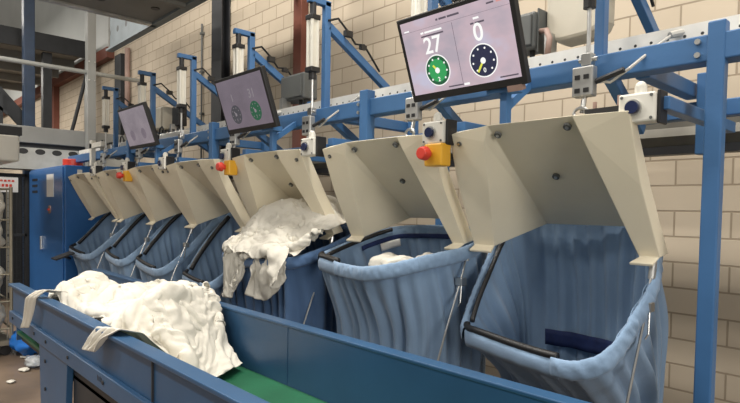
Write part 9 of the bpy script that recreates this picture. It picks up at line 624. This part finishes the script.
for k, B in enumerate(BAGS):
    t = thing('laundry_bag', B['lab'], 'bag', (HX[k], 2.45, .3), 'blue laundry bags under the hoods')
    rim = catmull(B['p'], NB)
    xs = [p.x for p in rim]; ys = [p.y for p in rim]; x0, x1, y0, y1 = min(xs), max(xs), min(ys), max(ys); xm = (x0+x1)/2
    rows = []; NR = 22; zb = .33
    sd = k*13.7
    for i in range(NR+1):
        q = i/NR; row = []
        s = min(1, q*2.2); s = s*s*(3-2*s)
        for j, p in enumerate(rim):
            lx = xm + (p.x-xm)*(.96-.10*q); ly = B['yf'] + (p.y-y0)/(y1-y0)*(2.84-B['yf'])
            X = p.x + (lx-p.x)*s; Y = p.y + (ly-p.y)*s
            z = p.z - .012 + (zb-p.z)*(q**1.15)
            # outward normal of the loop
            d = rim[(j+1) % NB] - rim[j-1]; n = V(d.y, -d.x, 0); n.normalize()
            a = j/NB*2*PI
            g = noise.noise((math.cos(a)*3+sd, math.sin(a)*3, q*1.2))
            pl = math.sin(j*2*PI/NB*30 + 4*noise.noise((math.cos(a)*2+sd, math.sin(a)*2, q*.8)))
            pl += .6*math.sin(j*2*PI/NB*13 + 2 + 3*noise.noise((math.cos(a)*2, math.sin(a)*2+sd, q*.7)))
            am = (.006 + .023*min(1, q*3.5))*(.45+.9*abs(noise.noise((math.cos(a)*4, math.sin(a)*4-sd, 2.))))
            off = pl*am + .05*g*min(1, q*3)
            row.append(V(X, Y, z) + n*off)
        rows.append(row)
    last = rows[-1]; cen = sum(last, V(0, 0, 0))/NB
    for f in (.6, .2): rows.append([cen + (p-cen)*f - V(0, 0, .02) for p in last])
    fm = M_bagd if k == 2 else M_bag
    fb = MB().grid(rows, True).build('bag_cloth', fm, t, smooth=True, solid=.004)
    # gathered hem along the rim, left open where the black bar shows
    a0 = .0; L = [(rim[j]-Vector(B['p'][0])).length for j in range(NB)]
    jr = min(range(NB), key=lambda j: (rim[j]-Vector(B['p'][2])).length)
    jl = min(range(NB), key=lambda j: (rim[j]-Vector(B['p'][0])).length)
    span = (jr-jl) % NB
    jr2 = jl + int(span*(.92 if k not in (1,) else .55))
    hp = []
    for e in range(jr2, jl+NB+3):
        p = rim[e % NB]; d = rim[(e+1) % NB]-rim[(e-1) % NB]; n = V(d.y, -d.x, 0).normalized()
        hp.append(p + n*.016 - V(0, 0, .004))
    dense = []
    for a, b in zip(hp, hp[1:]):
        dense += [a, a.lerp(b, .5)]
    rings = []; nd = len(dense)
    for i, p in enumerate(dense):
        tg = (dense[min(i+2, nd-1)] - dense[max(i-2, 0)]).normalized(); n = V(tg.y, -tg.x, 0).normalized(); u = tg.cross(n).normalized()
        if u.z < 0: u = -u
        fd = min(1, .35+min(i, nd-1-i)/6)
        ring = []
        for q_ in range(16):
            th = 2*PI*q_/16
            wr = 1 + .45*noise.noise((i*.42, math.cos(th)*1.1+sd, math.sin(th)*1.1)) + .22*noise.noise((i*1.1, math.cos(th)*1.5, math.sin(th)*1.5+sd))
            ring.append(p + n*(.017*math.cos(th)*wr*fd + .006) + u*(.038*math.sin(th)*(.85+.15*wr) - .024))
        rings.append(ring)
    MB().grid(rings, True).build('gathered_hem', fm, t, smooth=True)
    # hem band below the bare bar
    fp = [rim[e % NB] for e in range(jl-1, jr2+3)]
    hb = []
    for w_, o_ in ((.004, .012), (-.02, .022), (-.05, .020), (-.075, .012)):
        hb.append([p + V(0, -o_ - .004*noise.noise((i*.3, w_*20, sd)), w_) for i, p in enumerate(fp)])
    MB().grid(hb).build('front_hem', fm, t, smooth=True, solid=.004)
    MB().tube([p + V(0, -.004, .012) for p in fp[1:-1]], .0165, 12).build('front_bar', M_black, t, smooth=True)
    # dark side tube seen inside the opposite rim
    js = [e % NB for e in range(jl-int(NB*.20), jl-1)]
    sb = []
    for e in js:
        p = rim[e]; d = rim[(e+1) % NB]-rim[(e-1) % NB]; n = V(d.y, -d.x, 0).normalized(); sb.append(p - n*.018 + V(0, 0, -.004))
    MB().tube(sb, .013 if k < 3 else .021, 10).build('side_bar', M_black, t, smooth=True)
    def patch(name, m, jf, jt, ztop, zbot, inn=.02, drop=None):
        """webbing sewn on the inner face: follows the cloth rows between two heights"""
        R = []
        for zz in (0, .33, .67, 1):
            row = []
            for j in range(jf, jt):
                jj = j % NB; zt = ztop(jj) if callable(ztop) else ztop; zB = zbot(jj) if callable(zbot) else zbot
                z = zt + (zB-zt)*zz
                i = 0
                while i < NR-1 and rows[i+1][jj].z > z: i += 1
                a, b = rows[i][jj], rows[i+1][jj]; u = max(0, min(1, (a.z-z)/(a.z-b.z+1e-9)))
                p = a.lerp(b, u); d = rim[(jj+1) % NB]-rim[jj-1]; n = V(d.y, -d.x, 0).normalized()
                row.append(V(p.x, p.y, z) - n*inn)
            R.append(row)
        for it in range(6): R = [[(q[max(i-1, 0)] + q[i] + q[min(i+1, len(q)-1)])/3 for i in range(len(q))] for q in R]
        return MB().grid(R).build(name, m, t, smooth=True, solid=.003)
    jb = [min(range(NB), key=lambda j: (rim[j]-Vector(q)).length) for q in B['p']]
    if k == 0: patch('name_band', M_navy, jb[6]+4, jb[7]+2, 1.055, .97, .038)
    if k == 1:
        patch('navy_band', M_navy, jb[6]-6, jb[10]-2, lambda j: rim[j].z-.045, lambda j: rim[j].z-.075, .016)
        patch('white_label', M_paper, jb[10]-26, jb[10]-12, lambda j: rim[j].z-.075, lambda j: rim[j].z-.125, .024)
# suspension rods beside the bags
for k in range(7):
    x = HX[k] + (.45 if k == 0 else .50)
    t = thing('suspension_rod', 'thin steel rod with clamp beside the %s bag from the bare blue post' % ORD[k], 'rod', (x, 2.40, 1.45), 'suspension rods between bags')
    MB().cyl((x, 2.375, 1.50), (x, 2.36, 1.43), .014, 12).build('hinge_pin', M_steel, t)
    w = MB(); w.tube([(x, 2.36, 1.45), (x+.005, 2.31, 1.33), (x+.002, 2.20, 1.08), (x-.01, 2.06, .70)], .0055, 8); w.build('rod', M_steel, t)
    MB().box(x-.016, x+.026, 2.29, 2.335, 1.305, 1.345).build('clamp', M_steel, t, bevel=.004)
    MB().tube([(x+.018, 2.30, 1.31), (x+.02, 2.29, 1.22), (x+.01, 2.285, 1.20)], .004, 6).build('clamp_hook', M_steel, t)

# ---------------------------------------------------------------- conveyor
cv = thing('belt_conveyor', 'long blue trough conveyor with green belt in front of the bags', 'conveyor', (-2.2, 1.15, 0))
p = MB(); p.box(-4.22, .4, .79, .805, .93, 1.165); p.build('near_side_panel', M_blueconv, cv)
p = MB(); p.box(-4.23, .4, .765, .83, 1.155, 1.172); p.build('near_rim', M_blueconv, cv, bevel=.004)
p = MB(); p.box(-4.21, .4, .765, .79, .925, .998); p.build('side_rail', M_blueconv, cv, bevel=.004)
pp = MB(); pp.prism([(-3.49, .775, .93), (-3.40, .775, 0), (-3.06, .775, 0), (-2.95, .775, .93)], (0, .03, 0)); pp.build('leg', M_blueconv, cv, bevel=.003)
pp = MB(); pp.box(-1.2, -.8, .775, .805, 0, .93); pp.build('leg', M_blueconv, cv)
for x in (-3.4, -.95): MB().box(x-.05, x+.05, 1.50, 1.55, 0, .6).build('leg', M_blueconv, cv)
MB().box(-2.96, .4, .806, .82, .15, .925).build('opening_shade_plate', M_blackst, cv)  # black sheet added to stand for the shade inside the opening
MB().box(-5.0, .4, 1.50, 1.53, .55, 1.145).build('back_panel', M_blueconv, cv, bevel=.003)
MB().box(-5.0, .4, 1.495, 1.56, 1.135, 1.15).build('back_rim', M_blueconv, cv, bevel=.004)
MB().box(-4.22, -4.20, .806, 1.499, .80, 1.05).build('end_plate', M_blueconv, cv)
MB().box(-4.19, .4, .806, 1.499, .845, .862).build('belt', M_conveyorbelt, cv)
MB().box(-4.18, .4, .83, 1.49, .80, .843).build('belt_bed', M_blackst, cv)
for x in (-4.1, -3.85, -3.55, -3.3, -2.9, -2.4, -1.9): MB().cyl((x, .765, .965), (x, .760, .965), .009, 8).build('bolt', M_blackst, cv)
for z in (.85, .70): MB().cyl((-3.35, .775, z), (-3.35, .769, z), .010, 8).build('bolt', M_blackst, cv)
mk = MB()
for i in range(4): mk.bar((-2.47+i*.016, .7645, .982-.004*(i % 2)), (-2.468+i*.016, .7645, .958), .006, .001, (0, 1, 0))
mk.build('stamped_mark', M_black, cv)
for x in (-1.95, -.6): MB().box(x-.004, x+.004, .783, .791, 1.0, 1.155).build('panel_joint', M_blackst, cv)
for x in (-3.62, -2.15): MB().box(x-.003, x+.003, 1.4975, 1.50, .87, 1.135).build('panel_joint', M_blueconv, cv)

# ---------------------------------------------------------------- linen
def sheet(rec, name, label, f=None, group=None, seed=0, amp=.038):
    n, lo, hi, xs, ys, zs = rec; m = n
    co = []
    for a, seq in enumerate((xs, ys, zs)):
        arr = []
        for i, d in enumerate(seq):      # each number is the step from the grid neighbour before it
            arr.append((arr[-1] if i % m else (arr[i-m] if i else 0)) + d)
        co.append([lo[a] + v/500.*(hi[a]-lo[a]) for v in arr])
    pts = [V(*p) for p in zip(*co)]
    if f: pts = [f(p) for p in pts]
    # refine the grid three-fold, then add the small creases of used linen
    K = 3; R = (n-1)*K+1; fine = []
    for i in range(R):
        x = i/K; i0 = min(int(x), n-2); a = x-i0; row = []
        for j in range(R):
            y = j/K; j0 = min(int(y), n-2); b = y-j0
            row.append(pts[i0*n+j0]*((1-a)*(1-b)) + pts[(i0+1)*n+j0]*(a*(1-b)) + pts[i0*n+j0+1]*((1-a)*b) + pts[(i0+1)*n+j0+1]*(a*b))
        fine.append(row)
    for it in range(2):
        fine = [[(fine[i][j]*2 + fine[max(i-1, 0)][j] + fine[min(i+1, R-1)][j] + fine[i][max(j-1, 0)] + fine[i][min(j+1, R-1)])/6 for j in range(R)] for i in range(R)]
    out = []
    for i in range(R):
        row = []
        for j in range(R):
            du = fine[min(i+1, R-1)][j]-fine[max(i-1, 0)][j]; dv = fine[i][min(j+1, R-1)]-fine[i][max(j-1, 0)]; nr = du.cross(dv)
            nr = nr.normalized() if nr.length > 1e-9 else V(0, 0, 1)
            p = fine[i][j]; q = V(i*.03, j*.03, seed*3.7)      # creases live in the cloth's own plane
            wq = q + V(noise.noise(q*1.5), noise.noise(q*1.5+V(9, 0, 0)), 0)*.7
            h = (1-abs(noise.noise(wq*1.5))*2.2)*.5 + .5*(1-abs(noise.noise(wq*3.3+V(4, 1, 0)))*2.2)*.5 + .24*noise.noise(wq*8)
            row.append(p + nr*(h*amp))
        out.append(row)
    o = MB().grid(out).build(name, M_linen, smooth=True, solid=.003)
    return tag(o, label, 'linen', group)
def fz(p):
    x = p.x if p.x < -3.9 else -3.9+(p.x+3.9)*.90
    x -= .55*max(0, p.y-1.12)*max(0, min(1, (p.x+2.9)/.6))
    t = max(0, min(1, (-3.45-p.x)/.6))
    k = 1.26*(1-.55*t) - .16*math.exp(-((p.x+3.0)/.16)**2) + .12*math.exp(-((p.x+2.6)/.16)**2) + .05*math.exp(-((p.x+3.45)/.2)**2)
    return V(x, p.y, .868 + max(0, p.z-.862)*k)
SHEETS = ['crumpled white sheet trailing at the far end of the conveyor heap', 'crumpled white sheet in the heap just past its far shoulder', 'crumpled white sheet low in the middle of the conveyor heap',
      'crumpled white sheet at the near foot of the heap, on green belt', 'white sheet topping the far half of the conveyor heap', 'white sheet topping the middle of the conveyor heap',
      'white sheet topping the near end of the conveyor heap']
for i, rec in enumerate(CONV): sheet(rec, 'linen_sheet', SHEETS[i], fz, 'linen heaped on the conveyor', i)
BAGSHEETS = ['white sheet deep in the linen on the dark blue bag', 'white sheet spilling over the front of the dark blue bag', 'white sheet near the hinge-side of the linen-heaped bag',
       'white sheet topping the linen close under the cream hood', 'white sheet in the middle of the linen heap on the bag', 'white sheet tail hanging down the front corner of the heaped bag', 'thin white sheet bunched by the hood wing on the heaped bag']
def fb_(p):
    z = p.z if p.z > 1.38 else 1.38-(1.38-p.z)*1.25
    return V(p.x+.07+.05*max(0, p.z-1.45), p.y-.03-.12*max(0, p.z-1.4), z+.02)
for i, rec in enumerate(BAGL): sheet(rec, 'linen_sheet', BAGSHEETS[i], fb_, 'linen heaped on the third bag', i+20)

def drape(name, label, path, width, sd, axis=(1, 0, 0), taper=None, amp=.02):
    """a strip of cloth running along path with folds across its width"""
    ax = Vector(axis).normalized(); rows = []; n = len(path)
    for i in range(n*6-5):
        u = i/6; a = min(int(u), n-2); p = Vector(path[a]).lerp(Vector(path[a+1]), u-a); w = width*(taper(i/(n*6-6)) if taper else 1)
        row = []
        for j in range(15):
            v = j/14-.5
            row.append(p + ax*(v*w) + V(0, -1, .5)*(amp*noise.noise((v*5+sd, u*.6, 1)) + amp*.5*math.sin(v*19+sd+u)))
        rows.append(row)
    o = MB().grid(rows).build(name, M_linen, smooth=True, solid=.005, sub=1)
    return tag(o, label, 'linen')
drape('linen_strip', 'narrow white cloth hanging over the conveyor rim at its far end', [(-3.38, 1.0, 1.10), (-3.42, .88, 1.20), (-3.47, .79, 1.215), (-3.52, .742, 1.17), (-3.58, .735, 1.08), (-3.64, .735, .985)], .12, 3.1, (1, .25, .15), lambda u: 1-.15*u, .014)
drape('linen_corner', 'white sheet corner flopping over the conveyor rim mid-heap', [(-2.44, 1.06, .94), (-2.41, .95, 1.07), (-2.38, .865, 1.165), (-2.385, .785, 1.19), (-2.43, .75, 1.145), (-2.50, .738, 1.08)], .34, 7.7, (1, .05, .12), lambda u: 1-.55*u, .022)
for (x, y, z, r, lab) in ((-2.02, 2.12, 1.40, .085, 'small crumpled white cloth peeking from the brimming bag beside the front hem'), (-2.18, 2.22, 1.37, .12, 'crumpled white cloth inside the brimming bag'), (-1.94, 2.25, 1.43, .055, 'scrap of white cloth on the full bag next to its hinge')):
    mb = MB(); rows = []
    for i in range(17):
        th = PI*i/16; row = []
        for j in range(28):
            ph = 2*PI*j/28; d = V(math.sin(th)*math.cos(ph), math.sin(th)*math.sin(ph), math.cos(th))
            q = 1 + .35*noise.noise(d*2.2+V(x*9, 0, 0)) + .22*abs(noise.noise(d*5+V(0, y*9, 0))); row.append(V(x, y, z) + V(d.x*1.3, d.y, d.z*.55)*r*q)
        rows.append(row)
    tag(mb.grid(rows, True).build('crumpled_cloth', M_linen, smooth=True, sub=1), lab, 'linen', 'linen inside the full bag')

# ---------------------------------------------------------------- boxes and pipes behind the frame
def jbox(name, lab, x0, x1, y0, y1, z0, z1, m, cover=True):
    t = thing(name, lab, 'electrical box', ((x0+x1)/2, y0, z0))
    MB().box(x0, x1, y0, y1, z0, z1).build('box_body', m, t, bevel=.012)
    if cover: MB().box(x0+.015, x1-.015, y0-.012, y0, z0+.015, z1-.015).build('cover', m, t, bevel=.006)
    MB().box(x0+.04, x0+.08, 2.52, y0+.04, 2.44, z0+.02).build('bracket', M_galv, t)
    g = MB()
    for i in range(2): g.cyl((x1-.04-i*.06, y0+.05, z0), (x1-.04-i*.06, y0+.05, z0-.05), .014, 10)
    g.build('cable_gland', M_black, t)
    return t
t = jbox('junction_box', 'dark grey junction box behind the edge of the largest monitor', -1.90, -1.545, 2.58, 2.72, 2.53, 2.72, M_greybox)
MB().box(-1.545, -1.535, 2.60, 2.70, 2.51, 2.735).build('end_cover', M_greybox, t, bevel=.003)
MB().tube([(-1.54, 2.62, 2.62), (-1.49, 2.60, 2.61), (-1.46, 2.58, 2.56), (-1.46, 2.56, 2.47)], .015, 8).build('brown_hose', M_pink, t, smooth=True)
t = jbox('junction_box', 'dark grey junction box beyond the middle monitor', -3.80, -3.50, 2.56, 2.70, 2.53, 2.73, M_greybox)
MB().box(-3.92, -3.86, 2.40, 2.48, 2.44, 2.66).build('black_valve', M_black, t, bevel=.006)
jbox('junction_box', 'beige box above the frame beyond the small far monitor', -6.48, -6.10, 2.56, 2.72, 2.53, 2.78, M_creamd)
t = jbox('junction_box', 'small black box next to the beige far box', -5.86, -5.70, 2.56, 2.66, 2.53, 2.74, M_black, False)
t = thing('beige_cabinet', 'tall beige rounded box mounted behind the near lifting cylinder', 'electrical box', (-1.33, 2.7, 2.56))
MB().prism([(-1.53, 2.66, 3.3), (-1.53, 2.66, 2.62), (-1.515, 2.66, 2.585), (-1.46, 2.66, 2.56), (-1.31, 2.66, 2.565), (-1.255, 2.66, 2.59), (-1.235, 2.66, 2.63), (-1.235, 2.66, 3.3)], (0, .16, 0)).build('box_body', M_creamd, t, bevel=.018)
MB().box(-1.50, -1.475, 2.60, 2.68, 2.46, 2.60).build('foot', M_galv, t)
# grey duct behind
dt = thing('cable_duct', 'long dull galvanised duct running low along the brick wall', 'duct', (-2, 3.4, 2.05))
p = MB(); p.prism([(-8.5, 3.30, 2.06), (-8.5, 3.27, 2.11), (-8.5, 3.30, 2.16), (-8.5, 3.30, 2.235), (-8.5, 3.38, 2.255), (-8.5, 3.38, 2.06)], (10.4, 0, 0)); p.build('duct_body', M_duct, dt)
MB().box(-8.5, 1.9, 3.29, 3.38, 2.015, 2.06).build('black_base', M_blackst, dt)
for x in (-7, -4.5, -2, .4): MB().box(x-.03, x+.03, 3.37, 3.797, 2.02, 2.05).build('wall_bracket', M_blackst, dt)
# far clutter on the frame
t = thing('white_duct', 'white curved pipe elbow behind the farthest hood', 'pipe', (-8.95, 2.6, 2.1))
MB().tube([(-8.95, 2.55, 1.9), (-8.95, 2.52, 2.2), (-8.95, 2.54, 2.33), (-8.95, 2.62, 2.41), (-8.95, 2.75, 2.43), (-8.95, 3.0, 2.43)], .06, 14).build('elbow', M_white, t, smooth=True)
t = thing('white_bracket', 'white upright bracket on the frame beyond the farthest cylinder', 'bracket', (-7.7, 2.3, 2.2))
MB().box(-7.75, -7.67, 2.30, 2.35, 2.18, 2.50).build('upright_plate', M_white, t); MB().box(-7.75, -7.3, 2.30, 2.35, 2.40, 2.46).build('arm', M_white, t)
for i, (x0, x1, z) in enumerate(((-5.75, -5.2, 2.385), (-6.9, -6.2, 2.39), (-7.6, -7.2, 2.385))):
    t = thing('valve_manifold', ['silver valve manifold on the blue beam beside the small far monitor', 'silver valve manifold on the blue beam before the far cylinders', 'silver valve manifold at the far end of the blue beam'][i], 'valve manifold', ((x0+x1)/2, 2.4, 2.365))
    MB().box(x0, x1, 2.38, 2.46, 2.367, 2.42).build('manifold_body', M_alu, t, bevel=.006)
    for j in range(5): MB().cyl((x0+.06+j*(x1-x0-.12)/4, 2.41, 2.42), (x0+.06+j*(x1-x0-.12)/4, 2.41, 2.455), .013, 8).build('hose_port', M_black, t)
    h = MB(); h.tube([(x0+.06, 2.41, 2.45), (x0+.02, 2.40, 2.50), (x0-.08, 2.42, 2.49), (x0-.16, 2.44, 2.40), (x0-.2, 2.44, 2.32)], .008)
    h.build('hose', M_cable, t)
# small air fitting on the big hood
t = thing('hose_coupling', 'small black coupling with two brass pegs on top of the biggest hood', 'coupling', (-1.02, 2.24, 2.09))
MB().box(-1.09, -.93, 2.22, 2.27, 2.085, 2.115).build('coupling_body', M_black, t)
for x, z in ((-1.06, 2.145), (-.96, 2.16)): MB().cyl((x, 2.245, 2.115), (x, 2.245, z), .0085, 8).build('peg', M_pink, t)

# ---------------------------------------------------------------- control cabinet and fence
cb = thing('control_cabinet', 'blue control cabinet with red lamp on top behind the far bag', 'cabinet', (-9.2, 2.4, 0))
MB().box(-10.2, -8.27, 2.15, 2.95, .05, 2.205).build('cabinet_body', M_bluecab, cb, bevel=.01)
dr = MB().box(-10.17, -8.32, 2.13, 2.15, .15, 2.18).build('door', M_bluecab, cb, bevel=.006)
v = MB()
for z in (1.86, 1.95, 2.04): v.box(-9.95, -9.65, 2.122, 2.13, z-.018, z+.018)
v.build('vent_slot', M_blackst, dr)
MB().box(-9.1, -8.75, 2.124, 2.13, 1.78, 2.10).build('document_pocket', M_paper, dr)
rs = MB().cyl((-8.95, 2.13, 1.60), (-8.95, 2.118, 1.60), .06, 18).build('switch_plate', M_pink, dr)
MB().box(-8.985, -8.915, 2.10, 2.12, 1.585, 1.615).build('switch_handle', M_red, rs)
MB().box(-9.40, -9.36, 2.10, 2.13, 1.0, 1.2).build('door_handle', M_alu, dr, bevel=.006)
MB().cyl((-8.65, 2.35, 2.205), (-8.65, 2.35, 2.31), .13, 20).build('red_lamp', M_red, cb, bevel=.01)
MB().cyl((-8.255, 2.62, 1.75), (-8.20, 2.62, 1.75), .05, 16).build('side_stop_button', M_red, cb)
MB().box(-8.275, -8.26, 2.3, 2.36, 2.09, 2.15).build('corner_mark', M_white, cb)
tb = thing('control_tablet', 'dark tilted operator panel on an arm beside the endmost bag', 'panel', (-7.6, 1.95, 1.0))
MB().obox((-7.6, 1.95, 1.045), (.22, .22, .022), Matrix.Rotation(.35, 3, 'X')).build('panel_body', M_blackst, tb, bevel=.004)
MB().bar((-7.6, 1.97, 1.04), (-8.25, 2.2, .95), .03, .03).build('arm', M_blackst, tb)

fn = thing('wire_fence', 'dark wire mesh safety fence between blue post and trolley', 'fence', (-10.4, 1.9, 0))
g = MB()
for i in range(26): g.bar((-10.4, .9+i*.05, .15), (-10.4, .9+i*.05, 2.1), .007, .007, (1, 0, 0))
for i in range(20): g.bar((-10.4, .9, .15+i*.1), (-10.4, 2.14, .15+i*.1), .007, .007)
g.build('wire_mesh', M_blackst, fn)
for y in (.9, 2.14): MB().box(-10.43, -10.37, y-.03, y+.03, 0, 2.15).build('fence_post', M_darkbeam, fn)
MB().box(-10.43, -10.37, .9, 2.14, 2.1, 2.15).build('top_rail', M_darkbeam, fn)
MB().box(-10.43, -10.37, 1.5, 2.14, 1.15, 1.19).build('middle_rail', M_darkbeam, fn)
bp_ = thing('dark_backdrop_panel', 'dark machine panel standing behind the wire fence', 'panel', (-11.6, 1.5, 0))
MB().box(-11.7, -11.5, .3, 2.9, 0, 2.2).build('panel_body', M_darkbeam, bp_)
for y in (1.0, 1.55, 2.1): MB().box(-11.5, -11.47, y-.03, y+.03, .1, 2.1).build('stiffener', M_greypaint, bp_)
sg = thing('warning_sign', 'white rectangular sign with red lettering on the fence', 'sign', (-9.9, 1.7, 1.84))
MB().box(-9.92, -9.90, 1.30, 1.925, 1.845, 2.07).build('sign_board', M_paper, sg)
ln = MB()
for i in range(11): ln.box(-9.899, -9.896, 1.34+i*.05, 1.375+i*.05, 2.0+(.004 if i % 2 else 0), 2.03)
ln.build('red_lettering', M_red, sg)
ln = MB()
for i in range(8): ln.box(-9.899, -9.896, 1.46+i*.05, 1.493+i*.05, 1.925, 1.965)
ln.build('red_lettering', M_red, sg)

# linen trolley at the frame edge
tr = thing('roll_cage', 'steel roll cage trolley filled with white laundry', 'trolley', (-7.55, 1.0, 0))
M_cage = mat('worn_cage_steel', (.26, .235, .18), .5, .6, var=.2)
f = MB()
for x in (-7.2, -7.9):
    for y in (.72, 1.33): f.cyl((x, y, .12), (x, y, 1.86), .018, 10)
f.build('upright_tube', M_cage, tr)
f = MB()
for z in (.3, .6, .9, 1.2, 1.5, 1.84): f.cyl((-7.2, .72, z), (-7.2, 1.33, z), .009, 8); f.cyl((-7.9, 1.33, z), (-7.2, 1.33, z), .009, 8)
for i in range(7): f.cyl((-7.2, .78+i*.085, .15), (-7.2, .78+i*.085, 1.84), .006, 6)
f.build('cage_bars', M_cage, tr)
MB().box(-7.92, -7.18, .70, 1.35, .12, .17).build('base', M_cage, tr)
for x in (-7.25, -7.85):
    for y in (.78, 1.28): MB().cyl((x-.02, y, .055), (x+.02, y, .055), .055, 16).build('caster', M_black, tr)
for i, (z, lab) in enumerate(((.42, 'white laundry bundle low in the roll cage'), (.85, 'white laundry bundle halfway up the roll cage'), (1.3, 'white laundry bundle near the top of the roll cage'), (1.62, 'topmost white laundry bundle bulging from the roll cage'))):
    rows = []
    for a in range(19):
        th = PI*a/18; row = []
        for j in range(36):
            ph = 2*PI*j/36; d = V(math.sin(th)*math.cos(ph), math.sin(th)*math.sin(ph), math.cos(th))
            q = 1 + .25*noise.noise(d*2.5+V(i*7, 0, 0)) + .25*abs(noise.noise(d*6+V(0, i*5, 0))); row.append(V(-7.5, 1.02, z) + V(d.x*.30, d.y*.29, d.z*.25)*q)
        rows.append(row)
    tag(MB().grid(rows, True).build('laundry_bundle', M_linen, smooth=True, sub=1), lab, 'linen', 'bundles in the roll cage')

# floor litter
def lump(name, lab, cat, c, sc_, m, sd, amp=.4):
    rows = []
    for a in range(13):
        th = PI*a/12; row = []
        for j in range(22):
            ph = 2*PI*j/22; d = V(math.sin(th)*math.cos(ph), math.sin(th)*math.sin(ph), math.cos(th))
            q = 1 + amp*noise.noise(d*2.4+V(sd, 0, 0)) + amp*.7*abs(noise.noise(d*5+V(0, sd, 0))); p = V(d.x*sc_[0], d.y*sc_[1], d.z*sc_[2])*q; row.append(p)
        rows.append(row)
    zm = min(p.z for r in rows for p in r)
    rows = [[p + V(c[0], c[1], -zm+.001) for p in r] for r in rows]
    return tag(MB().grid(rows, True).build(name, m, smooth=True), lab, cat)
lump('blue_plastic_bag', 'crumpled blue plastic bag on the floor by the roll cage', 'bag', (-7.15, 1.47), (.24, .15, .13), M_bluebag, 1.3)
lump('clear_plastic_bag', 'crumpled clear plastic film on the floor in front of the blue bag', 'bag', (-6.55, 1.42), (.13, .09, .05), M_clear, 4.3)
for i, (x, y, s_, lab) in enumerate(((-6.45, 1.30, .055, 'white scrap on the floor just ahead of the clear film'), (-6.1, 1.12, .04, 'tiny white scrap lying apart toward the cage side'), (-5.55, 1.38, .06, 'white cloth scrap on the floor close to the conveyor leg'), (-5.2, 1.25, .05, 'white scrap nearest the conveyor leg on the brown floor'), (-7.0, 1.42, .05, 'white scrap between roll cage and blue bag'))):
    lump('floor_scrap', lab, 'litter', (x, y), (s_, s_*.8, s_*.2), M_linen, i*3.1, .5)

# ---------------------------------------------------------------- light
def area(name, loc, sx, sy, power, col=(1, .95, .875), rot=(0, 0, 0)):
    l = D.lights.new(name, 'AREA'); l.shape = 'RECTANGLE'; l.size = sx; l.size_y = sy; l.energy = power; l.color = col
    o = D.objects.new(name, l); COL.objects.link(o); o.location = loc; o.rotation_euler = rot; return o
for x, y, z, pw in ((-1.2, 1.55, 6.2, 200), (-1.5, -2.2, 6.2, 110), (-6.2, -2.2, 6.2, 330), (-5.4, 1.55, 6.2, 240), (-10.5, -1.6, 6.2, 150), (-14.5, .5, 6.2, 120), (-19, 0, 6.2, 420), (-14.2, 2.2, 4.45, 70), (2.6, 1.55, 6.2, 90), (-9.6, -.8, 5.2, 120)):  # lamp under the mezzanine deck is added fill for the dark far corner
    area('hall_and_fill_lamp', (x, y, z), 2.6, .35, pw)
# added fill light behind the camera for the hoods, no door stands there
area('rear_fill', (6.5, -1.5, 2.8), 3.0, 3.0, 260, (1, .96, .90), (0, math.radians(78), math.radians(-8)))
w = D.worlds.new('hall_ambient'); SC.world = w; w.use_nodes = True
bg = w.node_tree.nodes['Background']; bg.inputs[0].default_value = (1, .95, .88, 1); bg.inputs[1].default_value = .30
SC.view_settings.view_transform = 'Standard'; SC.view_settings.look = 'None'; SC.view_settings.gamma = 1; SC.view_settings.exposure = .1; SC.view_settings.use_curve_mapping = False
